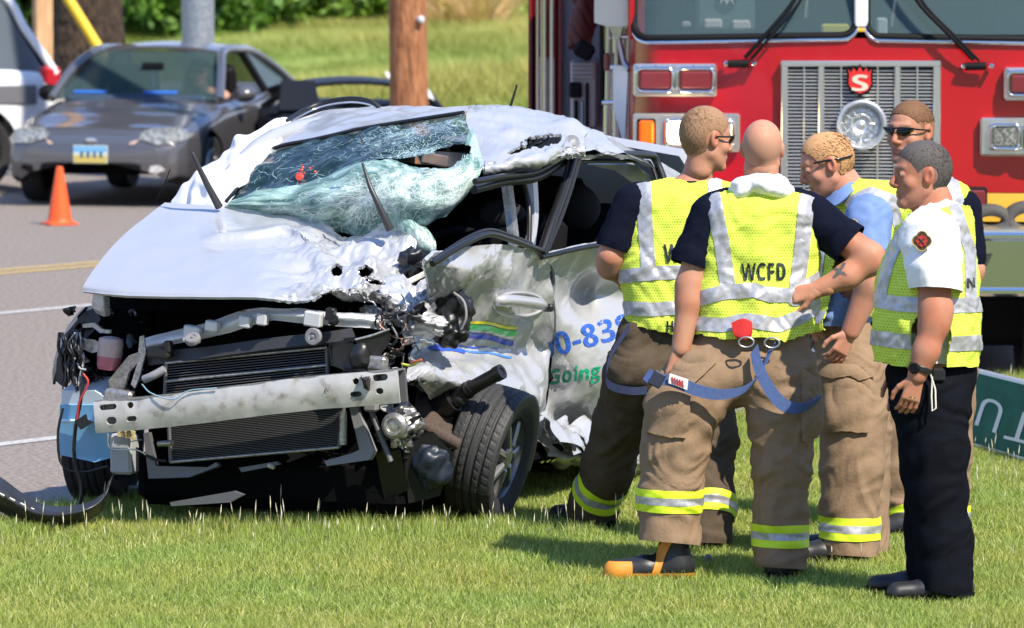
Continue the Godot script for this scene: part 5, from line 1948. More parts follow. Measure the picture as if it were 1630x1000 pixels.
	for q in [[1578, 352, 0.095], [1640, 350, 0.11], [1030, 352, 0.1]]:
		m = MB.new()
		var c := E(q[0], q[1], -0.2)
		for k in 3:
			var ring := []
			for j in 21: ring.append(c + eng_b * (0.04 + 0.05 * k) + (eng_x * cos(TAU * j / 20) * 1.25 + Vector3.UP * sin(TAU * j / 20) * 0.75) * (q[2] - 0.02))
			m.tube(ring, 0.032, 8, false)
		part(o, "hose_coil", m, mat(col(0.07, 0.065, 0.06), 0.8))
	m = MB.new()
	ebox(m, 1528, 298, 1572, 336, -0.03, 0.06, 0.012)
	var tl := part(o, "side_lamp", m, M.black)
	m = MB.new()
	ebox(m, 1532, 303, 1569, 331, -0.045, 0.03, 0.008)
	var tlm := lens.duplicate()
	part(tl, "red_lens", m, tlm)
	# tow eyes and front wheels
	for s in [0, 1]:
		var c := E([1075, 1665][s], 540, 0.9)
		c.y = ROAD_Y + 0.52
		part(o, "tyre", tyre(c, eng_x, 0.52, 0.32, 60, 20, false), M.rubber)
		m = MB.new()
		m.lathe(c, eng_x * (2 * s - 1), [[0.30, 0.10], [0.27, 0.15], [0.14, 0.12], [0.12, 0.16], [0.0, 0.17]], 28)
		part(o, "rim", m, M.chrome)
	m = MB.new()
	var c0 := E(1370, 470, 3.2); c0.y = ROAD_Y + 0.45
	m.box(c0 + eng_b * 2.6, Vector3(2.3, 0.7, 0.9), Basis(eng_x, Vector3.UP, -eng_b), 0.1)
	part(o, "rear_axle", m, mat(col(0.012, 0.012, 0.012), 0.85))
	# the body behind the cab: bright corner, tread plate, gear
	var bodyx := func(px: float, py: float, back: float) -> Vector3: return E(px, py, back)
	m = MB.new()
	var p0 := E(844, -260, 3.3)
	var p1 := E(1700, 360, 3.3)
	m.box((p0 + p1) * 0.5 + eng_b * 2.6, Vector3((p1 - p0).dot(eng_x), p0.y - p1.y, 5.2), Basis(eng_x, Vector3.UP, -eng_b), 0.02)
	part(o, "body", m, red)
	var plate_mat := tri_map(mat(col(0.60, 0.60, 0.62), 0.45, 0.4), 9.0, tex_noise(302, 0.12, 2, [[0.0, Color(0.55, 0.55, 0.55)], [0.55, Color(0.75, 0.75, 0.77)], [1.0, Color(1, 1, 1)]], 256), tex_bump(303, 0.12, 2, 8.0, 256), 0.8)
	m = MB.new()
	ebox(m, 893, -260, 1010, 360, 3.24, 0.06, 0.006)
	part(o, "tread_plate", m, plate_mat)
	m = MB.new()
	rows = []
	for r in 2:
		var row := PackedVector3Array()
		for k in 30:
			var t := k / 29.0
			row.append(E(lerpf(847, 889, t), [-260, 360][r], 3.22 - 0.035 * sin(t * PI) - 0.018 * absf(sin(t * PI * 3.0))))
		rows.append(row)
	m.sheet(rows, 0.01)
	part(o, "bright_corner", m, M.chrome)
	for q in [[841, 847], [889, 895]]:
		m = MB.new()
		ebox(m, q[0], -260, q[1], 360, 3.17, 0.08, 0.01)
		part(o, "corner_strip", m, mat(col(0.16, 0.01, 0.015), 0.3))
	m = MB.new()
	ebox(m, 908, 96, 951, 205, 2.95, 0.3, 0.015)
	var gb := part(o, "gear_box", m, mat(col(0.30, 0.30, 0.31), 0.45, 0.5))
	for k in 4:
		m = MB.new()
		ebox(m, 909, 100 + k * 7, 945, 104 + k * 7, 2.93, 0.03, 0.006)
		part(gb, "louvre", m, mat(col(0.42, 0.42, 0.43), 0.4, 0.6))
	m = MB.new()
	ebox(m, 906, 131, 926, 156, 2.90, 0.06, 0.01)
	part(gb, "latch", m, M.black)
	for q in [[914, 160, 920, 205], [932, 132, 937, 205], [924, 160, 928, 205]]:
		m = MB.new()
		ebox(m, q[0], q[1], q[2], q[3], 2.92, 0.04, 0.006)
		part(gb, "upright", m, M.black if q[0] != 924 else M.chrome)
	for k in 7:
		m = MB.new()
		var pts := []
		for j in 5: pts.append(E(916 + k * 4 + 7 * sin(j * 1.4 + k), -10 + j * 20 + 5 * cos(k * 2.0), 2.95 + 0.05 * sin(j + k)))
		m.tube(Array(curve(pts, 14)), 0.03, 8)
		part(o, "hose", m, mat(col(0.10, 0.03, 0.025), 0.7))
	m = MB.new()
	m.box(E(930, 80, 2.9), Vector3(0.12, 0.10, 0.1), Basis(Vector3.FORWARD, 0.5), 0.02)
	part(o, "hose_nozzle", m, M.black)
	# grab rails and mirror on the cab's side
	for q in [[958, 38, 958, 168, 0.014, 1], [968, 40, 966, 230, 0.02, 0], [981, 44, 981, 236, 0.028, 0], [993, 44, 992, 236, 0.014, 0], [1001, 30, 1000, 232, 0.02, 0]]:
		m = MB.new()
		m.tube([E(q[0], q[1], 0.55), E(q[2], q[3], 0.55)], q[4], 10)
		part(o, "grab_rail", m, M.black if q[5] else M.chrome)
	for q in [[958, 164, 996, 0.016], [962, 108, 1002, 0.02], [975, 60, 1000, 0.015]]:
		m = MB.new()
		m.tube([E(q[0], q[1], 0.54), E(q[2], q[1] - 2, 0.54)], q[3], 8)
		part(o, "rail_bracket", m, M.chrome)
	m = MB.new()
	ebox(m, 961, 84, 971, 113, 0.5, 0.06, 0.01)
	part(o, "marker_lamp", m, lens)
	m = MB.new()
	m.sheet([PackedVector3Array([E(976, 105, 0.5), E(1000, 104, 0.5)]), PackedVector3Array([E(976, 170, 0.5), E(994, 236, 0.5)])], 0.02)
	part(o, "kick_plate", m, M.chrome)
	var mp := []
	for q in [[946, -60], [1014, -60], [1016, 24], [1010, 38], [990, 42], [962, 41], [946, 36]]: mp.append(E(q[0], q[1], 0.42))
	m = MB.new()
	m.prism(mp, eng_b * 0.16)
	var mr := part(o, "mirror_housing", m, satin)
	mp = []
	for q in [[968, 40], [992, 42], [986, 62], [978, 62]]: mp.append(E(q[0], q[1], 0.46))
	m = MB.new()
	m.prism(mp, eng_b * 0.06)
	part(mr, "mirror_neck", m, M.chrome)
	m = MB.new()
	m.tube([E(984, 60, 0.48), E(994, 100, 0.48), E(1003, 112, 0.40)], 0.018, 8)
	part(mr, "mirror_arm", m, M.steel)
	m = MB.new()
	m.lathe(E(1370, 545, -0.1), -eng_b, [[0.05, -0.1], [0.06, 0.0], [0.035, 0.02], [0.035, 0.0], [0.0, 0.0]], 16)
	part(o, "tow_eye", m, M.steel)

# ---------------------------------------------------------------- other cars, cone, sign, debris, cloth

func car_points(at: Vector3, fwd: Vector3): return CarAxes.new(at, fwd)

class CarAxes:
	var o: Vector3
	var f: Vector3
	var l: Vector3
	func _init(at: Vector3, fwd: Vector3) -> void:
		o = at; f = fwd; l = Vector3.UP.cross(fwd)
	func g(back: float, left: float, up: float) -> Vector3: return o - f * back + l * left + Vector3(0, up, 0)

func car_body(A, st: Array, wheels: Array, wr: float) -> MB:
	# st: [back, half width, bottom, shoulder, top]; arches are cut out round the wheels
	var rows := []
	var n := 90
	var keys := []
	for s in st: keys.append(Vector3(s[1], s[2], s[3]))
	for k in n:
		var x: float = lerpf(st[0][0], st[-1][0], k / float(n - 1))
		var j := 0
		while j < st.size() - 2 and st[j + 1][0] < x: j += 1
		var t: float = clampf((x - st[j][0]) / (st[j + 1][0] - st[j][0]), 0, 1)
		t = t * t * (3 - 2 * t) * 0.5 + t * 0.5
		var w: float = lerpf(st[j][1], st[j + 1][1], t)
		var b: float = lerpf(st[j][2], st[j + 1][2], t)
		var sh: float = lerpf(st[j][3], st[j + 1][3], t)
		var tp: float = lerpf(st[j][4], st[j + 1][4], t)
		var half := []
		half.append([w * 0.90, b])
		half.append([w * 0.97, b + 0.05])
		for q in 10: half.append([w * (0.985 + 0.015 * sin(q / 9.0 * PI)), lerpf(b + 0.07, sh - 0.10, q / 9.0)])
		half.append([w * 0.975, sh - 0.05]); half.append([w * 0.94, sh]); half.append([w * 0.86, lerpf(sh, tp, 0.45)]); half.append([w * 0.6, lerpf(sh, tp, 0.85)]); half.append([w * 0.3, tp]); half.append([0.0, tp + 0.005])
		var row := PackedVector3Array()
		for q in half: row.append(A.g(x, -q[0], q[1]))
		for q in half.size() - 1: row.append(A.g(x, half[half.size() - 2 - q][0], half[half.size() - 2 - q][1]))
		rows.append(row)
	var m := MB.new()
	m.grid(rows, false, true)
	for e in [0, rows.size() - 1]:
		var c := Vector3.ZERO
		for q in rows[e]: c += q / rows[e].size()
		var fan := []
		for k in 13:
			var ring := PackedVector3Array()
			for q in rows[e]: ring.append((q as Vector3).lerp(c, k / 12.0) + A.f * (0.03 * sin(k / 12.0 * PI / 2) * (1 if e == 0 else -1)))
			fan.append(ring)
		m.grid(fan, false, e == 0)
	var f := PackedFloat32Array()
	for q in m.v:
		var d := 9.0
		var r: Vector3 = q - A.o
		for w in wheels:
			if absf(r.dot(A.l)) > 0.5: d = minf(d, Vector2(-r.dot(A.f) - w, r.y - wr).length() - wr * 1.17)
		f.append(d)
	var body := MB.new()
	body.shell(m.cut(f).normals(), 0.01)
	return body

func front_piece(b: MB, A, left: float, up: float, rx: float, ry: float, power: float, back: float) -> MB:     # a patch of the nose, lifted off the body
	var val := PackedFloat32Array()
	if b.n.size() != b.v.size(): b.normals()
	for j in b.v.size():
		var r: Vector3 = b.v[j] - A.o
		var d := 1.0 - pow(pow(absf((r.dot(A.l) - left) / rx), power) + pow(absf((r.y - up) / ry), power), 1.0 / power)
		if -r.dot(A.f) > back or b.n[j].dot(A.f) < 0.05: d = -1.0
		val.append(d)
	var m := b.cut(val)
	if m.v.size():
		m.normals()
		m.push(0.012)
	return m

func wheel_parts(o: Node3D, A, back: float, left: float, r: float, rim: Material) -> void:
	var c: Vector3 = A.g(back, left, r)
	part(o, "tyre", tyre(c, A.l, r, 0.19, 40, 16, false), M.rubber)
	var m := MB.new()
	m.lathe(c, A.l * signf(left), [[r * 0.68, 0.06], [r * 0.64, 0.09], [r * 0.55, 0.05], [r * 0.2, 0.06], [r * 0.16, 0.09], [0.0, 0.095]], 24)
	var w := part(o, "rim", m, rim)
	for k in 5:
		var a := TAU * k / 5
		m = MB.new()
		var d := Vector3.UP * cos(a) + Vector3(A.f) * sin(a)
		m.box(c + A.l * signf(left) * 0.085 + d * r * 0.38, Vector3(r * 0.5, 0.05, 0.02), Basis(d, A.l.cross(d), A.l), 0.006)
		part(w, "spoke", m, rim)

func pane(o: Node3D, called: String, q: Array, mt: Material, th := 0.01) -> MeshInstance3D:      # four corners, clockwise from outside
	var rows := []
	for r in 6:
		var row := PackedVector3Array()
		for k in 6: row.append((q[0] as Vector3).lerp(q[3], r / 5.0).lerp((q[1] as Vector3).lerp(q[2], r / 5.0), k / 5.0))
		rows.append(row)
	var m := MB.new()
	m.sheet(rows, th)
	return part(o, called, m, mt)

func greenhouse(o: Node3D, A, g: Array, paint: Material, glassy: Material, broken := false) -> void:
	# g: [cowl back, cowl up, windscreen top back, roof up, roof rear back, rear glass foot back, rear foot up, half width low, half width high]
	var cb: float = g[0]
	var cu: float = g[1]
	var wb: float = g[2]
	var ru: float = g[3]
	var rb: float = g[4]
	var eb: float = g[5]
	var eu: float = g[6]
	var wl: float = g[7]
	var wh: float = g[8]
	var rows := []
	for k in 14:
		var t := k / 13.0
		var row := PackedVector3Array()
		for j in 17:
			var s := j / 8.0 - 1.0
			row.append(A.g(lerpf(wb, rb, t), -s * wh, ru - 0.05 * s * s - 0.03 * pow(2 * t - 1, 2.0)))
		rows.append(row)
	var m := MB.new()
	m.sheet(rows, 0.03, true)
	part(o, "car_roof", m, paint)
	for s in [-1.0, 1.0]:
		m = MB.new()
		m.tube(Array(curve([A.g(cb, s * wl, cu), A.g((cb + wb) / 2 - 0.02, s * (wl + wh) / 2 * 1.01, (cu + ru) / 2 + 0.02), A.g(wb, s * wh, ru - 0.05), A.g((wb + rb) / 2, s * (wh + 0.005), ru - 0.04), A.g(rb, s * wh, ru - 0.07), A.g((rb + eb) / 2, s * (wl + wh) / 2, (ru + eu) / 2 - 0.01), A.g(eb, s * wl, eu)], 40)), 0.04, 8)
		part(o, "roof_side_rail", m, paint)
		m = MB.new()
		m.tube([A.g(lerpf(wb, rb, 0.62), s * (wh + 0.005), ru - 0.06), A.g(lerpf(cb, eb, 0.60), s * wl, lerpf(cu, eu, 0.6))], 0.035, 8)
		part(o, "door_post", m, M.black)
	if broken: return
	pane(o, "windscreen", [A.g(wb, -wh, ru - 0.05), A.g(wb, wh, ru - 0.05), A.g(cb, wl, cu), A.g(cb, -wl, cu)], glassy)
	pane(o, "rear_window", [A.g(rb, wh, ru - 0.06), A.g(rb, -wh, ru - 0.06), A.g(eb, -wl, eu), A.g(eb, wl, eu)], glassy)
	for s in [-1.0, 1.0]:
		var f := lerpf(cb, eb, 0.58)
		var t := lerpf(wb, rb, 0.60)
		if s < 0 or g.size() < 10: pane(o, "side_window", [A.g(wb + 0.03, s * wh, ru - 0.06), A.g(t, s * wh, ru - 0.05), A.g(f, s * wl, cu), A.g(cb + 0.12, s * wl, cu)] if s > 0 else [A.g(t, s * wh, ru - 0.05), A.g(wb + 0.03, s * wh, ru - 0.06), A.g(cb + 0.12, s * wl, cu), A.g(f, s * wl, cu)], glassy)
		pane(o, "quarter_window", [A.g(t + 0.05, s * wh, ru - 0.05), A.g(rb, s * wh, ru - 0.07), A.g(eb - 0.1, s * wl, eu), A.g(f + 0.06, s * wl, cu)], glassy)

var coupe_px := Vector2(146, 330)
const COUPE_TURN := 13.5

func build_cars() -> void:
	# grey coupe
	var paint := mat(col(0.115, 0.113, 0.12), 0.3, 0.45)
	paint.clearcoat_enabled = true
	paint.clearcoat = 1.0
	paint.clearcoat_roughness = 0.05
	var tint := mat(col(0.05, 0.085, 0.085, 0.48), 0.03)
	tint.metallic_specular = 0.35
	tint.transparency = BaseMaterial3D.TRANSPARENCY_ALPHA
	var fwd := Vector3(-sin(deg_to_rad(COUPE_TURN)), 0, cos(deg_to_rad(COUPE_TURN)))
	var at := G(coupe_px.x, coupe_px.y, ROAD_Y)
	var A = car_points(at, fwd)
	var o := thing("coupe", A.g(2.2, 0, 0), "dark grey two-door coupe stopped on the far lanes, driver at the wheel", "car")
	var b := car_body(A, [[0.0, 0.62, 0.30, 0.50, 0.55], [0.05, 0.74, 0.22, 0.56, 0.60], [0.22, 0.80, 0.20, 0.64, 0.68], [0.8, 0.835, 0.2, 0.74, 0.80], [1.35, 0.84, 0.2, 0.82, 0.90], [2.0, 0.845, 0.2, 0.86, 0.89], [3.0, 0.845, 0.2, 0.91, 0.94], [3.6, 0.83, 0.22, 0.93, 0.96], [4.2, 0.77, 0.28, 0.88, 0.92], [4.45, 0.60, 0.38, 0.76, 0.80]], [0.86, 3.32], 0.29)
	part(o, "car_body", b, paint)
	greenhouse(o, A, [1.28, 0.88, 2.0, 1.33, 2.9, 3.7, 0.94, 0.77, 0.59, 1], paint, tint)
	var m := MB.new()
	m.box(A.g(2.2, 0, 0.50), Vector3(1.2, 0.5, 3.2), Basis(A.l, Vector3.UP, A.f), 0.1)
	part(o, "cabin_lining", m, M.black)
	m = MB.new()
	m.box(A.g(1.42, 0, 0.86), Vector3(1.3, 0.12, 0.3), Basis(A.l, Vector3.UP, A.f), 0.04)
	part(o, "dashboard", m, mat(col(0.02, 0.04, 0.07), 0.7))
	for s in [-1.0, 1.0]:
		for w in [0.86, 3.32]: wheel_parts(o, A, w, s * 0.745, 0.29, M.steel)
		m = MB.new()
		m.box(A.g(2.45, s * 0.36, 0.86), Vector3(0.46, 0.6, 0.14), Basis(A.l, Vector3.UP, A.f) * Basis(Vector3.RIGHT, 0.25), 0.05)
		part(o, "seat", m, M.black)
		m = blob(A.g(1.62, s * 0.90, 0.92), Vector3(0.10, 0.075, 0.09), 3, 0.004)
		part(o, "wing_mirror", m, paint if s > 0 else M.black)
		for lamp in [["headlight", 0.60, 0.605, 0.195, 0.072, tri_map(mat(col(0.60, 0.60, 0.57), 0.12, 0.3), 3.0, tex_noise(521, 0.05, 2, [[0.0, Color(0.35, 0.35, 0.35)], [0.5, Color(0.7, 0.7, 0.68)], [1.0, Color(1, 1, 1)]], 128)), 0.62], ["turn_signal", 0.36, 0.575, 0.085, 0.040, mat(col(0.50, 0.36, 0.28), 0.2), 0.3], ["fog_recess", 0.60, 0.33, 0.10, 0.038, M.black if s < 0 else mat(col(0.6, 0.6, 0.6), 0.25), 0.4]]:
			var g := front_piece(b, A, s * lamp[1], lamp[2], lamp[3], lamp[4], 2.0, lamp[6])
			if g.v.size(): part(o, lamp[0], g, lamp[5])
	m = front_piece(b, A, 0.0, 0.335, 0.45, 0.052, 6.0, 0.3)
	part(o, "air_intake", m, M.black)
	m = front_piece(b, A, 0.0, 0.225, 0.80, 0.045, 8.0, 0.5)
	if m.v.size(): part(o, "bumper_lip", m, M.black)
	m = MB.new()
	m.box(A.g(-0.035, 0, 0.455), Vector3(0.31, 0.155, 0.012), Basis(A.l, Vector3.UP, A.f), 0.004)
	var im := Image.create(62, 31, false, Image.FORMAT_RGB8)
	for y in 31:
		for x in 62:
			var cl := Color(0.45, 0.68, 0.85) if y < 12 else Color(0.80, 0.84, 0.80) if y < 17 else Color(0.78, 0.70, 0.38)
			if y > 9 and y < 22 and (x / 6) % 2 == 0 and x > 8 and x < 54: cl = Color(0.25, 0.38, 0.45)
			im.set_pixel(x, y, cl)
	var pm := mat(Color.WHITE, 0.4)
	part(o, "number_plate", m, mat(col(0.5, 0.55, 0.5), 0.4))
	m = MB.new()
	m.quad(A.g(-0.0425, -0.148, 0.527), A.g(-0.0425, 0.148, 0.527), A.g(-0.0425, 0.148, 0.383), A.g(-0.0425, -0.148, 0.383))
	pm.albedo_texture = ImageTexture.create_from_image(im)
	part(o, "plate_print", m, pm)
	m = MB.new()
	m.lathe(A.g(-0.01, 0, 0.575), A.f, [[0.05, 0.0], [0.045, 0.02], [0.0, 0.022]], 20)
	for j in m.v.size():
		m.v[j].y = at.y + 0.575 + (m.v[j].y - at.y - 0.575) * 0.45
	part(o, "emblem", m, M.chrome)
	m = MB.new()
	m.box(A.g(1.72, 0.03, 1.16), Vector3(0.2, 0.06, 0.03), Basis(A.l, Vector3.UP, A.f), 0.02)
	part(o, "inside_mirror", m, M.black)
	m = MB.new()
	m.box(A.g(1.74, 0.03, 1.05), Vector3(0.035, 0.17, 0.02), Basis(A.l, Vector3.UP, A.f), 0.008)
	part(o, "mirror_hanger", m, mat(col(0.02, 0.16, 0.55), 0.6))
	for s in [-0.45, 0.2]:
		m = MB.new()
		m.box(A.g(1.42, s, 0.935), Vector3(0.3, 0.03, 0.12), Basis(A.l, Vector3.UP, A.f), 0.01)
		part(o, "dashboard_cloth", m, mat(col(0.02, 0.14, 0.55), 0.8))
	# white utility vehicle at the frame's edge
	var white := mat(col(0.78, 0.79, 0.80), 0.25)
	white.clearcoat_enabled = true
	fwd = Vector3(-0.93, 0, 0.37).normalized()
	at = P(58, 120, 55.0); at.y = ROAD_Y
	A = car_points(at + fwd * 4.5, fwd)
	o = thing("sport_utility_vehicle", A.g(2.2, 0, 0), "white utility vehicle cut off by the picture edge, red tail lamp showing", "car")
	b = car_body(A, [[0.0, 0.70, 0.35, 0.85, 0.9], [0.1, 0.86, 0.3, 0.92, 0.98], [1.1, 0.92, 0.3, 1.02, 1.08], [1.4, 0.93, 0.3, 1.08, 1.12], [3.9, 0.93, 0.3, 1.10, 1.12], [4.38, 0.90, 0.34, 1.08, 1.1], [4.5, 0.80, 0.45, 1.02, 1.05]], [0.9, 3.62], 0.37)
	part(o, "car_body", b, white)
	greenhouse(o, A, [1.35, 1.10, 2.0, 1.86, 3.9, 4.42, 1.06, 0.86, 0.70], white, mat(col(0.10, 0.12, 0.14), 0.06))
	m = MB.new()
	m.box(A.g(2.3, 0, 0.7), Vector3(1.4, 0.7, 3.4), Basis(A.l, Vector3.UP, A.f), 0.1)
	part(o, "cabin_lining", m, M.black)
	for s in [-1.0, 1.0]:
		for w in [0.9, 3.62]: wheel_parts(o, A, w, s * 0.82, 0.37, M.steel)
		m = MB.new()
		m.box(A.g(4.36, s * 0.84, 0.98), Vector3(0.10, 0.30, 0.20), Basis(A.l, Vector3.UP, A.f), 0.03)
		part(o, "tail_lamp", m, mat(col(0.45, 0.02, 0.03), 0.2))
		m = MB.new()
		m.box(A.g(3.9, s * 0.925, 0.88), Vector3(0.03, 0.17, 0.62), Basis(A.l, Vector3.UP, A.f), 0.012)
		part(o, "side_moulding", m, mat(col(0.14, 0.14, 0.15), 0.5))
	# dark wreck beyond, roof and broken glass over the silver car
	var navy := mat(col(0.010, 0.011, 0.015), 0.4)
	navy.metallic_specular = 0.25
	fwd = Vector3(0.14, 0, 0.99).normalized()
	at = P(556, 200, 53.5); at.y = ROAD_Y
	A = car_points(at + fwd * 2.4, fwd)
	o = thing("dark_car", A.g(2.2, 0, 0), "dark crashed car with broken windows behind the silver wreck's roof", "car")
	b = car_body(A, [[0.0, 0.62, 0.25, 0.48, 0.52], [0.1, 0.74, 0.2, 0.54, 0.58], [0.9, 0.80, 0.2, 0.64, 0.70], [1.5, 0.80, 0.2, 0.72, 0.78], [3.2, 0.80, 0.2, 0.74, 0.78], [4.1, 0.76, 0.3, 0.74, 0.78], [4.4, 0.62, 0.4, 0.68, 0.72]], [0.86, 3.4], 0.3)
	part(o, "car_body", crumple(b, 401, 0.06, 0.02, 0.0), navy)
	greenhouse(o, A, [1.55, 0.74, 2.05, 1.03, 2.95, 3.5, 0.80, 0.74, 0.50], navy, M.glass, true)
	pane(o, "door", [A.g(1.8, -0.66, 1.06), A.g(1.9, -0.36, 1.04), A.g(1.6, -0.34, 0.80), A.g(1.5, -0.72, 0.80)], navy, 0.05)
	m = MB.new()
	m.grid(spline([[A.g(1.98, 0.50, 1.06), A.g(2.0, 0.26, 1.08)], [A.g(1.75, 0.58, 0.98), A.g(1.8, 0.34, 1.0)], [A.g(1.58, 0.66, 0.86), A.g(1.62, 0.42, 0.88)]], 20, 20))
	var shards := mat(col(0.6, 0.64, 0.62), 0.3)
	part(o, "shattered_glass", without(crumple(m, 405, 0.05, 0.03, 0.02), [[618, 150, 8, 6, 0.3], [640, 160, 7, 5, 0.0]], 3), shards)
	m = MB.new()
	m.box(A.g(2.5, 0.5, 0.98), Vector3(0.05, 0.04, 0.03), Basis.IDENTITY, 0.01)
	part(o, "red_tag", m, mat(col(0.6, 0.04, 0.03), 0.4))
	for s in [-1.0, 1.0]:
		for w in [0.86, 3.4]: wheel_parts(o, A, w, s * 0.77, 0.3, M.steel)

func build_small_things() -> void:
	# cone
	var c := G(95, 358, ROAD_Y)
	var o := thing("traffic_cone", c, "orange traffic cone standing on the road before the grey coupe", "traffic cone")
	var orange := mat(col(0.85, 0.10, 0.015), 0.45)
	var m := MB.new()
	m.box(c + Vector3(0, 0.012, 0), Vector3(0.24, 0.024, 0.24), Basis(Vector3.UP, 0.4), 0.008)
	part(o, "foot_plate", m, orange)
	m = MB.new()
	m.lathe(c, Vector3.UP, [[0.108, 0.022], [0.098, 0.05], [0.03, 0.455], [0.024, 0.475], [0.014, 0.476], [0.0, 0.47]], 32)
	part(o, "cone_shell", m, orange)
	# green street sign on the lawn, upside down
	var green := tri_map(mat(Color(0.02, 0.30, 0.20), 0.35), 2.0, tex_noise(501, 0.02, 3, [[0.0, Color(0.8, 0.8, 0.8)], [1.0, Color(1, 1, 1)]], 128))
	green.albedo_color = col(0.008, 0.15, 0.095)
	green.roughness = 0.6
	green.metallic_specular = 0.2
	var a := P(1265, 508, 26.2)
	var dir := P(1640, 606, 25.3) - P(1265, 508, 26.2)
	a = G(1262, 634)
	var bq := G(1660, 748)
	a.y = 0.01; bq.y = 0.01
	var along := (bq - a)
	var long := along.length()
	along = along.normalized()
	var hs := 0.37
	var upd := (Vector3.UP * 0.97 + Vector3(0.22, 0, -0.12)).normalized()
	upd = (upd - along * upd.dot(along)).normalized()
	var face := along.cross(upd)
	var sb := Basis(along, upd, face)
	o = thing("street_sign", a + along * long * 0.5, "green street name sign lying upside down on the lawn", "street sign")
	m = MB.new()
	m.box(a + along * (long * 0.5 + 0.15) + upd * hs * 0.5 - face * 0.06, Vector3(long + 0.3, hs, 0.12), sb, 0.01)
	part(o, "sign_case", m, mat(col(0.55, 0.56, 0.56), 0.4, 0.6))
	m = MB.new()
	m.box(a + along * (long * 0.5 + 0.15) + upd * hs * 0.5 + face * 0.002, Vector3(long + 0.26, hs - 0.045, 0.006), sb, 0.002)
	part(o, "sign_face", m, green)
	var px2 := func(q: Vector2) -> Vector3: return on_plane(q.x, q.y, face, face.dot(a) + 0.008)
	var cream := mat(col(0.62, 0.64, 0.60), 0.4)
	for t in [["U", 1546, 660, 1584, 667, 46], ["T", 1606, 700, 1650, 708, 46], ["S", 1281, 618, 1318, 622, 44]]:
		var ink := text_px(t[0], 0, 0, 100, 0, 100, 0.0, "Droid Sans", 500)
		for j in ink.v.size():
			var u := ink.v[j].x / 100.0
			var w := -ink.v[j].y / 100.0
			var base := Vector2(t[3], t[4]).lerp(Vector2(t[1], t[2]), u)
			if t[0] == "U": base = Vector2(1600, 644).lerp(Vector2(1566, 630), u)
			elif t[0] == "T": base = Vector2(1652, 662).lerp(Vector2(1612, 652), u)
			else: base = Vector2(1318, 560).lerp(Vector2(1284, 552), u)
			ink.v[j] = px2.call(base + Vector2(-0.32, 1.0) * w * t[5])
		part(o, "letter", ink, cream)
	for k in 3:
		m = MB.new()
		m.lathe(a + along * (long * (0.55 + 0.18 * k)) + upd * (hs + 0.001) - face * 0.06, upd, [[0.014, 0.0], [0.014, 0.004], [0.0, 0.005]], 10)
		part(o, "rivet", m, M.black)
	# black bumper cover in the gutter
	m = MB.new()
	var rows := []
	for q in [[[0, -2.35, 0.36], [0, 0, 0]]]: pass
	var bp := [[-40, 742, 786, 0.05], [0, 762, 812, 0.0], [30, 784, 828, -0.03], [62, 802, 838, -0.05], [100, 806, 838, -0.06], [140, 798, 830, -0.05], [165, 780, 815, 0.0], [176, 752, 790, 0.06]]
	var r0 := []
	var r1 := []
	var r2 := []
	for q in bp:
		r0.append(P(q[0] + 4, q[1], 25.05 + q[3])); r1.append(P(q[0] - 2, (q[1] + q[2]) / 2.0 - 3, 24.95 + q[3])); r2.append(P(q[0] - 4, q[2], 25.03 + q[3]))
	m.sheet(spline([r0, r1, r2], 50, 10), 0.006)
	o = thing("bumper_cover", G(80, 838, ROAD_Y), "torn black plastic bumper cover lying in the gutter", "car bumper")
	part(o, "cover_shell", m, mat(col(0.022, 0.022, 0.024), 0.35))
	for k in 4:
		m = MB.new()
		m.box(P(2 + k * 17, 788 + k * 8, 24.92), Vector3(0.03, 0.012, 0.01), Basis(Vector3.FORWARD, 0.5), 0.003)
		part(o, "clip", m, M.steel)
	# scraps on the grass
	var scrap := func(called: String, pts: Array, th: float, mt: Material, label: String) -> void:
		var w := []
		for q in pts: w.append(G(q[0], q[1]) + Vector3(0, q[2], 0))
		var mm := MB.new()
		mm.prism(w, Vector3(0, th, 0))
		tag(part(self, called, mm, mt), label, "car debris", "broken car parts on the ground")
	scrap.call("plastic_strip", [[390, 846, 0.03], [474, 844, 0.035], [476, 839, 0.03], [430, 836, 0.05], [392, 840, 0.03]], 0.012, M.plastic, "thin black plastic strip on the grass below the bumper beam")
	scrap.call("plastic_scrap", [[420, 838, 0.05], [446, 837, 0.05], [440, 832, 0.06], [428, 833, 0.06]], 0.006, mat(col(0.5, 0.48, 0.42), 0.5), "pale torn scrap lying on the thin black strip")
	scrap.call("plastic_scrap", [[660, 836, 0.03], [676, 832, 0.03], [670, 824, 0.05], [662, 828, 0.04]], 0.02, M.plastic, "small black scrap on the grass left of the tyre")
	var bl := blob(G(6, 832) + Vector3(0, 0.03, 0), Vector3(0.06, 0.05, 0.05), 7, 0.03, 12.0)
	tag(part(self, "crumpled_plastic", bl, mat(col(0.06, 0.055, 0.05), 0.7)), "crumpled dark plastic lump on the kerb at the picture's edge", "car debris", "broken car parts on the ground")
	bl = blob(G(1128, 902) + Vector3(0, 0.03, 0), Vector3(0.016, 0.02, 0.016), 9, 0.006, 20.0)
	tag(part(self, "grey_knob", bl, mat(col(0.12, 0.12, 0.125), 0.7)), "small grey knob in the grass between two pairs of boots", "car debris", "broken car parts on the ground")
	bl = blob(P(868, 742, 25.6), Vector3(0.1, 0.05, 0.08), 12, 0.04, 8.0)
	bl = MB.new()
	bl.box(G(212, 800) + Vector3(0, 0.05, 0), Vector3(0.07, 0.05, 0.05), Basis(Vector3.UP, 0.5), 0.012)
	tag(part(self, "lens_fragment", bl, mat(col(0.3, 0.33, 0.3), 0.2)), "broken clear lamp piece under the wreck's torn corner", "car debris", "broken car parts on the ground")
	# white sheet over the far windscreen pillar
	m = MB.new()
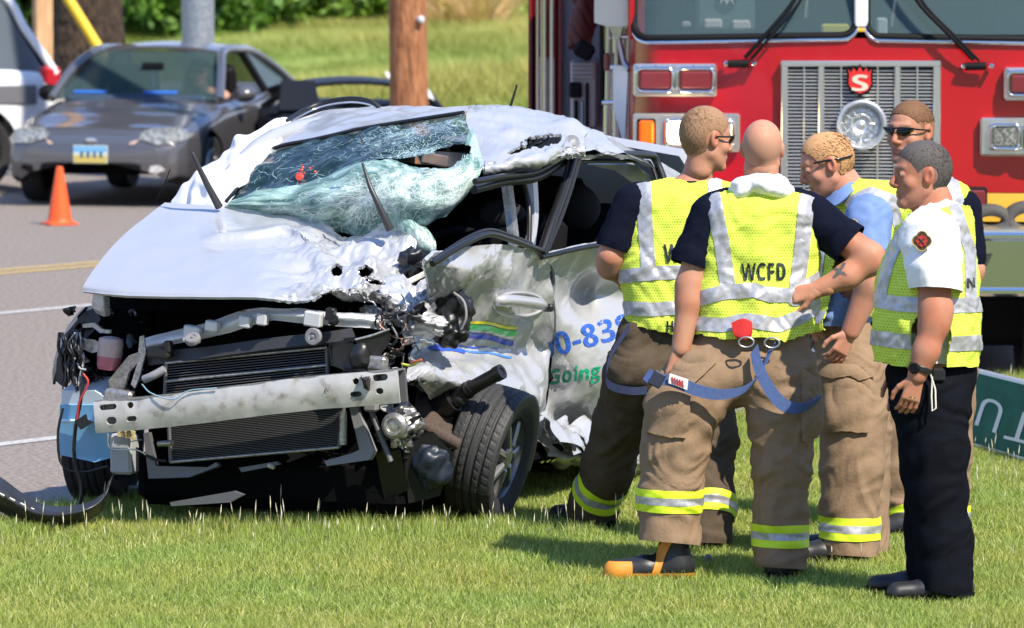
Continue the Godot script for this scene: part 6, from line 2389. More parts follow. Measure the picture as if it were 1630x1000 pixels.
	m.grid(spline(rows_of([
		[[262, 330, 1.45], [276, 306, 1.5], [300, 280, 1.6], [340, 250, 1.7], [366, 226, 1.8], [408, 207, 1.9], [438, 187, 2.1], [462, 182, 2.2]],
		[[272, 330, 1.25], [292, 306, 1.3], [320, 280, 1.4], [352, 258, 1.5], [380, 236, 1.6], [415, 216, 1.72], [444, 197, 1.95], [464, 188, 2.15]],
		[[300, 332, 1.15], [322, 310, 1.2], [345, 288, 1.26], [372, 268, 1.36], [398, 250, 1.46], [426, 230, 1.6], [448, 212, 1.8], [464, 196, 2.05]],
		[[340, 334, 1.08], [356, 318, 1.12], [374, 302, 1.18], [394, 281, 1.28], [412, 262, 1.4], [430, 243, 1.52], [446, 230, 1.62], [458, 212, 1.85]],
		[[358, 336, 1.10], [366, 322, 1.12], [382, 304, 1.22], [400, 284, 1.34], [416, 264, 1.46], [432, 246, 1.56], [446, 234, 1.64], [458, 216, 1.9]]]), 90, 60))
	m.normals()
	var fz := noise(511, 1.0, 2)
	for j in m.v.size():
		var q := pix(m.v[j])
		var s := (q.x * 0.55 + q.y * 0.55) / 15.0 + 1.6 * fz.get_noise_2d(q.x * 0.012, q.y * 0.012)
		m.v[j] += m.n[j] * (0.020 * sin(s * 1.1 + (q.x - q.y) * 0.012) + 0.007 * sin(s * 2.7) + 0.012 * fz.get_noise_2d(q.x * 0.016 + 9, q.y * 0.016)) + Vector3(0, 0.012 * fz.get_noise_2d(q.x * 0.03, 3.0), 0)
	m.n = PackedVector3Array()
	var cloth := tri_map(mat(col(0.72, 0.72, 0.74), 0.9), 10.0, null, tex_bump(512, 0.03, 3, 2.0, 256), 0.3)
	cloth.rim_enabled = true
	cloth.rim = 0.2
	var sh := MB.new()
	sh.shell(m.normals(), 0.006)
	var sheet := tag(part(self, "white_sheet", sh, cloth), "white cloth draped over the wreck's far windscreen pillar", "cloth")

# ---------------------------------------------------------------- people: a field of joined, tapering bones, meshed as one skin

class Field:
	var o: Vector3
	var c: float
	var nx: int
	var ny: int
	var nz: int
	var f := PackedFloat32Array()

	func _init(lo: Vector3, hi: Vector3, cell: float) -> void:
		o = lo; c = cell
		nx = int((hi.x - lo.x) / cell) + 2; ny = int((hi.y - lo.y) / cell) + 2; nz = int((hi.z - lo.z) / cell) + 2
		f.resize(nx * ny * nz)
		f.fill(9.0)

	func span(lo: Vector3, hi: Vector3) -> Array:
		return [maxi(0, int((lo.x - o.x) / c)), mini(nx - 1, int((hi.x - o.x) / c) + 1), maxi(0, int((lo.y - o.y) / c)), mini(ny - 1, int((hi.y - o.y) / c) + 1), maxi(0, int((lo.z - o.z) / c)), mini(nz - 1, int((hi.z - o.z) / c) + 1)]

	func bone(a: Vector3, b: Vector3, ra: float, rb: float, k: float, fz := 1.0) -> void:
		var m := maxf(ra, rb) * maxf(1.0, fz) + k + c * 2.0
		var s := span(a.min(b) - Vector3(m, m, m), a.max(b) + Vector3(m, m, m))
		var iz := 1.0 / fz
		var ba := (b - a) * Vector3(1, 1, iz)
		var l := maxf(ba.length_squared(), 1e-9)
		var dr := rb - ra
		for z in range(s[4], s[5] + 1):
			for y in range(s[2], s[3] + 1):
				var at: int = (z * ny + y) * nx + s[0]
				var p := Vector3(o.x + s[0] * c, o.y + y * c, o.z + z * c) - a
				p.z *= iz
				for x in range(s[0], s[1] + 1):
					var h := clampf(p.dot(ba) / l, 0.0, 1.0)
					var d := (p - ba * h).length() - ra - dr * h
					var e := f[at]
					if k > 0.0 and absf(d - e) < k:
						var w := (k - absf(d - e)) / k
						f[at] = minf(d, e) - w * w * k * 0.25
					elif d < e: f[at] = d
					p.x += c
					at += 1

	func egg(m: Vector3, r: Vector3, bs: Basis, k: float, carve := false) -> void:
		var q := maxf(r.x, maxf(r.y, r.z)) + k + c * 2.0
		var s := span(m - Vector3(q, q, q), m + Vector3(q, q, q))
		var inv := bs.transposed()
		var ir := Vector3.ONE / r
		for z in range(s[4], s[5] + 1):
			for y in range(s[2], s[3] + 1):
				var at: int = (z * ny + y) * nx + s[0]
				for x in range(s[0], s[1] + 1):
					var p := inv * (Vector3(o.x + x * c, o.y + y * c, o.z + z * c) - m)
					var a := p * ir
					var k0 := a.length()
					var k1 := (a * ir).length()
					var d := k0 * (k0 - 1.0) / maxf(k1, 1e-6)
					var e := f[at]
					if carve:
						d = -d
						var w := maxf(0.0, k - absf(d - e)) / k
						f[at] = maxf(d, e) + w * w * k * 0.25
					elif absf(d - e) < k:
						var w := (k - absf(d - e)) / k
						f[at] = minf(d, e) - w * w * k * 0.25
					elif d < e: f[at] = d
					at += 1

	func mesh(into: MB, tint_of = null) -> void:
		var id := PackedInt32Array()
		id.resize(f.size())
		id.fill(-1)
		var lim := c * 1.8
		var sy := nx
		var sz := nx * ny
		var off := [0, 1, sy, sy + 1, sz, sz + 1, sz + sy, sz + sy + 1]
		var cells := PackedInt32Array()
		for z in nz - 1:
			for y in ny - 1:
				var at := (z * ny + y) * nx
				for x in nx - 1:
					var v0 := f[at]
					if v0 < lim and v0 > -lim:
						var m := 0
						for q in 8:
							if f[at + off[q]] < 0.0: m |= 1 << q
						if m != 0 and m != 255:
							var sum := Vector3.ZERO
							var n := 0
							for q in 8:
								for b in [1, 2, 4]:
									if q & b: continue
									var r: int = q | b
									if ((m >> q) & 1) == ((m >> r) & 1): continue
									var fa := f[at + off[q]]
									var t := fa / (fa - f[at + off[r]])
									var pa := Vector3(q & 1, (q >> 1) & 1, (q >> 2) & 1)
									var pb := Vector3(r & 1, (r >> 1) & 1, (r >> 2) & 1)
									sum += pa.lerp(pb, t)
									n += 1
							var w := o + (Vector3(x, y, z) + sum / n) * c
							id[at] = into.p(w)
							if tint_of != null: into.c[id[at]] = tint_of.call(w)
							cells.append(at)
					at += 1
		for at in cells:
			var neg := f[at] < 0.0
			if (f[at + 1] < 0.0) != neg: face(into, id, at, sy, sz, neg)
			if (f[at + sy] < 0.0) != neg: face(into, id, at, sz, 1, neg)
			if (f[at + sz] < 0.0) != neg: face(into, id, at, 1, sy, neg)

	func face(into: MB, id: PackedInt32Array, at: int, a: int, b: int, neg: bool) -> void:
		if at - a - b < 0: return
		var p := id[at]
		var q := id[at - a]
		var r := id[at - a - b]
		var s := id[at - b]
		if p < 0 or q < 0 or r < 0 or s < 0: return
		if neg: into.tri(p, r, q); into.tri(p, s, r)
		else: into.tri(p, q, r); into.tri(p, r, s)

class Fig:
	var host
	var z: float
	var s: float
	var root: Node3D
	func _init(h, depth: float) -> void:
		host = h; z = depth; s = 9600.0 / depth
	func at(q: Array) -> Vector3: return host.P(q[0], q[1], z - q[2])
	func rad(q: Array) -> float: return q[3] / s

	func skin(chains: Array, cell: float, k: float, fz := 1.0, grow := 0.0) -> MB:
		var lo := Vector3.ONE * 1e6
		var hi := -lo
		for ch in chains:
			for q in ch:
				if q is Array:
					var e := (rad(q) + absf(grow)) * maxf(1.0, fz) + 0.03
					lo = lo.min(at(q) - Vector3(e, e, e)); hi = hi.max(at(q) + Vector3(e, e, e))
		var fl := Field.new(lo, hi, cell)
		for ch in chains:
			var zz := fz
			for j in ch.size():
				if not ch[j] is Array: zz = ch[j]
			for j in ch.size() - 1:
				if ch[j] is Array and ch[j + 1] is Array: fl.bone(at(ch[j]), at(ch[j + 1]), rad(ch[j]) + grow, rad(ch[j + 1]) + grow, k, zz)
		var m := MB.new()
		fl.mesh(m)
		return m

func fold(m: MB, s: int, amp: float, across := 4.0, down := 8.0, fine := 0.06) -> MB:      # cloth folds
	m.normals()
	var a := noise(s, 1.0, 2)
	var b := noise(s + 1, 1.0, 1)
	for j in m.v.size():
		var q := m.v[j]
		var w := b.get_noise_3dv(q * 3.0) * 0.9
		var t := a.get_noise_3d(q.x * across + q.y * 3.0, q.y * down + w * 3.0 + q.x * 2.0, q.z * across)
		var r := 1.0 - 2.4 * absf(a.get_noise_3d(q.x * across * 0.8 + 7.0, q.y * down * 0.8 - q.x * across * 0.7, q.z * across * 0.8))
		m.v[j] = q + m.n[j] * amp * (t * 0.7 + r * 0.48 + fine * a.get_noise_3dv(q * 42.0))
	m.n = PackedVector3Array()
	return m

func keep(m: MB, f: Callable) -> MB:
	var val := PackedFloat32Array()
	for q in m.v: val.append(f.call(pix(q), q))
	return m.cut(val)

func seg_y(pts: Array, x: float) -> float:        # y of a polyline at x
	for j in pts.size() - 1:
		if x <= pts[j + 1][0] or j == pts.size() - 2:
			return lerpf(pts[j][1], pts[j + 1][1], (x - pts[j][0]) / (pts[j + 1][0] - pts[j][0]))
	return pts[0][1]

func seg_d(pts: Array, q: Vector2) -> float:      # distance to a polyline in pixels
	var d := 1e6
	for j in pts.size() - 1:
		var a := Vector2(pts[j][0], pts[j][1])
		var b := Vector2(pts[j + 1][0], pts[j + 1][1])
		var h := clampf((q - a).dot(b - a) / (b - a).length_squared(), 0, 1)
		d = minf(d, q.distance_to(a.lerp(b, h)))
	return d

func cloth_shell(m: MB, th := 0.005) -> MB:
	var sh := MB.new()
	sh.shell(m.normals(), th)
	return sh

func finger_hand(fl: Field, w: Vector3, d: Vector3, n: Vector3, side: float, curl: Array, size := 1.0) -> void:
	# palm and five fingers; d along the hand, n the way the palm looks, side picks the thumb
	d = d.normalized()
	n = (n - d * n.dot(d)).normalized()
	var t := d.cross(n) * side
	for e in [-0.028, -0.009, 0.010, 0.028]:
		fl.bone(w + t * e * 0.55 * size, w + (d * 0.088 + t * e) * size, 0.017 * size, 0.0125 * size, 0.014)
	var long := [0.062, 0.078, 0.084, 0.075]
	for q in 4:
		var e: float = [-0.032, -0.011, 0.011, 0.031][q]
		var at := w + (d * 0.092 + t * e) * size
		var a: float = curl[0] + q * curl[2]
		for j in 3:
			var dir := d * cos(a) + n * sin(a) + t * e * 0.35
			var l: float = long[q] * [0.45, 0.32, 0.23][j] * size
			var nx := at + dir.normalized() * l
			fl.bone(at, nx, [0.0095, 0.0088, 0.008][j] * size, [0.0088, 0.008, 0.007][j] * size, 0.003)
			at = nx
			a += curl[1]
	var b := w + (d * 0.022 + t * 0.026) * size
	var m := b + (d * 0.032 + t * 0.030 + n * 0.012) * size
	fl.bone(b, m, 0.0155 * size, 0.0115 * size, 0.012)
	var x := m + (d * 0.030 + t * 0.010 + n * 0.012) * size
	fl.bone(m, x, 0.0112 * size, 0.010 * size, 0.004)
	fl.bone(x, x + (d * 0.024 + n * 0.004) * size, 0.0098 * size, 0.008 * size, 0.004)

class Head:
	var c: Vector3
	var r: Vector3
	var u: Vector3
	var f: Vector3
	var k: float
	func _init(at: Vector3, yaw: float, pitch: float, roll: float, size: float) -> void:
		c = at; k = size
		var bs := Basis(Vector3.UP, -yaw) * Basis(Vector3.RIGHT, pitch) * Basis(Vector3.BACK, roll)
		r = bs.x; u = bs.y; f = bs.z
	func g(x: float, y: float, z: float) -> Vector3: return c + (r * x + u * y + f * z) * k
	func loc(w: Vector3) -> Vector3:
		var q := (w - c) / k
		return Vector3(q.dot(r), q.dot(u), q.dot(f))
	func bs() -> Basis: return Basis(r, u, f)

func hairline(z: float, high: float) -> float:
	if z > 0.05: return lerpf(0.055, high, clampf((z - 0.05) / 0.03, 0, 1))
	if z > 0.012: return lerpf(-0.008, 0.055, (z - 0.012) / 0.038)
	if z > -0.028: return 0.030 if z > -0.02 else lerpf(-0.045, 0.030, (z + 0.028) / 0.008)
	return lerpf(-0.075, -0.045, clampf((z + 0.085) / 0.057, 0, 1))

func build_head(body: MB, hd: Head, flesh: Color, scalp: Color, high: float, bald := false, stubble := 0.0) -> MB:
	var k := hd.k
	var lo := hd.c - Vector3.ONE * 0.175 * k - Vector3(0, 0.06, 0)
	var hi := hd.c + Vector3.ONE * 0.165 * k
	var fl := Field.new(lo, hi, 0.0034)
	var b := hd.bs()
	fl.egg(hd.g(0, 0.040, -0.010), Vector3(0.077, 0.086, 0.098) * k, b, 0.01)
	fl.egg(hd.g(0, 0.010, -0.030), Vector3(0.070, 0.080, 0.076) * k, b, 0.03)
	fl.egg(hd.g(0, -0.035, 0.028), Vector3(0.060, 0.085, 0.064) * k, b, 0.035)
	fl.bone(hd.g(-0.050, -0.055, 0.0), hd.g(-0.018, -0.094, 0.068), 0.016 * k, 0.014 * k, 0.03)
	fl.bone(hd.g(0.050, -0.055, 0.0), hd.g(0.018, -0.094, 0.068), 0.016 * k, 0.014 * k, 0.03)
	fl.bone(hd.g(-0.016, -0.098, 0.074), hd.g(0.016, -0.098, 0.074), 0.015 * k, 0.015 * k, 0.015)
	fl.bone(hd.g(0, -0.050, -0.016), hd.g(0, -0.115, -0.014), 0.052 * k, 0.049 * k, 0.02)
	fl.bone(hd.g(-0.036, 0.034, 0.072), hd.g(-0.008, 0.032, 0.088), 0.010 * k, 0.010 * k, 0.014)
	fl.bone(hd.g(0.036, 0.034, 0.072), hd.g(0.008, 0.032, 0.088), 0.010 * k, 0.010 * k, 0.014)
	for s in [-1.0, 1.0]:
		fl.egg(hd.g(s * 0.046, -0.022, 0.056), Vector3(0.020, 0.022, 0.022) * k, b, 0.018)
		fl.egg(hd.g(s * 0.033, 0.010, 0.094), Vector3(0.017, 0.011, 0.014) * k, b, 0.010, true)
		fl.egg(hd.g(s * 0.033, 0.011, 0.078), Vector3(0.0145, 0.0135, 0.0125) * k, b, 0.004)
	fl.bone(hd.g(0, 0.022, 0.088), hd.g(0, -0.022, 0.110), 0.0085 * k, 0.0115 * k, 0.010)
	fl.bone(hd.g(0, -0.026, 0.104), hd.g(0, -0.030, 0.100), 0.011 * k, 0.011 * k, 0.006)
	for s in [-1.0, 1.0]: fl.egg(hd.g(s * 0.013, -0.029, 0.096), Vector3(0.008, 0.008, 0.010) * k, b, 0.006)
	fl.bone(hd.g(-0.018, -0.058, 0.085), hd.g(0.018, -0.058, 0.085), 0.0075 * k, 0.0075 * k, 0.008)
	fl.bone(hd.g(-0.015, -0.069, 0.084), hd.g(0.015, -0.069, 0.084), 0.008 * k, 0.008 * k, 0.006)
	fl.egg(hd.g(0, -0.0635, 0.097), Vector3(0.019, 0.0016, 0.005) * k, b, 0.003, true)
	for s in [-1.0, 1.0]:
		var eb := b * Basis(Vector3.UP, s * -0.35) * Basis(Vector3.RIGHT, -0.2)
		fl.egg(hd.g(s * 0.079, 0.002, -0.008), Vector3(0.011, 0.033, 0.020) * k, eb, 0.006)
		fl.egg(hd.g(s * 0.090, 0.004, -0.004), Vector3(0.008, 0.020, 0.010) * k, eb, 0.004, true)
	var nz := noise(77, 22.0, 3)
	var shade := func(w: Vector3) -> Color:
		var q: Vector3 = hd.loc(w)
		var cl := flesh
		var n := nz.get_noise_3dv(q * 4.0)
		cl = cl.lerp(Color(flesh.r * 1.0, flesh.g * 0.72, flesh.b * 0.66), clampf(0.45 + n * 1.1, 0, 1) * 0.7)
		if absf(q.x) > 0.074 and q.y < 0.04 and q.y > -0.04: cl = cl.lerp(Color(flesh.r, flesh.g * 0.60, flesh.b * 0.55), 0.6)
		if absf(q.x) < 0.024 and q.y < -0.052 and q.y > -0.076 and q.z > 0.07: cl = cl.lerp(Color(flesh.r * 0.72, flesh.g * 0.42, flesh.b * 0.42), 0.6)
		if q.z > 0.085 and q.y < 0.0 and q.y > -0.04: cl = cl.lerp(Color(flesh.r, flesh.g * 0.7, flesh.b * 0.66), 0.5)
		if q.z > 0.06 and absf(q.y - 0.037 + absf(q.x) * 0.12) < 0.006 and absf(q.x) > 0.012 and absf(q.x) < 0.05: cl = cl.lerp(scalp, 0.65)
		if q.z > 0.07 and absf(q.y - 0.0115) < 0.0042 and absf(absf(q.x) - 0.033) < 0.013: cl = Color(0.10, 0.065, 0.05) if absf(absf(q.x) - 0.032) < 0.006 else Color(0.45, 0.40, 0.36)
		var h := q.y - hairline(q.z, high) + 0.006 * n
		if h > 0.0 and not bald: cl = cl.lerp(scalp, clampf(h / 0.016, 0, 1) * clampf(0.55 + 0.35 * (q.y / 0.06) + 0.35 * nz.get_noise_3dv(q * 9.0), 0.3, 0.95))
		if bald and h > 0.0: cl = cl.lerp(Color(flesh.r * 0.86, flesh.g * 0.86, flesh.b * 0.88), clampf(h / 0.02, 0, 1) * clampf((0.07 - q.y) / 0.05, 0, 1))
		if stubble > 0.0 and q.y < -0.03 and q.z > -0.03 and q.y > -0.11: cl = cl.lerp(Color(0.20, 0.16, 0.14), stubble * clampf((-0.03 - q.y) / 0.02, 0, 1))
		return cl
	var m := MB.new()
	fl.mesh(m, shade)
	body.join(m)
	return m

func build_hair(o: Node3D, hm: MB, hd: Head, high: float, cl: Color, long: float, s: int, fade := -1.0, thin := false) -> void:
	hm.normals()
	var nz := noise(s, 30.0, 2)
	var val := PackedFloat32Array()
	for j in hm.v.size():
		var q: Vector3 = hd.loc(hm.v[j])
		var ear := Vector2(q.y - 0.004, q.z + 0.008).length() - 0.036 if absf(q.x) > 0.06 else 1.0
		var d := minf(q.y - hairline(q.z, high) + 0.005 * nz.get_noise_3dv(q * 3.0), ear)
		d = minf(d, q.y - fade + 0.016 * nz.get_noise_3dv(q * 4.0))
		if thin: d = minf(d, 0.9 * (Vector2(q.x, q.z + 0.035).length() - 0.038) if q.y > 0.09 else 1.0)
		val.append(d)
	var h := hm.cut(val)
	h.normals()
	rng.seed = s
	var m := MB.new()
	for j in h.v.size():
		var q: Vector3 = hd.loc(h.v[j])
		var lift := 0.0022 + long * (0.25 * clampf((q.y - 0.03) / 0.06, 0, 1)) * clampf((q.y - hairline(q.z, high)) / 0.012, 0.1, 1)
		h.v[j] += h.n[j] * (lift + 0.0006 * nz.get_noise_3dv(q * 5.0))
		h.c[j] = Color(cl.r, cl.g, cl.b) * (1.0 + 0.06 * nz.get_noise_3dv(q * 8.0))
	var back := (-hd.f * 0.8 - hd.u * 0.2).normalized()
	m.join(h)
	m.n = h.n.duplicate()
	for k in 4000:
		var t := rng.randi() % (h.i.size() / 3) * 3
		var a := h.v[h.i[t]]
		var p := a.lerp(h.v[h.i[t + 1]], rng.randf()).lerp(h.v[h.i[t + 2]], rng.randf() * 0.6)
		var n := h.n[h.i[t]]
		var q: Vector3 = hd.loc(p)
		var fwd := clampf((q.z - 0.02) / 0.05, 0, 1)
		var d := (n * 0.16 + (hd.u * -0.5 + hd.f * (-0.45 + 0.5 * fwd)) * 0.8 + Vector3(rng.randfn(), rng.randfn(), rng.randfn()) * 0.12).normalized()
		var l := long * rng.randf_range(0.8, 1.7) * (0.5 + 0.7 * clampf((q.y - 0.03) / 0.06, 0, 1))
		var w := d.cross(n).normalized() * 0.0007
		m.tint = Color(cl.r, cl.g, cl.b) * rng.randf_range(0.90, 1.12)
		var i := m.p(p - w); m.p(p + w); m.p(p + d * l)
		m.tri(i, i + 1, i + 2)
		for e in 3: m.n.append(n)
	part(o, "hair", m, M.hair)

func shades(o: Node3D, hd: Head, up := 0.0, worn_back := false) -> void:
	var m := MB.new()

	if not worn_back:
		for s in [-1.0, 1.0]:
			m = MB.new()
			var rows := []
			for r in 7:
				var row := PackedVector3Array()
				for k in 11:
					var t := k / 10.0
					var x: float = lerpf(0.008, 0.068, t)
					var hgt := 0.034 * (1.0 - 0.55 * pow(t, 3.0))
					row.append(hd.g(s * x, 0.028 + up - hgt * r / 6.0 * (0.8 + 0.2 * sin(t * PI)), 0.108 - 0.55 * x * x * 9.0 - 0.004 * absf(r - 3)))
				rows.append(row)
			m.sheet(rows, 0.003, s < 0)
			var gl := part(o, "sunglass_lens", m, M.gloss)
			m = MB.new()
			m.tube([hd.g(s * 0.066, 0.024 + up, 0.082), hd.g(s * 0.080, 0.020 + up, 0.06), hd.g(s * 0.086, 0.014 + up, 0.0), hd.g(s * 0.084, 0.006 + up, -0.02)], [0.004, 0.004, 0.0035, 0.003], 6)
			part(gl, "temple_arm", m, M.gloss)
		m = MB.new()
		m.tube([hd.g(-0.066, 0.026 + up, 0.084), hd.g(-0.03, 0.029 + up, 0.106), hd.g(0, 0.026 + up, 0.112), hd.g(0.03, 0.029 + up, 0.106), hd.g(0.066, 0.026 + up, 0.084)], 0.0035, 6)
		part(o, "sunglass_frame", m, M.gloss)
	else:
		for s in [-1.0, 1.0]:
			m = MB.new()
			m.tube([hd.g(s * 0.079, 0.032, 0.055), hd.g(s * 0.087, 0.024, 0.0), hd.g(s * 0.082, 0.012, -0.05), hd.g(s * 0.060, 0.006, -0.09), hd.g(0.0, 0.004, -0.112)], 0.0045, 6)
			part(o, "sunglass_arm", m, M.gloss)

func boot(o: Node3D, heel: Vector3, toe_dir: Vector3, mt: Material, sole: Material, toe: Material, long := 0.30, high := 0.2, r := 0.048) -> void:
	var d := toe_dir.normalized()
	var h := Vector3(heel.x, 0.0, heel.z)
	var lo := h - Vector3(0.42, 0.05, 0.42)
	var fl := Field.new(lo, h + Vector3(0.42, high + 0.1, 0.42), 0.008)
	fl.bone(h + Vector3(0, 0.045, 0), h + d * long * 0.45 + Vector3(0, 0.045, 0), r * 0.95, r * 0.9, 0.03)
	fl.bone(h + d * long * 0.45 + Vector3(0, 0.042, 0), h + d * (long - 0.06) + Vector3(0, 0.036, 0), r, r * 0.92, 0.03)
	fl.bone(h + d * 0.02 + Vector3(0, 0.06, 0), h + d * 0.03 + Vector3(0, high, 0), r * 1.05, r * 1.15, 0.05)
	var m := MB.new()
	fl.mesh(m)
	for j in m.v.size(): m.v[j].y = maxf(m.v[j].y, 0.006)
	var b := part(o, "boot", m, mt)
	var a := PackedFloat32Array()
	var c := PackedFloat32Array()
	for q in m.v:
		a.append(0.034 - q.y)
		c.append(minf((q - h).dot(d) - (long - 0.115), 0.075 - q.y))
	m.normals()
	var s := m.cut(a)
	s.push(0.006)
	part(b, "sole", s, sole)
	if toe != null:
		var e := PackedFloat32Array()
		for q in m.v: e.append(0.016 - absf((q - h).dot(d) - 0.10 + (q.y - 0.05) * 0.4))
		var g := m.cut(e)
		g.normals(); g.push(0.005)
		part(b, "boot_strap", g, toe)
		var t := m.cut(c)
		t.normals(); t.push(0.004)
		part(b, "toe_cap", t, toe)

func leg_bands(o: Node3D, tr: MB, c: Vector3, axis: Vector3, near: float, half := 0.0135) -> void:
	axis = axis.normalized()
	for k in 3:
		var mid := (k - 1) * half * 2.0
		var b := px_region(tr, func(_q, w): return minf(half - absf((w - c).dot(axis) - mid), near - (w - c).length()), 0.004 + 0.001 * (k % 2))
		if b.v.size(): part(o, "reflective_band", b, M.silver_tape if k == 1 else M.lime_tape)

func vest_strips(o: Node3D, vest: MB, lines: Array, lift := 0.003) -> void:
	for l in lines:
		var b := px_region(vest, func(q, _w): return l[1] - seg_d(l[0], q), lift)
		if b.v.size(): part(o, "reflective_strip", b, M.silver_tape)
		lift += 0.0004

func quad_in(q: Vector2, c: Array) -> float:       # signed distance inside a convex outline
	var d := 1e6
	for j in c.size():
		var a := Vector2(c[j][0], c[j][1])
		var b := Vector2(c[(j + 1) % c.size()][0], c[(j + 1) % c.size()][1])
		d = minf(d, (b - a).normalized().cross(q - a))
	return d

func pocket(o: Node3D, tr: MB, c: Array, mt: Material, lift := 0.012, deep := 0.0) -> void:
	tr.normals()
	var val := PackedFloat32Array()
	for j in tr.v.size(): val.append(quad_in(pix(tr.v[j]), c) if tr.v[j].z > o.get_parent().position.z + deep + 0.05 else minf(quad_in(pix(tr.v[j]), c), (tr.v[j].z - o.get_parent().position.z - deep) * 500.0))
	var m := tr.cut(val)
	if m.v.size() == 0: return
	m.push(lift)
	var sh := MB.new()
	sh.shell(m, lift + 0.004)
	part(o, "pocket", sh, mt)

func limb_cut(w: Vector3, c: Vector3, axis: Vector3, near: float) -> float:
	var d := w - c
	return -d.dot(axis.normalized()) if d.length() < near else 1.0

func people_materials() -> void:
	M.flesh = mat(Color.WHITE, 0.55, 0.0, true)
	M.flesh.subsurf_scatter_enabled = true
	M.flesh.subsurf_scatter_strength = 0.05
	tri_map(M.flesh, 9.0, null, tex_bump(606, 0.09, 4, 5.0), 0.35)
	M.hair = mat(Color.WHITE, 0.6, 0.0, true)
	M.gloss = mat(col(0.008, 0.008, 0.009), 0.08)
	var dots := Image.create(96, 96, false, Image.FORMAT_RGB8)
	for y in 96:
		for x in 96:
			var q := Vector2(fposmod(x + (8.0 if int(y / 16.0) % 2 == 1 else 0.0), 16.0) - 8.0, fposmod(y, 16.0) - 8.0)
			dots.set_pixel(x, y, Color(0.66, 0.72, 0.50).lerp(Color(1, 1, 1), clampf((q.length() - 2.6) / 2.0, 0, 1)))
	var mesh_dots := ImageTexture.create_from_image(dots)
	M.vest = tri_map(mat(col(0.80, 0.92, 0.13), 0.8), 15.0, mesh_dots, null)
	M.vest.backlight_enabled = true
	M.vest.backlight = col(0.3, 0.4, 0.02)
	M.silver_tape = tri_map(mat(col(0.62, 0.62, 0.64), 0.42, 0.35), 5.0, tex_noise(603, 0.02, 4, [[0.0, Color(0.72, 0.72, 0.73)], [1.0, Color(1, 1, 1)]], 256))
	M.lime_tape = mat(col(0.62, 0.80, 0.02), 0.6)
	var weave := tex_noise(604, 0.012, 5, [[0.0, Color(0.86, 0.85, 0.84)], [0.5, Color(0.95, 0.945, 0.94)], [1.0, Color(1, 1, 1)]], 512)
	var wb := tex_bump(605, 0.06, 4, 4.0)
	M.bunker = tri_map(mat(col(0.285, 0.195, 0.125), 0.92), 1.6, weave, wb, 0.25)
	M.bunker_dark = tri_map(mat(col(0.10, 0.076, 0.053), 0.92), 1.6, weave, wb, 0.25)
	M.navy = tri_map(mat(col(0.007, 0.009, 0.020), 0.95), 3.0, weave, wb, 0.15)
	for q in [M.vest, M.bunker, M.bunker_dark, M.navy]: q.metallic_specular = 0.15
	M.black_cloth = tri_map(mat(col(0.008, 0.009, 0.013), 0.9), 2.0, weave, wb, 0.12)
	M.white_cloth = tri_map(mat(col(0.78, 0.78, 0.79), 0.9), 3.0, null, wb, 0.3)
	M.blue_cloth = tri_map(mat(col(0.16, 0.26, 0.52), 0.9), 3.0, weave, wb, 0.4)
	M.boot = mat(col(0.014, 0.014, 0.015), 0.45)
	M.orange = mat(col(0.62, 0.24, 0.02), 0.6)
	M.black_cloth.metallic_specular = 0.1
	M.flesh.metallic_specular = 0.35
	M.hair.metallic_specular = 0.2
	M.blue_strap = tri_map(mat(col(0.07, 0.12, 0.30), 0.8), 6.0, weave)

func build_people() -> void:
	people_materials()
	person_left()
	person_bald()
	person_blue_shirt()
	person_behind()
	person_white_shirt()
	person_driver()

func start(z: float, px: float, label: String) -> Fig:
	var g := Fig.new(self, z)
	var q := P(px, 800, z)
	g.root = thing("person", Vector3(q.x, 0, q.z), label, "person", "men standing beside the wreck")
	return g

func arms_tint(m: MB, flesh: Color, s: int) -> void:
	var nz := noise(s, 9.0, 3)
	for j in m.v.size():
		var n := nz.get_noise_3dv(m.v[j])
		m.c[j] = flesh.lerp(Color(flesh.r * 0.98, flesh.g * 0.74, flesh.b * 0.66), clampf(0.4 + n, 0, 1))

func body_of(g: Fig, chains: Array, flesh: Color, s: int) -> MB:
	var m := g.skin(chains, 0.0095, 0.03)
	arms_tint(m, flesh, s)
	return m

func hand_on(body: MB, at: Vector3, d: Vector3, n: Vector3, side: float, curl: Array, flesh: Color, size := 1.0) -> void:
	var c := at + d.normalized() * 0.08
	var fl := Field.new(c - Vector3.ONE * 0.15, c + Vector3.ONE * 0.15, 0.0034)
	fl.bone(at - d.normalized() * 0.05, at, 0.032 * size, 0.026 * size, 0.01, 0.85)
	finger_hand(fl, at, d, n, side, curl, size)
	var m := MB.new()
	fl.mesh(m)
	arms_tint(m, flesh, 5)
	body.join(m)

func words_on(o: Node3D, surf: MB, called: String, words: String, x0: float, y0: float, x1: float, y1: float, high: float, mt: Material, lift := 0.005) -> void:
	var ink := finer(text_px(words, x0, y0, x1, y1, high, 0.0, "Droid Sans", 700), 7.0)
	part(o, called, drape(ink, surf, lift, 1, 110.0), mt)

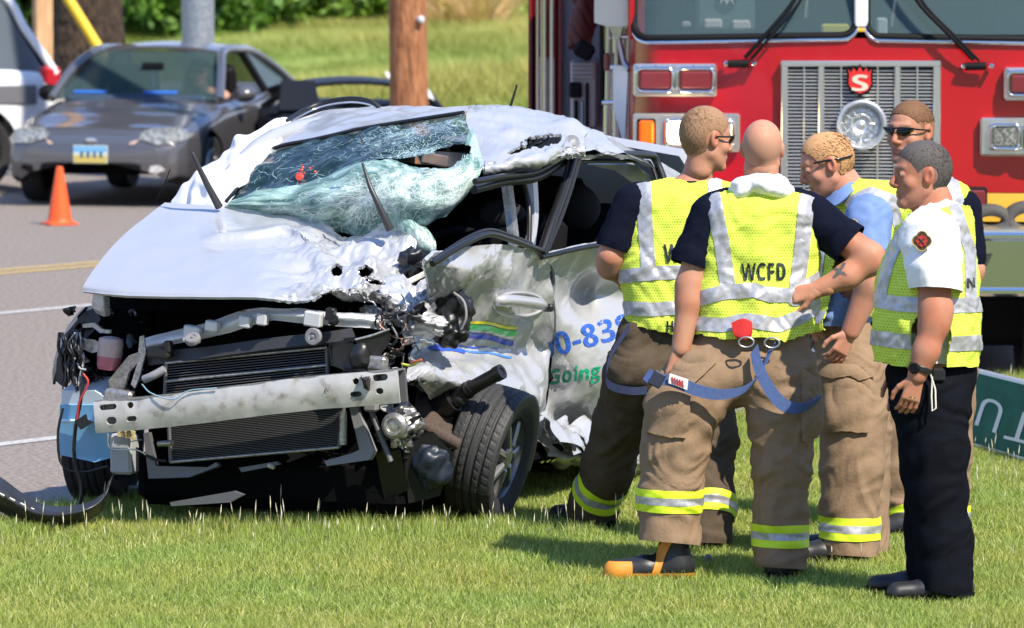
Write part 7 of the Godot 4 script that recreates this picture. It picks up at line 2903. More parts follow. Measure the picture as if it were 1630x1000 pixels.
func crest(o: Node3D, c: Vector3, n: Vector3, r: float) -> void:      # the red and gold cross patch on a sleeve
	n = n.normalized()
	var x := Vector3.UP.cross(n).normalized()
	var y := n.cross(x)
	var m := MB.new()
	for layer in 2:
		var k: float = [1.0, 0.62][layer]
		var poly := []
		for j in 32:
			var a := TAU * j / 32
			var w := 0.82 + 0.22 * absf(cos(2.0 * a)) if layer == 0 else 0.9 + 0.1 * cos(8.0 * a)
			poly.append(c + n * (0.003 * layer) + (x * cos(a) + y * sin(a)) * r * w * k)
		m = MB.new()
		m.prism(poly, n * 0.004)
		var b := part(o, "sleeve_patch", m, mat([col(0.05, 0.03, 0.015), col(0.42, 0.03, 0.02)][layer], 0.8))
		if layer == 0:
			m = MB.new()
			var ring := []
			for j in 33: ring.append(c + n * 0.004 + (x * cos(TAU * j / 32) + y * sin(TAU * j / 32)) * r * (0.80 + 0.20 * absf(cos(2.0 * TAU * j / 32))))
			m.tube(ring, 0.0022, 5, false)
			part(b, "patch_edge", m, mat(col(0.5, 0.36, 0.12), 0.7))
		else:
			m = MB.new()
			m.tube([c + n * 0.008 + x * r * 0.3 + y * r * 0.3, c + n * 0.008 - x * r * 0.3 - y * r * 0.3], 0.0025, 5)
			m.tube([c + n * 0.008 - x * r * 0.3 + y * r * 0.3, c + n * 0.008 + x * r * 0.3 - y * r * 0.3], 0.0025, 5)
			part(b, "patch_cross", m, mat(col(0.05, 0.03, 0.02), 0.7))

func collar_ring(hd_at: Vector3, rx: float, rz: float, th: float, tilt_z: float, n := 28) -> MB:
	var ring := []
	for j in n + 1:
		var a := TAU * j / n
		ring.append(hd_at + Vector3(cos(a) * rx, sin(a) * tilt_z + 0.006 * sin(3.0 * a), sin(a) * rz))
	var m := MB.new()
	m.tube(ring, th, 10, false)
	return m

# ---- man on the left, seen from behind, sunglasses, arm bent in front of him
func person_left() -> void:
	var g := start(24.6, 1060, "man in yellow vest seen from behind, sunglasses on, nearest the wreck")
	var o := g.root
	var flesh := Color(0.47, 0.25, 0.165)
	var hd := Head.new(g.at([1124, 222, 0.02]), deg_to_rad(-118), deg_to_rad(8), 0.0, 1.06)
	var body := body_of(g, [
		[[1114, 264, 0, 24], [1106, 300, -0.03, 24]],
		[[1045, 330, 0, 30], [1045, 520, 0, 34]], [[1125, 330, 0, 30], [1110, 520, 0, 34]],
		[[1010, 325, 0, 22], [1098, 305, 0, 26], [1150, 320, 0, 22]],
		[[1004, 332, 0.02, 24], [972, 408, 0.03, 20], [970, 425, 0.0, 18], [1012, 452, -0.16, 15]],
		[[1152, 332, -0.02, 24], [1178, 420, -0.05, 20], [1140, 470, -0.2, 15]],
		[[1030, 560, 0, 38], [990, 690, -0.25, 26], [940, 805, -0.56, 20]], [[1108, 560, 0, 38], [1128, 700, 0.18, 26], [1126, 850, 0.3, 20]]], flesh, 3)
	var hm := build_head(body, hd, flesh, Color(0.34, 0.19, 0.10), 0.085)
	hand_on(body, g.at([1012, 452, -0.16]), Vector3(1, 0.1, -0.6), Vector3(0, 0, -1), 1.0, [0.3, 0.3, 0.05], flesh)
	part(o, "body", body, M.flesh)
	build_hair(o, hm, hd, 0.085, Color(0.30, 0.18, 0.105), 0.005, 11, -1.0)
	shades(o, hd)
	# navy shirt
	var sh := g.skin([[[1045, 335, 0, 36], [1048, 500, 0, 40]], [[1122, 335, 0, 36], [1110, 500, 0, 40]], [[1008, 318, 0, 24], [1095, 300, 0, 26], [1150, 315, 0, 24]], [[1008, 325, 0.02, 31], [982, 385, 0.02, 29], [972, 420, 0.02, 28]], [[1150, 325, -0.02, 30], [1172, 400, -0.04, 28]]], 0.010, 0.03)
	fold(sh, 41, 0.008)
	var c := g.at([978, 397, 0.02])
	sh = keep(sh, func(q, w): return minf(minf(limb_cut(w, c, g.at([972, 420, 0.02]) - g.at([992, 360, 0.02]), 0.16), q.y - 288), 512 - q.y))
	part(o, "shirt", cloth_shell(sh), M.navy)
	# vest
	var v := g.skin([[[1038, 330, 0, 41], [1036, 430, 0, 46], [1045, 515, 0, 49]], [[1122, 330, 0, 41], [1122, 430, 0, 46], [1118, 515, 0, 48]], [[1080, 330, 0, 46], [1080, 515, 0, 55]], [[1020, 312, 0, 24], [1095, 292, 0, 26], [1150, 308, 0, 24]]], 0.0095, 0.045)
	fold(v, 43, 0.011, 6.0, 10.0, 0.12)
	var arm := g.at([978, 360, 0.02])
	v = keep(v, func(q, w): return minf(minf(seg_y([[980, 508], [1020, 522], [1075, 534], [1180, 534]], q.x) - q.y, (w - arm).length() - 0.105), (q.y - seg_y([[980, 300], [1070, 281], [1100, 290], [1140, 284], [1200, 300]], q.x))))
	var vp := part(o, "vest", cloth_shell(v), M.vest)
	vest_strips(vp, v, [[[[1024, 270], [1027, 350], [1033, 436]], 11.5], [[[980, 441], [1040, 435], [1100, 433], [1180, 432]], 11.0], [[[985, 490], [1040, 493], [1110, 487], [1180, 484]], 11.0], [[[1138, 280], [1140, 430]], 11.0]])
	var ink := mat(col(0.012, 0.014, 0.02), 0.7)
	words_on(vp, v, "letter", "W", 1057, 418, 1083, 417, 29, ink)
	words_on(vp, v, "letter", "H", 1061, 529, 1072, 529, 18, ink)
	# trousers
	var t := g.skin([[[1020, 535, 0, 38], [1108, 535, 0, 38]], [[1018, 590, 0, 48], [1108, 590, 0, 48]], [[1014, 590, 0, 50], [992, 670, -0.18, 43], [968, 740, -0.36, 40], [942, 815, -0.55, 42]], [[1112, 590, 0.02, 50], [1130, 700, 0.16, 41], [1129, 800, 0.26, 38], [1127, 858, 0.30, 38]]], 0.010, 0.04, 1.05)
	fold(t, 45, 0.015, 3.2, 6.5, 0.03)
	t = keep(t, func(q, w): return seg_y([[880, 826], [985, 840], [1040, 862], [1180, 866]], q.x) - q.y)
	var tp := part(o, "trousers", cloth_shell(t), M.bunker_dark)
	leg_bands(tp, t, g.at([955, 776, -0.45]), g.at([968, 740, -0.36]) - g.at([942, 815, -0.55]) + Vector3(0.04, 0, 0), 0.21, 0.0155)
	leg_bands(tp, t, g.at([1129, 808, 0.27]), g.at([1130, 700, 0.16]) - g.at([1129, 800, 0.26]), 0.19, 0.0145)
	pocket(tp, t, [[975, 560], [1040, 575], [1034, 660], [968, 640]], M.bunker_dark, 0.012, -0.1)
	var st := strap(g_line(g, [[1002, 520, 0.14], [978, 555, 0.14], [966, 585, 0.14], [968, 612, 0.14], [1000, 622, 0.16], [1030, 622, 0.16]]), Vector3(0, 0.016, 0), 0.004)
	part(o, "brace_strap", st, mat(col(0.02, 0.03, 0.08), 0.8))
	var q := G(952, 838)
	boot(o, g.at([962, 820, -0.5]) * Vector3(1, 0, 1), Vector3(-0.75, 0, -0.66), M.boot, M.black, null, 0.31)
	boot(o, g.at([1124, 870, 0.30]) * Vector3(1, 0, 1), Vector3(0.15, 0, -1), M.boot, M.black, null)

func g_line(g: Fig, a: Array) -> Array:
	var o := []
	for q in a: o.append(g.at(q))
	return o

# ---- bald man, back to us
func person_bald() -> void:
	var g := start(23.25, 1200, "bald man with WCFD on his vest, braces hanging down, hand on hip")
	var o := g.root
	var flesh := Color(0.43, 0.225, 0.145)
	var hd := Head.new(g.at([1214, 240, 0.0]), deg_to_rad(-172), deg_to_rad(6), 0.0, 0.95)
	var body := body_of(g, [
		[[1212, 268, 0, 28], [1212, 312, -0.04, 25]],
		[[1165, 350, 0, 36], [1160, 530, 0, 38]], [[1258, 350, 0, 36], [1245, 530, 0, 38]],
		[[1140, 340, 0, 24], [1210, 318, 0, 30], [1290, 342, 0, 24]],
		[[1128, 350, 0, 27], [1098, 455, 0.03, 21.5], [1097, 480, 0.04, 20.5], [1084, 556, 0.06, 15.5]],
		[[1300, 352, 0, 28], [1384, 408, 0.07, 22], [1388, 416, 0.07, 20.5], [1348, 440, 0.09, 19.5], [1296, 463, 0.10, 13.5]],
		[[1140, 590, 0, 40], [1078, 720, 0, 26], [1066, 850, 0, 22]], [[1240, 590, 0, 40], [1246, 720, 0, 26], [1244, 890, 0, 22]]], flesh, 4)
	build_head(body, hd, Color(0.49, 0.26, 0.17), Color(0.5, 0.3, 0.22), 0.085, true)
	hand_on(body, g.at([1083, 558, 0.06]), Vector3(-0.22, -1, 0.1), Vector3(-0.3, 0, -1), 1.0, [0.25, 0.3, 0.06], flesh, 1.0)
	hand_on(body, g.at([1297, 463, 0.11]), Vector3(-1, -0.18, 0.05), Vector3(0.0, -0.35, -1), 1.0, [0.35, 0.55, 0.06], flesh, 0.9)
	part(o, "body", body, M.flesh)
	# tattoo on the forearm
	var tb := px_region(body, func(q, w): return 2.6 - minf(seg_d([[1328, 441], [1336, 432], [1344, 421]], q), seg_d([[1329, 428], [1336, 432], [1345, 437]], q)) + 1.2 * sin(q.x * 1.1) * sin(q.y), 0.0008)
	if tb.v.size(): part(o, "tattoo", tb, mat(col(0.09, 0.08, 0.075), 0.6))
	# shirt
	var sh := g.skin([[[1165, 350, 0, 36], [1160, 500, 0, 38]], [[1252, 350, 0, 36], [1242, 500, 0, 38]], [[1138, 332, 0, 26], [1210, 308, 0, 28], [1292, 335, 0, 26]], [[1132, 345, 0, 34], [1104, 410, 0.01, 31], [1092, 450, 0.02, 30]], [[1296, 348, 0, 36], [1350, 388, 0.04, 32], [1378, 408, 0.06, 31]]], 0.010, 0.03)
	fold(sh, 51, 0.009)
	var c1 := g.at([1100, 424, 0.01])
	var c2 := g.at([1352, 392, 0.05])
	sh = keep(sh, func(q, w): return minf(minf(limb_cut(w, c1, g.at([1092, 450, 0.02]) - g.at([1110, 395, 0.01]), 0.16), limb_cut(w, c2, g.at([1378, 408, 0.06]) - g.at([1330, 372, 0.03]), 0.16)), minf(q.y - 298, 520 - q.y)))
	part(o, "shirt", cloth_shell(sh), M.navy)
	part(o, "towel", cloth_shell(fold(keep(g.skin([[[1170, 314, 0.03, 16], [1184, 298, 0.06, 16], [1212, 291, 0.075, 17], [1238, 297, 0.06, 16], [1252, 310, 0.03, 15]], [[1180, 300, -0.05, 16], [1212, 296, -0.10, 16], [1244, 298, -0.05, 16]]], 0.008, 0.02, 1.2), func(q, _w): return q.y - 277.0), 53, 0.012, 8.0, 18.0)), M.white_cloth)
	# vest
	var v := g.skin([[[1160, 348, 0, 47], [1152, 470, 0, 43], [1156, 532, 0, 52]], [[1262, 348, 0, 47], [1256, 470, 0, 43], [1244, 532, 0, 52]], [[1210, 350, 0, 52], [1205, 470, 0, 50], [1202, 532, 0, 60]], [[1150, 330, 0, 26], [1210, 308, 0, 26], [1282, 332, 0, 26]]], 0.0095, 0.045)
	fold(v, 55, 0.013, 6.0, 9.0, 0.12)
	var a1 := g.at([1093, 385, 0.0])
	var a2 := g.at([1330, 385, 0.02])
	v = keep(v, func(q, w): return minf(minf(seg_y([[1080, 524], [1110, 532], [1150, 541], [1210, 538], [1250, 545], [1300, 528]], q.x) - q.y, minf((w - a1).length() - 0.075, (w - a2).length() - 0.075)), q.y - seg_y([[1100, 318], [1165, 300], [1190, 304], [1235, 306], [1260, 303], [1320, 322]], q.x)))
	var vp := part(o, "vest", cloth_shell(v), M.vest)
	vest_strips(vp, v, [[[[1134, 308], [1150, 390], [1160, 465]], 12.0], [[[1284, 318], [1276, 400], [1266, 476]], 12.0], [[[1105, 478], [1150, 466], [1200, 462], [1225, 470], [1265, 470], [1310, 440]], 11.5], [[[1100, 514], [1150, 518], [1190, 510], [1240, 518], [1275, 504], [1300, 488]], 11.5]])
	words_on(vp, v, "lettering", "WCFD", 1180, 447, 1251, 446, 28, mat(col(0.012, 0.016, 0.02), 0.7))
	# trousers
	var t := g.skin([[[1152, 545, 0, 40], [1244, 545, 0, 40]], [[1146, 595, 0, 52], [1245, 595, 0, 51]], [[1118, 600, 0.0, 58], [1088, 650, 0.02, 58], [1074, 720, 0.03, 49], [1066, 790, 0.02, 47], [1066, 858, 0.02, 50]], [[1242, 600, 0.0, 58], [1246, 660, 0.02, 53], [1244, 740, 0.02, 45], [1244, 820, 0, 41], [1243, 900, 0, 42]]], 0.0095, 0.035, 0.92)
	fold(t, 57, 0.015, 3.2, 6.5, 0.03)
	t = keep(t, func(q, w): return seg_y([[1000, 858], [1110, 868], [1150, 890], [1200, 902], [1300, 908]], q.x) - q.y)
	var tp := part(o, "trousers", cloth_shell(t), M.bunker)
	leg_bands(tp, t, g.at([1066, 795, 0.02]), Vector3(0.03, 1, 0), 0.19, 0.0145)
	leg_bands(tp, t, g.at([1244, 851, 0.0]), Vector3(0.02, 1, 0), 0.17, 0.0145)
	pocket(tp, t, [[1035, 612], [1100, 628], [1092, 700], [1030, 690]], M.bunker, 0.016, 0.05)
	pocket(tp, t, [[1100, 556], [1140, 580], [1104, 612], [1066, 600]], M.bunker, 0.014, 0.05)
	pocket(tp, t, [[1274, 588], [1302, 596], [1306, 690], [1276, 704]], M.bunker, 0.018, 0.0)
	# hanging braces
	for s in [[[1200, 556, .155], [1206, 580, .17], [1222, 615, .18], [1248, 645, .19], [1278, 650, .18], [1304, 638, .12]], [[1228, 552, .15], [1214, 585, .17], [1188, 618, .18], [1150, 628, .19], [1112, 622, .2], [1070, 606, .2], [1042, 604, .18], [1030, 596, .15]]]:
		var wide := Vector3(0.014, 0.020, 0)
		part(o, "brace_strap", strap(g_line(g, s), wide, 0.005, 30), M.blue_strap)
	var m := MB.new()
	m.sheet(spline([g_line(g, [[1164, 514, .155], [1182, 507, .16], [1197, 512, .155]]), g_line(g, [[1168, 532, .16], [1184, 534, .165], [1198, 526, .16]]), g_line(g, [[1174, 540, .155], [1186, 541, .16], [1196, 536, .155]])], 12, 12), 0.008)
	part(o, "red_strap", m, mat(col(0.50, 0.015, 0.015), 0.8))
	for c in [[1188, 545, .165], [1229, 546, .16]]:
		m = MB.new()
		var ring := []
		for j in 25: ring.append(g.at([c[0] + 12 * cos(TAU * j / 24), c[1] + 8 * sin(TAU * j / 24), c[2] + 0.01]))
		m.tube(ring, 0.004, 6, false)
		part(o, "brace_ring", m, M.steel)
	m = MB.new()
	m.sheet(spline([g_line(g, [[1066, 594, .222], [1096, 604, .222]]), g_line(g, [[1064, 610, .222], [1094, 621, .222]])], 6, 4), 0.002)
	var tagp := part(o, "strap_label", m, mat(col(0.66, 0.62, 0.60), 0.7))
	m = MB.new()
	for k in 5: m.tube(g_line(g, [[1070 + k * 4, 600 + k * 1.4, .226], [1072 + k * 4, 612 + k * 1.4, .226]]), 0.0025, 5)
	part(tagp, "label_print", m, mat(col(0.45, 0.03, 0.03), 0.7)).set_meta("kind", "stuff")
	m = MB.new()
	m.box(g.at([1046, 604, .2]), Vector3(0.05, 0.06, 0.015), Basis(Vector3.FORWARD, 0.5), 0.006)
	part(o, "strap_buckle", m, mat(col(0.02, 0.025, 0.05), 0.5))
	boot(o, g.at([1084, 868, 0.02]) * Vector3(1, 0, 1), Vector3(-1, 0, 0.12), M.boot, M.orange, M.orange, 0.31, 0.22, 0.052)
	boot(o, g.at([1240, 905, 0.02]) * Vector3(1, 0, 1), Vector3(0.25, 0, -1), M.boot, M.black, null, 0.30)

# ---- red-haired man in a blue shirt, bending forward
func person_blue_shirt() -> void:
	var g := start(23.95, 1350, "red-haired man in blue shirt and vest leaning forward, looking down")
	var o := g.root
	var flesh := Color(0.50, 0.255, 0.18)
	var hd := Head.new(g.at([1317, 263, 0.02]), deg_to_rad(86), deg_to_rad(20), 0.0, 1.04)
	var body := body_of(g, [
		[[1338, 290, 0, 30], [1365, 330, 0, 34]],
		[[1378, 340, 0, 40], [1360, 430, 0, 46], [1332, 520, 0, 42], 1.3],
		[[1384, 352, 0.2, 27], [1390, 432, 0.25, 25], [1386, 452, 0.26, 23], [1354, 528, 0.24, 15]],
		[[1376, 352, -0.2, 27], [1360, 440, -0.26, 24], [1310, 500, -0.2, 15]],
		[[1352, 580, 0.1, 42], [1355, 720, 0.12, 28], [1352, 860, 0.12, 22]], [[1368, 580, -0.1, 42], [1372, 720, -0.12, 28], [1372, 860, -0.12, 22]]], flesh, 6)
	var hm := build_head(body, hd, flesh, Color(0.55, 0.29, 0.12), 0.088)
	hand_on(body, g.at([1353, 530, 0.24]), Vector3(-0.55, -1, 0.10), Vector3(-0.5, 0.1, -1), -1.0, [0.4, 0.45, 0.05], flesh, 0.92)
	hand_on(body, g.at([1310, 500, -0.2]), Vector3(-0.5, -1, 0.2), Vector3(0, 0, 1), 1.0, [0.3, 0.3, 0.05], flesh)
	part(o, "body", body, M.flesh)
	build_hair(o, hm, hd, 0.088, Color(0.52, 0.29, 0.14), 0.007, 21, -1.0, true)
	shades(o, hd, 0.0, true)
	var sh := g.skin([[[1386, 338, 0, 46], [1362, 425, 0, 56], [1334, 505, 0, 50], 1.4], [[1336, 308, 0, 30], [1370, 330, 0, 36]], [[1382, 348, 0.17, 38], [1376, 400, 0.22, 38], [1376, 440, 0.24, 36]], [[1380, 348, -0.17, 36], [1366, 430, -0.22, 34]]], 0.010, 0.03)
	fold(sh, 61, 0.012)
	var c := g.at([1374, 418, 0.24])
	sh = keep(sh, func(q, w): return minf(minf(limb_cut(w, c, g.at([1376, 450, 0.24]) - g.at([1384, 395, 0.22]), 0.17), q.y - seg_y([[1290, 322], [1320, 312], [1352, 284], [1400, 284]], q.x)), 520 - q.y))
	part(o, "shirt", cloth_shell(sh), M.blue_cloth)
	var cm := MB.new()
	cm.sheet(spline([g_line(g, [[1312, 318, 0.06], [1330, 306, 0.11], [1350, 291, 0.10], [1364, 288, 0.02]]), g_line(g, [[1308, 330, 0.09], [1332, 326, 0.15], [1356, 306, 0.14], [1372, 296, 0.03]])], 20, 6), 0.006)
	part(o, "collar", cm, M.blue_cloth)
	var v := g.skin([[[1386, 330, 0, 52], [1364, 422, 0, 62], [1330, 512, 0, 54], 1.38], [[1352, 312, 0, 26], [1390, 322, 0, 34], 1.6]], 0.0095, 0.045)
	fold(v, 63, 0.013, 6.0, 9.0, 0.12)
	var a1 := g.at([1368, 372, 0.29])
	v = keep(v, func(q, w): return minf(minf(seg_y([[1260, 528], [1300, 530], [1360, 512], [1400, 500]], q.x) - q.y, (w - a1).length() - 0.105), q.y - seg_y([[1290, 340], [1330, 318], [1366, 284], [1460, 290]], q.x)))
	var vp := part(o, "vest", cloth_shell(v), M.vest)
	vest_strips(vp, v, [[[[1352, 322], [1386, 306], [1420, 318], [1430, 360]], 8.0], [[[1306, 395], [1300, 440], [1285, 470]], 9.0], [[[1270, 503], [1310, 505], [1370, 492]], 10.0], [[[1280, 462], [1340, 455], [1400, 440]], 9.0]])
	var t := g.skin([[[1340, 525, 0, 44], [1352, 560, 0, 50], 1.3], [[1352, 590, 0.08, 55], [1356, 660, 0.11, 52], [1356, 740, 0.12, 47], [1352, 810, 0.12, 44], [1352, 875, 0.12, 45]], [[1368, 590, -0.08, 52], [1372, 700, -0.11, 44], [1372, 870, -0.12, 42]]], 0.0095, 0.035, 1.05)
	fold(t, 65, 0.015, 3.2, 6.5, 0.03)
	t = keep(t, func(q, w): return seg_y([[1290, 882], [1400, 888], [1430, 880]], q.x) - q.y)
	var tp := part(o, "trousers", cloth_shell(t), M.bunker)
	leg_bands(tp, t, g.at([1352, 839, 0.12]), Vector3(0.03, 1, 0), 0.18, 0.0150)
	pocket(tp, t, [[1312, 584], [1384, 592], [1382, 690], [1308, 684]], M.bunker, 0.018, 0.10)
	pocket(tp, t, [[1310, 580], [1387, 588], [1386, 606], [1312, 600]], M.bunker, 0.026, 0.10)
	crest(o, g.at([1358, 364, 0.34]), Vector3(-0.35, 0.1, 1), 0.036)
	boot(o, g.at([1362, 885, 0.12]) * Vector3(1, 0, 1), Vector3(-1, 0, 0.2), M.boot, M.black, null, 0.30)
	boot(o, g.at([1376, 880, -0.14]) * Vector3(1, 0, 1), Vector3(-1, 0, 0.0), M.boot, M.black, null, 0.30)

# ---- man behind with sunglasses
func person_behind() -> void:
	var g := start(24.95, 1475, "man with sunglasses standing behind the others, only head and shoulder showing")
	var o := g.root
	var flesh := Color(0.45, 0.23, 0.15)
	var hd := Head.new(g.at([1449, 212, 0.0]), deg_to_rad(38), deg_to_rad(2), 0.0, 1.07)
	var body := body_of(g, [
		[[1458, 245, 0, 27], [1472, 290, 0, 30]],
		[[1455, 340, 0, 34], [1450, 520, 0, 38]], [[1510, 340, 0, 34], [1495, 520, 0, 38]],
		[[1425, 330, 0, 24], [1472, 300, 0, 28], [1530, 330, 0, 24]],
		[[1532, 340, 0, 24], [1545, 430, 0.03, 21], [1525, 520, 0.05, 15]], [[1424, 340, 0, 24], [1412, 430, 0.03, 21], [1430, 510, 0.08, 15]],
		[[1450, 570, 0, 40], [1424, 710, 0, 26], [1450, 850, 0.05, 20]], [[1500, 570, 0, 40], [1505, 710, 0, 26], [1500, 850, 0.0, 20]]], flesh, 7)
	var hm := build_head(body, hd, flesh, Color(0.20, 0.11, 0.06), 0.086, false, 0.22)
	hand_on(body, g.at([1525, 520, 0.05]), Vector3(0, -1, 0), Vector3(-1, 0, 0), 1.0, [0.2, 0.3, 0.04], flesh)
	hand_on(body, g.at([1430, 510, 0.08]), Vector3(0.3, -1, 0), Vector3(0, 0, -1), 1.0, [0.2, 0.3, 0.04], flesh)
	part(o, "body", body, M.flesh)
	build_hair(o, hm, hd, 0.086, Color(0.17, 0.09, 0.05), 0.003, 31, 0.045)
	shades(o, hd)
	var sh := g.skin([[[1455, 340, 0, 40], [1450, 500, 0, 44]], [[1508, 340, 0, 40], [1495, 500, 0, 44]], [[1428, 326, 0, 27], [1475, 296, 0, 30], [1528, 326, 0, 27]], [[1530, 335, 0, 31], [1542, 410, 0.02, 28]], [[1426, 335, 0, 31], [1414, 410, 0.02, 28]]], 0.011, 0.03)
	sh = keep(sh, func(q, w): return minf(q.y - seg_y([[1440, 284], [1480, 284], [1500, 276], [1560, 300]], q.x), 515 - q.y))
	part(o, "shirt", cloth_shell(fold(sh, 71, 0.008)), M.navy)
	var v := g.skin([[[1452, 345, 0, 46], [1448, 440, 0, 50], [1446, 525, 0, 48]], [[1506, 345, 0, 44], [1502, 440, 0, 48], [1495, 525, 0, 48]], [[1480, 345, 0, 48], [1475, 525, 0, 52]], [[1440, 322, 0, 26], [1478, 300, 0, 28], [1522, 318, 0, 27]]], 0.010, 0.045)
	fold(v, 73, 0.011, 6.0, 9.0, 0.12)
	v = keep(v, func(q, w): return minf(530 - q.y, q.y - seg_y([[1420, 310], [1470, 296], [1500, 284], [1520, 276], [1570, 300]], q.x)))
	var vp := part(o, "vest", cloth_shell(v), M.vest)
	vest_strips(vp, v, [[[[1512, 280], [1530, 340], [1530, 430]], 10.0], [[[1400, 450], [1560, 450]], 10.0]])
	var t := g.skin([[[1448, 535, 0, 46], [1500, 535, 0, 46]], [[1450, 585, 0, 52], [1500, 585, 0, 52]], [[1448, 600, 0, 52], [1430, 690, 0.02, 40], [1436, 760, 0.04, 37], [1450, 845, 0.06, 38]], [[1502, 600, 0, 50], [1506, 720, 0, 40], [1500, 850, 0, 38]]], 0.010, 0.035)
	fold(t, 75, 0.015, 3.2, 6.5, 0.03)
	t = keep(t, func(q, w): return 857.0 - q.y)
	var tp := part(o, "trousers", cloth_shell(t), M.bunker)
	leg_bands(tp, t, g.at([1446, 820, 0.05]), g.at([1436, 760, 0.04]) - g.at([1450, 845, 0.06]) + Vector3(-0.02, 0, 0), 0.17, 0.0145)
	leg_bands(tp, t, g.at([1502, 820, 0.0]), Vector3(0, 1, 0), 0.17, 0.0145)
	boot(o, g.at([1462, 862, 0.05]) * Vector3(1, 0, 1), Vector3(-0.6, 0, 0.7), M.boot, M.black, null, 0.30)
	boot(o, g.at([1500, 862, 0.0]) * Vector3(1, 0, 1), Vector3(-0.4, 0, 0.9), M.boot, M.black, null, 0.30)

# ---- man in a white shirt, arm hanging, profile to the left
func person_white_shirt() -> void:
	var g := start(22.65, 1480, "grey-haired man in white shirt and dark trousers, watch on hanging arm")
	var o := g.root
	var flesh := Color(0.41, 0.195, 0.122)
	var hd := Head.new(g.at([1467, 280, 0.02]), deg_to_rad(80), deg_to_rad(2), 0.0, 1.04)
	var body := body_of(g, [
		[[1480, 310, 0, 32], [1492, 350, 0, 36]],
		[[1492, 370, 0, 44], [1480, 470, 0, 56], [1476, 580, 0, 56], 1.3],
		[[1482, 388, 0.16, 30], [1490, 495, 0.26, 25.5], [1488, 515, 0.27, 23], [1474, 560, 0.28, 20], [1460, 598, 0.28, 15.5]],
		[[1486, 385, -0.21, 32], [1470, 500, -0.26, 26], [1440, 590, -0.2, 17]],
		[[1480, 640, 0.1, 46], [1490, 770, 0.1, 28], [1502, 930, 0.1, 22]], [[1482, 640, -0.1, 46], [1480, 770, -0.1, 28], [1478, 915, -0.1, 22]]], flesh, 8)
	var hm := build_head(body, hd, flesh, Color(0.16, 0.14, 0.13), 0.080, false, 0.12)
	hand_on(body, g.at([1459, 601, 0.28]), Vector3(-0.28, -1, 0.02), Vector3(-0.25, 0.0, -1), -1.0, [0.25, 0.42, 0.06], flesh, 0.92)
	hand_on(body, g.at([1440, 590, -0.2]), Vector3(-0.2, -1, 0), Vector3(0, 0, 1), 1.0, [0.15, 0.3, 0.05], flesh)
	part(o, "body", body, M.flesh)
	build_hair(o, hm, hd, 0.080, Color(0.095, 0.086, 0.082), 0.0045, 41, -1.0)
	var sh := g.skin([[[1492, 368, 0, 50], [1480, 460, 0, 62], [1476, 570, 0, 62], 1.32], [[1478, 335, 0, 32], [1494, 350, 0, 40]], [[1480, 378, 0.17, 46], [1486, 430, 0.23, 43], [1492, 475, 0.25, 40]], [[1486, 378, -0.17, 44], [1476, 470, -0.24, 40]]], 0.010, 0.03)
	fold(sh, 81, 0.013)
	var c := g.at([1484, 462, 0.25])
	sh = keep(sh, func(q, w): return minf(minf(limb_cut(w, c, g.at([1494, 485, 0.25]) - g.at([1482, 425, 0.23]) + Vector3(-0.035, 0, 0), 0.19), q.y - seg_y([[1400, 352], [1450, 340], [1480, 318], [1530, 312]], q.x)), 580 - q.y))
	part(o, "shirt", cloth_shell(sh), M.white_cloth)
	var cm := MB.new()
	cm.sheet(spline([g_line(g, [[1452, 344, 0.06], [1474, 333, 0.12], [1498, 322, 0.10], [1516, 316, 0.02]]), g_line(g, [[1446, 358, 0.10], [1472, 354, 0.16], [1502, 336, 0.14], [1522, 328, 0.03]])], 20, 6), 0.006)
	part(o, "collar", cm, M.white_cloth)
	var v := g.skin([[[1490, 362, 0, 60], [1478, 455, 0, 77], [1475, 520, 0, 82], [1474, 580, 0, 82], 1.26], [[1476, 346, 0, 26], [1500, 348, 0, 36], 1.7]], 0.0095, 0.045)
	fold(v, 83, 0.012, 6.0, 9.0, 0.12)
	var a1 := g.at([1478, 398, 0.29])
	v = keep(v, func(q, w): return minf(minf(seg_y([[1370, 570], [1420, 582], [1480, 588], [1570, 584]], q.x) - q.y, (w - a1).length() - 0.102), q.y - seg_y([[1400, 372], [1440, 352], [1480, 336], [1520, 324], [1560, 330]], q.x)))
	var vp := part(o, "vest", cloth_shell(v), M.vest)
	vest_strips(vp, v, [[[[1466, 342], [1436, 372], [1414, 420], [1402, 470]], 9.0], [[[1520, 330], [1544, 400], [1545, 470]], 9.0], [[[1375, 474], [1430, 484], [1500, 488], [1575, 484]], 12.0], [[[1375, 535], [1430, 543], [1500, 548], [1575, 545]], 12.0]])
	words_on(vp, v, "lettering", "N", 1541, 459, 1553, 458, 16, mat(col(0.03, 0.035, 0.03), 0.7))
	var t := g.skin([[[1450, 592, 0, 38], [1515, 592, 0, 40], 1.5], [[1482, 625, 0, 64], [1482, 640, 0, 64], 1.3], [[1482, 640, 0.09, 60], [1488, 720, 0.1, 52], [1492, 780, 0.1, 45], [1502, 860, 0.1, 43], [1504, 945, 0.1, 44]], [[1482, 640, -0.1, 58], [1482, 760, -0.1, 46], [1484, 925, -0.1, 40]]], 0.0095, 0.03, 1.0)
	fold(t, 85, 0.013, 3.0, 5.0, 0.03)
	t = keep(t, func(q, w): return minf(seg_y([[1430, 936], [1465, 938], [1550, 956]], q.x) - q.y, q.y - 560.0))
	part(o, "trousers", cloth_shell(t), M.black_cloth)
	var m := MB.new()
	m.tube([g.at([1480, 592, 0.24]), g.at([1489, 620, 0.27]), g.at([1490, 650, 0.27]), g.at([1484, 655, 0.27]), g.at([1483, 630, 0.27]), g.at([1484, 600, 0.25])], 0.0035, 6)
	part(o, "white_cord", m, mat(col(0.6, 0.58, 0.5), 0.8))
	m = MB.new()
	m.box(g.at([1494, 597, 0.22]), Vector3(0.05, 0.05, 0.03), Basis.IDENTITY, 0.008)
	part(o, "phone_case", m, M.plastic)
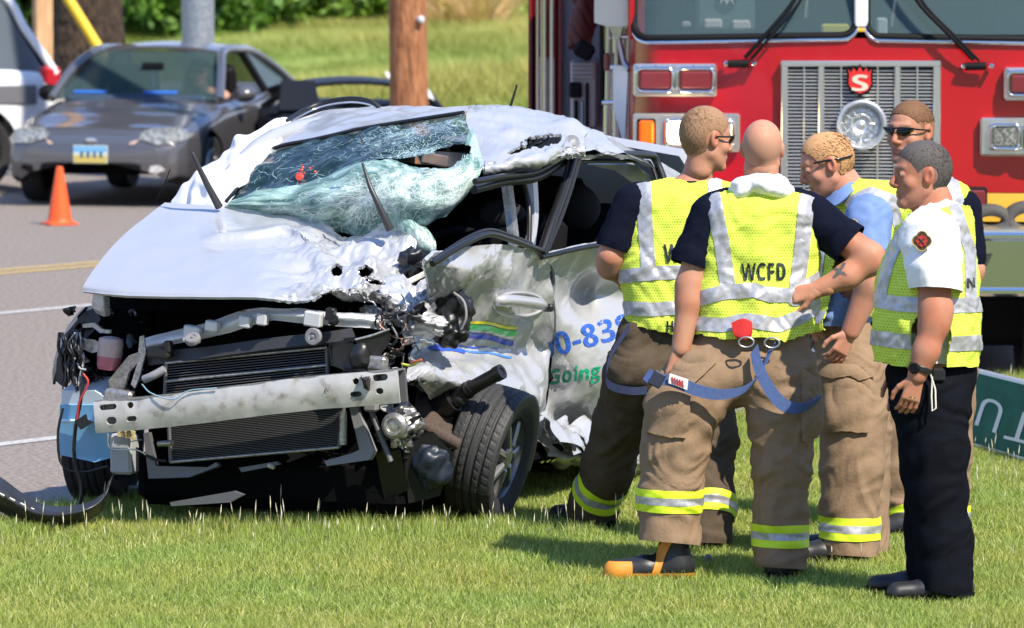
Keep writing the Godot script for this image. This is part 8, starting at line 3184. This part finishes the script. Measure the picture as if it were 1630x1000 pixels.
	crest(o, g.at([1468, 384, 0.315]), Vector3(-0.3, 0.15, 1), 0.037)
	# watch
	var wr := g.at([1465, 587, 0.28])
	var ax := (g.at([1460, 598, 0.28]) - g.at([1474, 560, 0.28])).normalized()
	m = MB.new()
	m.lathe(wr, ax, [[0.043, -0.011], [0.045, -0.008], [0.045, 0.008], [0.043, 0.011]], 24)
	var wp := part(o, "watch_strap", m, M.plastic)
	m = MB.new()
	var wd := Vector3(-0.55, 0.1, 0.83)
	m.lathe(wr + wd * 0.042, wd, [[0.021, -0.004], [0.021, 0.007], [0.017, 0.009], [0.0, 0.008]], 18)
	part(wp, "watch_case", m, M.black)
	m = MB.new()
	var rg := g.at([1452, 633, 0.31])
	m = MB.new()
	m.lathe(rg, Vector3(-0.2, -1, 0), [[0.011, -0.002], [0.0125, 0.0], [0.011, 0.002]], 14)
	part(o, "ring", m, mat(col(0.7, 0.5, 0.2), 0.2, 1.0))
	for k in 3: pass
	for s in [[1532, 952, 0.1, -1.0, 0.15, 0.31], [1498, 936, -0.12, -1.0, 0.05, 0.30]]:
		boot(o, g.at([s[0], s[1], s[2]]) * Vector3(1, 0, 1), Vector3(s[3], 0, s[4]), M.boot, M.black, null, s[5], 0.09, 0.043)

# ---- driver of the coupe
func person_driver() -> void:
	var fwd := Vector3(-sin(deg_to_rad(COUPE_TURN)), 0, cos(deg_to_rad(COUPE_TURN)))
	var A = car_points(G(coupe_px.x, coupe_px.y, ROAD_Y), fwd)
	var seat: Vector3 = A.g(2.28, 0.36, 0.25)
	var o := thing("person", seat, "driver in dark cap and sunglasses at the coupe's wheel", "person")
	var flesh := Color(0.50, 0.27, 0.19)
	var hd := Head.new(A.g(1.99, 0.38, 1.09), deg_to_rad(COUPE_TURN), 0.0, 0.0, 1.0)
	var fl := Field.new(A.g(2.3, 0.36, 0.55) - Vector3(0.7, 0.4, 0.8), A.g(2.0, 0.36, 0.9) + Vector3(0.6, 0.5, 0.8), 0.02)
	fl.bone(A.g(2.25, 0.36, 0.45), A.g(2.22, 0.36, 0.82), 0.17, 0.15, 0.05)
	fl.bone(A.g(2.2, 0.20, 0.86), A.g(2.2, 0.52, 0.86), 0.08, 0.08, 0.05)
	fl.bone(A.g(2.18, 0.36, 0.86), A.g(2.02, 0.38, 1.02), 0.06, 0.055, 0.04)
	for s in [-1.0, 1.0]:
		fl.bone(A.g(2.2, 0.36 + s * 0.2, 0.84), A.g(2.02, 0.36 + s * 0.24, 0.64), 0.05, 0.042, 0.03)
		fl.bone(A.g(2.02, 0.36 + s * 0.24, 0.64), A.g(1.74, 0.36 + s * 0.15, 0.80), 0.042, 0.035, 0.03)
	var m := MB.new()
	fl.mesh(m)
	for j in m.v.size(): m.c[j] = flesh
	build_head(m, hd, flesh, Color(0.06, 0.04, 0.03), 0.08)
	part(o, "body", m, M.flesh)
	m = MB.new()
	m.sheet(spline([[A.g(2.02, 0.18, 0.9), A.g(2.0, 0.36, 0.93), A.g(2.02, 0.54, 0.9)], [A.g(2.03, 0.17, 0.7), A.g(2.0, 0.36, 0.7), A.g(2.03, 0.55, 0.7)], [A.g(2.05, 0.18, 0.5), A.g(2.02, 0.36, 0.5), A.g(2.05, 0.54, 0.5)]], 12, 12), 0.02)
	part(o, "shirt", m, M.navy)
	m = MB.new()
	var rows := []
	for r in 8:
		var row := PackedVector3Array()
		for k in 20:
			var a := TAU * k / 20
			var e := (PI / 2) * r / 7.0
			row.append(hd.g(0.088 * cos(a) * cos(e), 0.055 + 0.085 * sin(e), -0.008 + 0.108 * sin(a) * cos(e)))
		rows.append(row)
	m.grid(rows, true, true)
	var cap := part(o, "cap", m, M.black_cloth)
	m = MB.new()
	m.sheet(spline([[hd.g(-0.07, 0.058, 0.07), hd.g(0, 0.066, 0.10), hd.g(0.07, 0.058, 0.07)], [hd.g(-0.06, 0.045, 0.14), hd.g(0, 0.055, 0.175), hd.g(0.06, 0.045, 0.14)]], 10, 5), 0.004)
	part(cap, "cap_peak", m, M.black_cloth)
	shades(o, hd)

func _ready() -> void:
	var cam := Camera3D.new()
	cam.name = "camera"
	cam.position = Vector3(0, H, 0)
	cam.rotation.x = -tilt
	cam.fov = rad_to_deg(2.0 * atan(500.0 / F))
	cam.near = 0.5
	cam.far = 800.0
	var lens := CameraAttributesPhysical.new()
	lens.frustum_focal_length = 200.0
	lens.frustum_focus_distance = 24.2
	lens.exposure_aperture = 6.3
	cam.attributes = lens
	add_child(cam)
	cam.attributes.frustum_focal_length = 200.0
	cam.fov = rad_to_deg(2.0 * atan(500.0 / F))
	var env := Environment.new()
	env.background_mode = Environment.BG_SKY
	var sky := ProceduralSkyMaterial.new()
	sky.sky_top_color = Color(0.40, 0.56, 0.82)
	sky.sky_horizon_color = Color(0.88, 0.90, 0.92)
	sky.sky_curve = 0.14
	sky.ground_bottom_color = Color(0.30, 0.32, 0.22)
	sky.ground_horizon_color = Color(0.5, 0.52, 0.45)
	sky.sky_energy_multiplier = 1.0
	env.sky = Sky.new()
	env.sky.sky_material = sky
	env.tonemap_mode = Environment.TONE_MAPPER_LINEAR
	env.tonemap_exposure = 1.62
	env.sdfgi_enabled = true
	env.ssao_enabled = true
	env.ssil_enabled = true
	var we := WorldEnvironment.new()
	we.name = "environment"
	we.environment = env
	add_child(we)
	var sun := DirectionalLight3D.new()
	sun.name = "sun"
	sun.light_energy = 1.5
	sun.light_color = Color(1.0, 0.965, 0.90)
	sun.light_angular_distance = 0.5
	sun.shadow_enabled = true
	add_child(sun)
	var az := Vector2(0.64, 0.77).normalized() * cos(deg_to_rad(49))
	sun.look_at_from_position(Vector3(az.x, sin(deg_to_rad(49)), az.y) * 50, Vector3.ZERO)
	make_materials()
	build_ground()
	build_grass()
	build_backdrop()
	build_wreck()
	build_engine()
	build_cars()
	build_small_things()
	build_people()
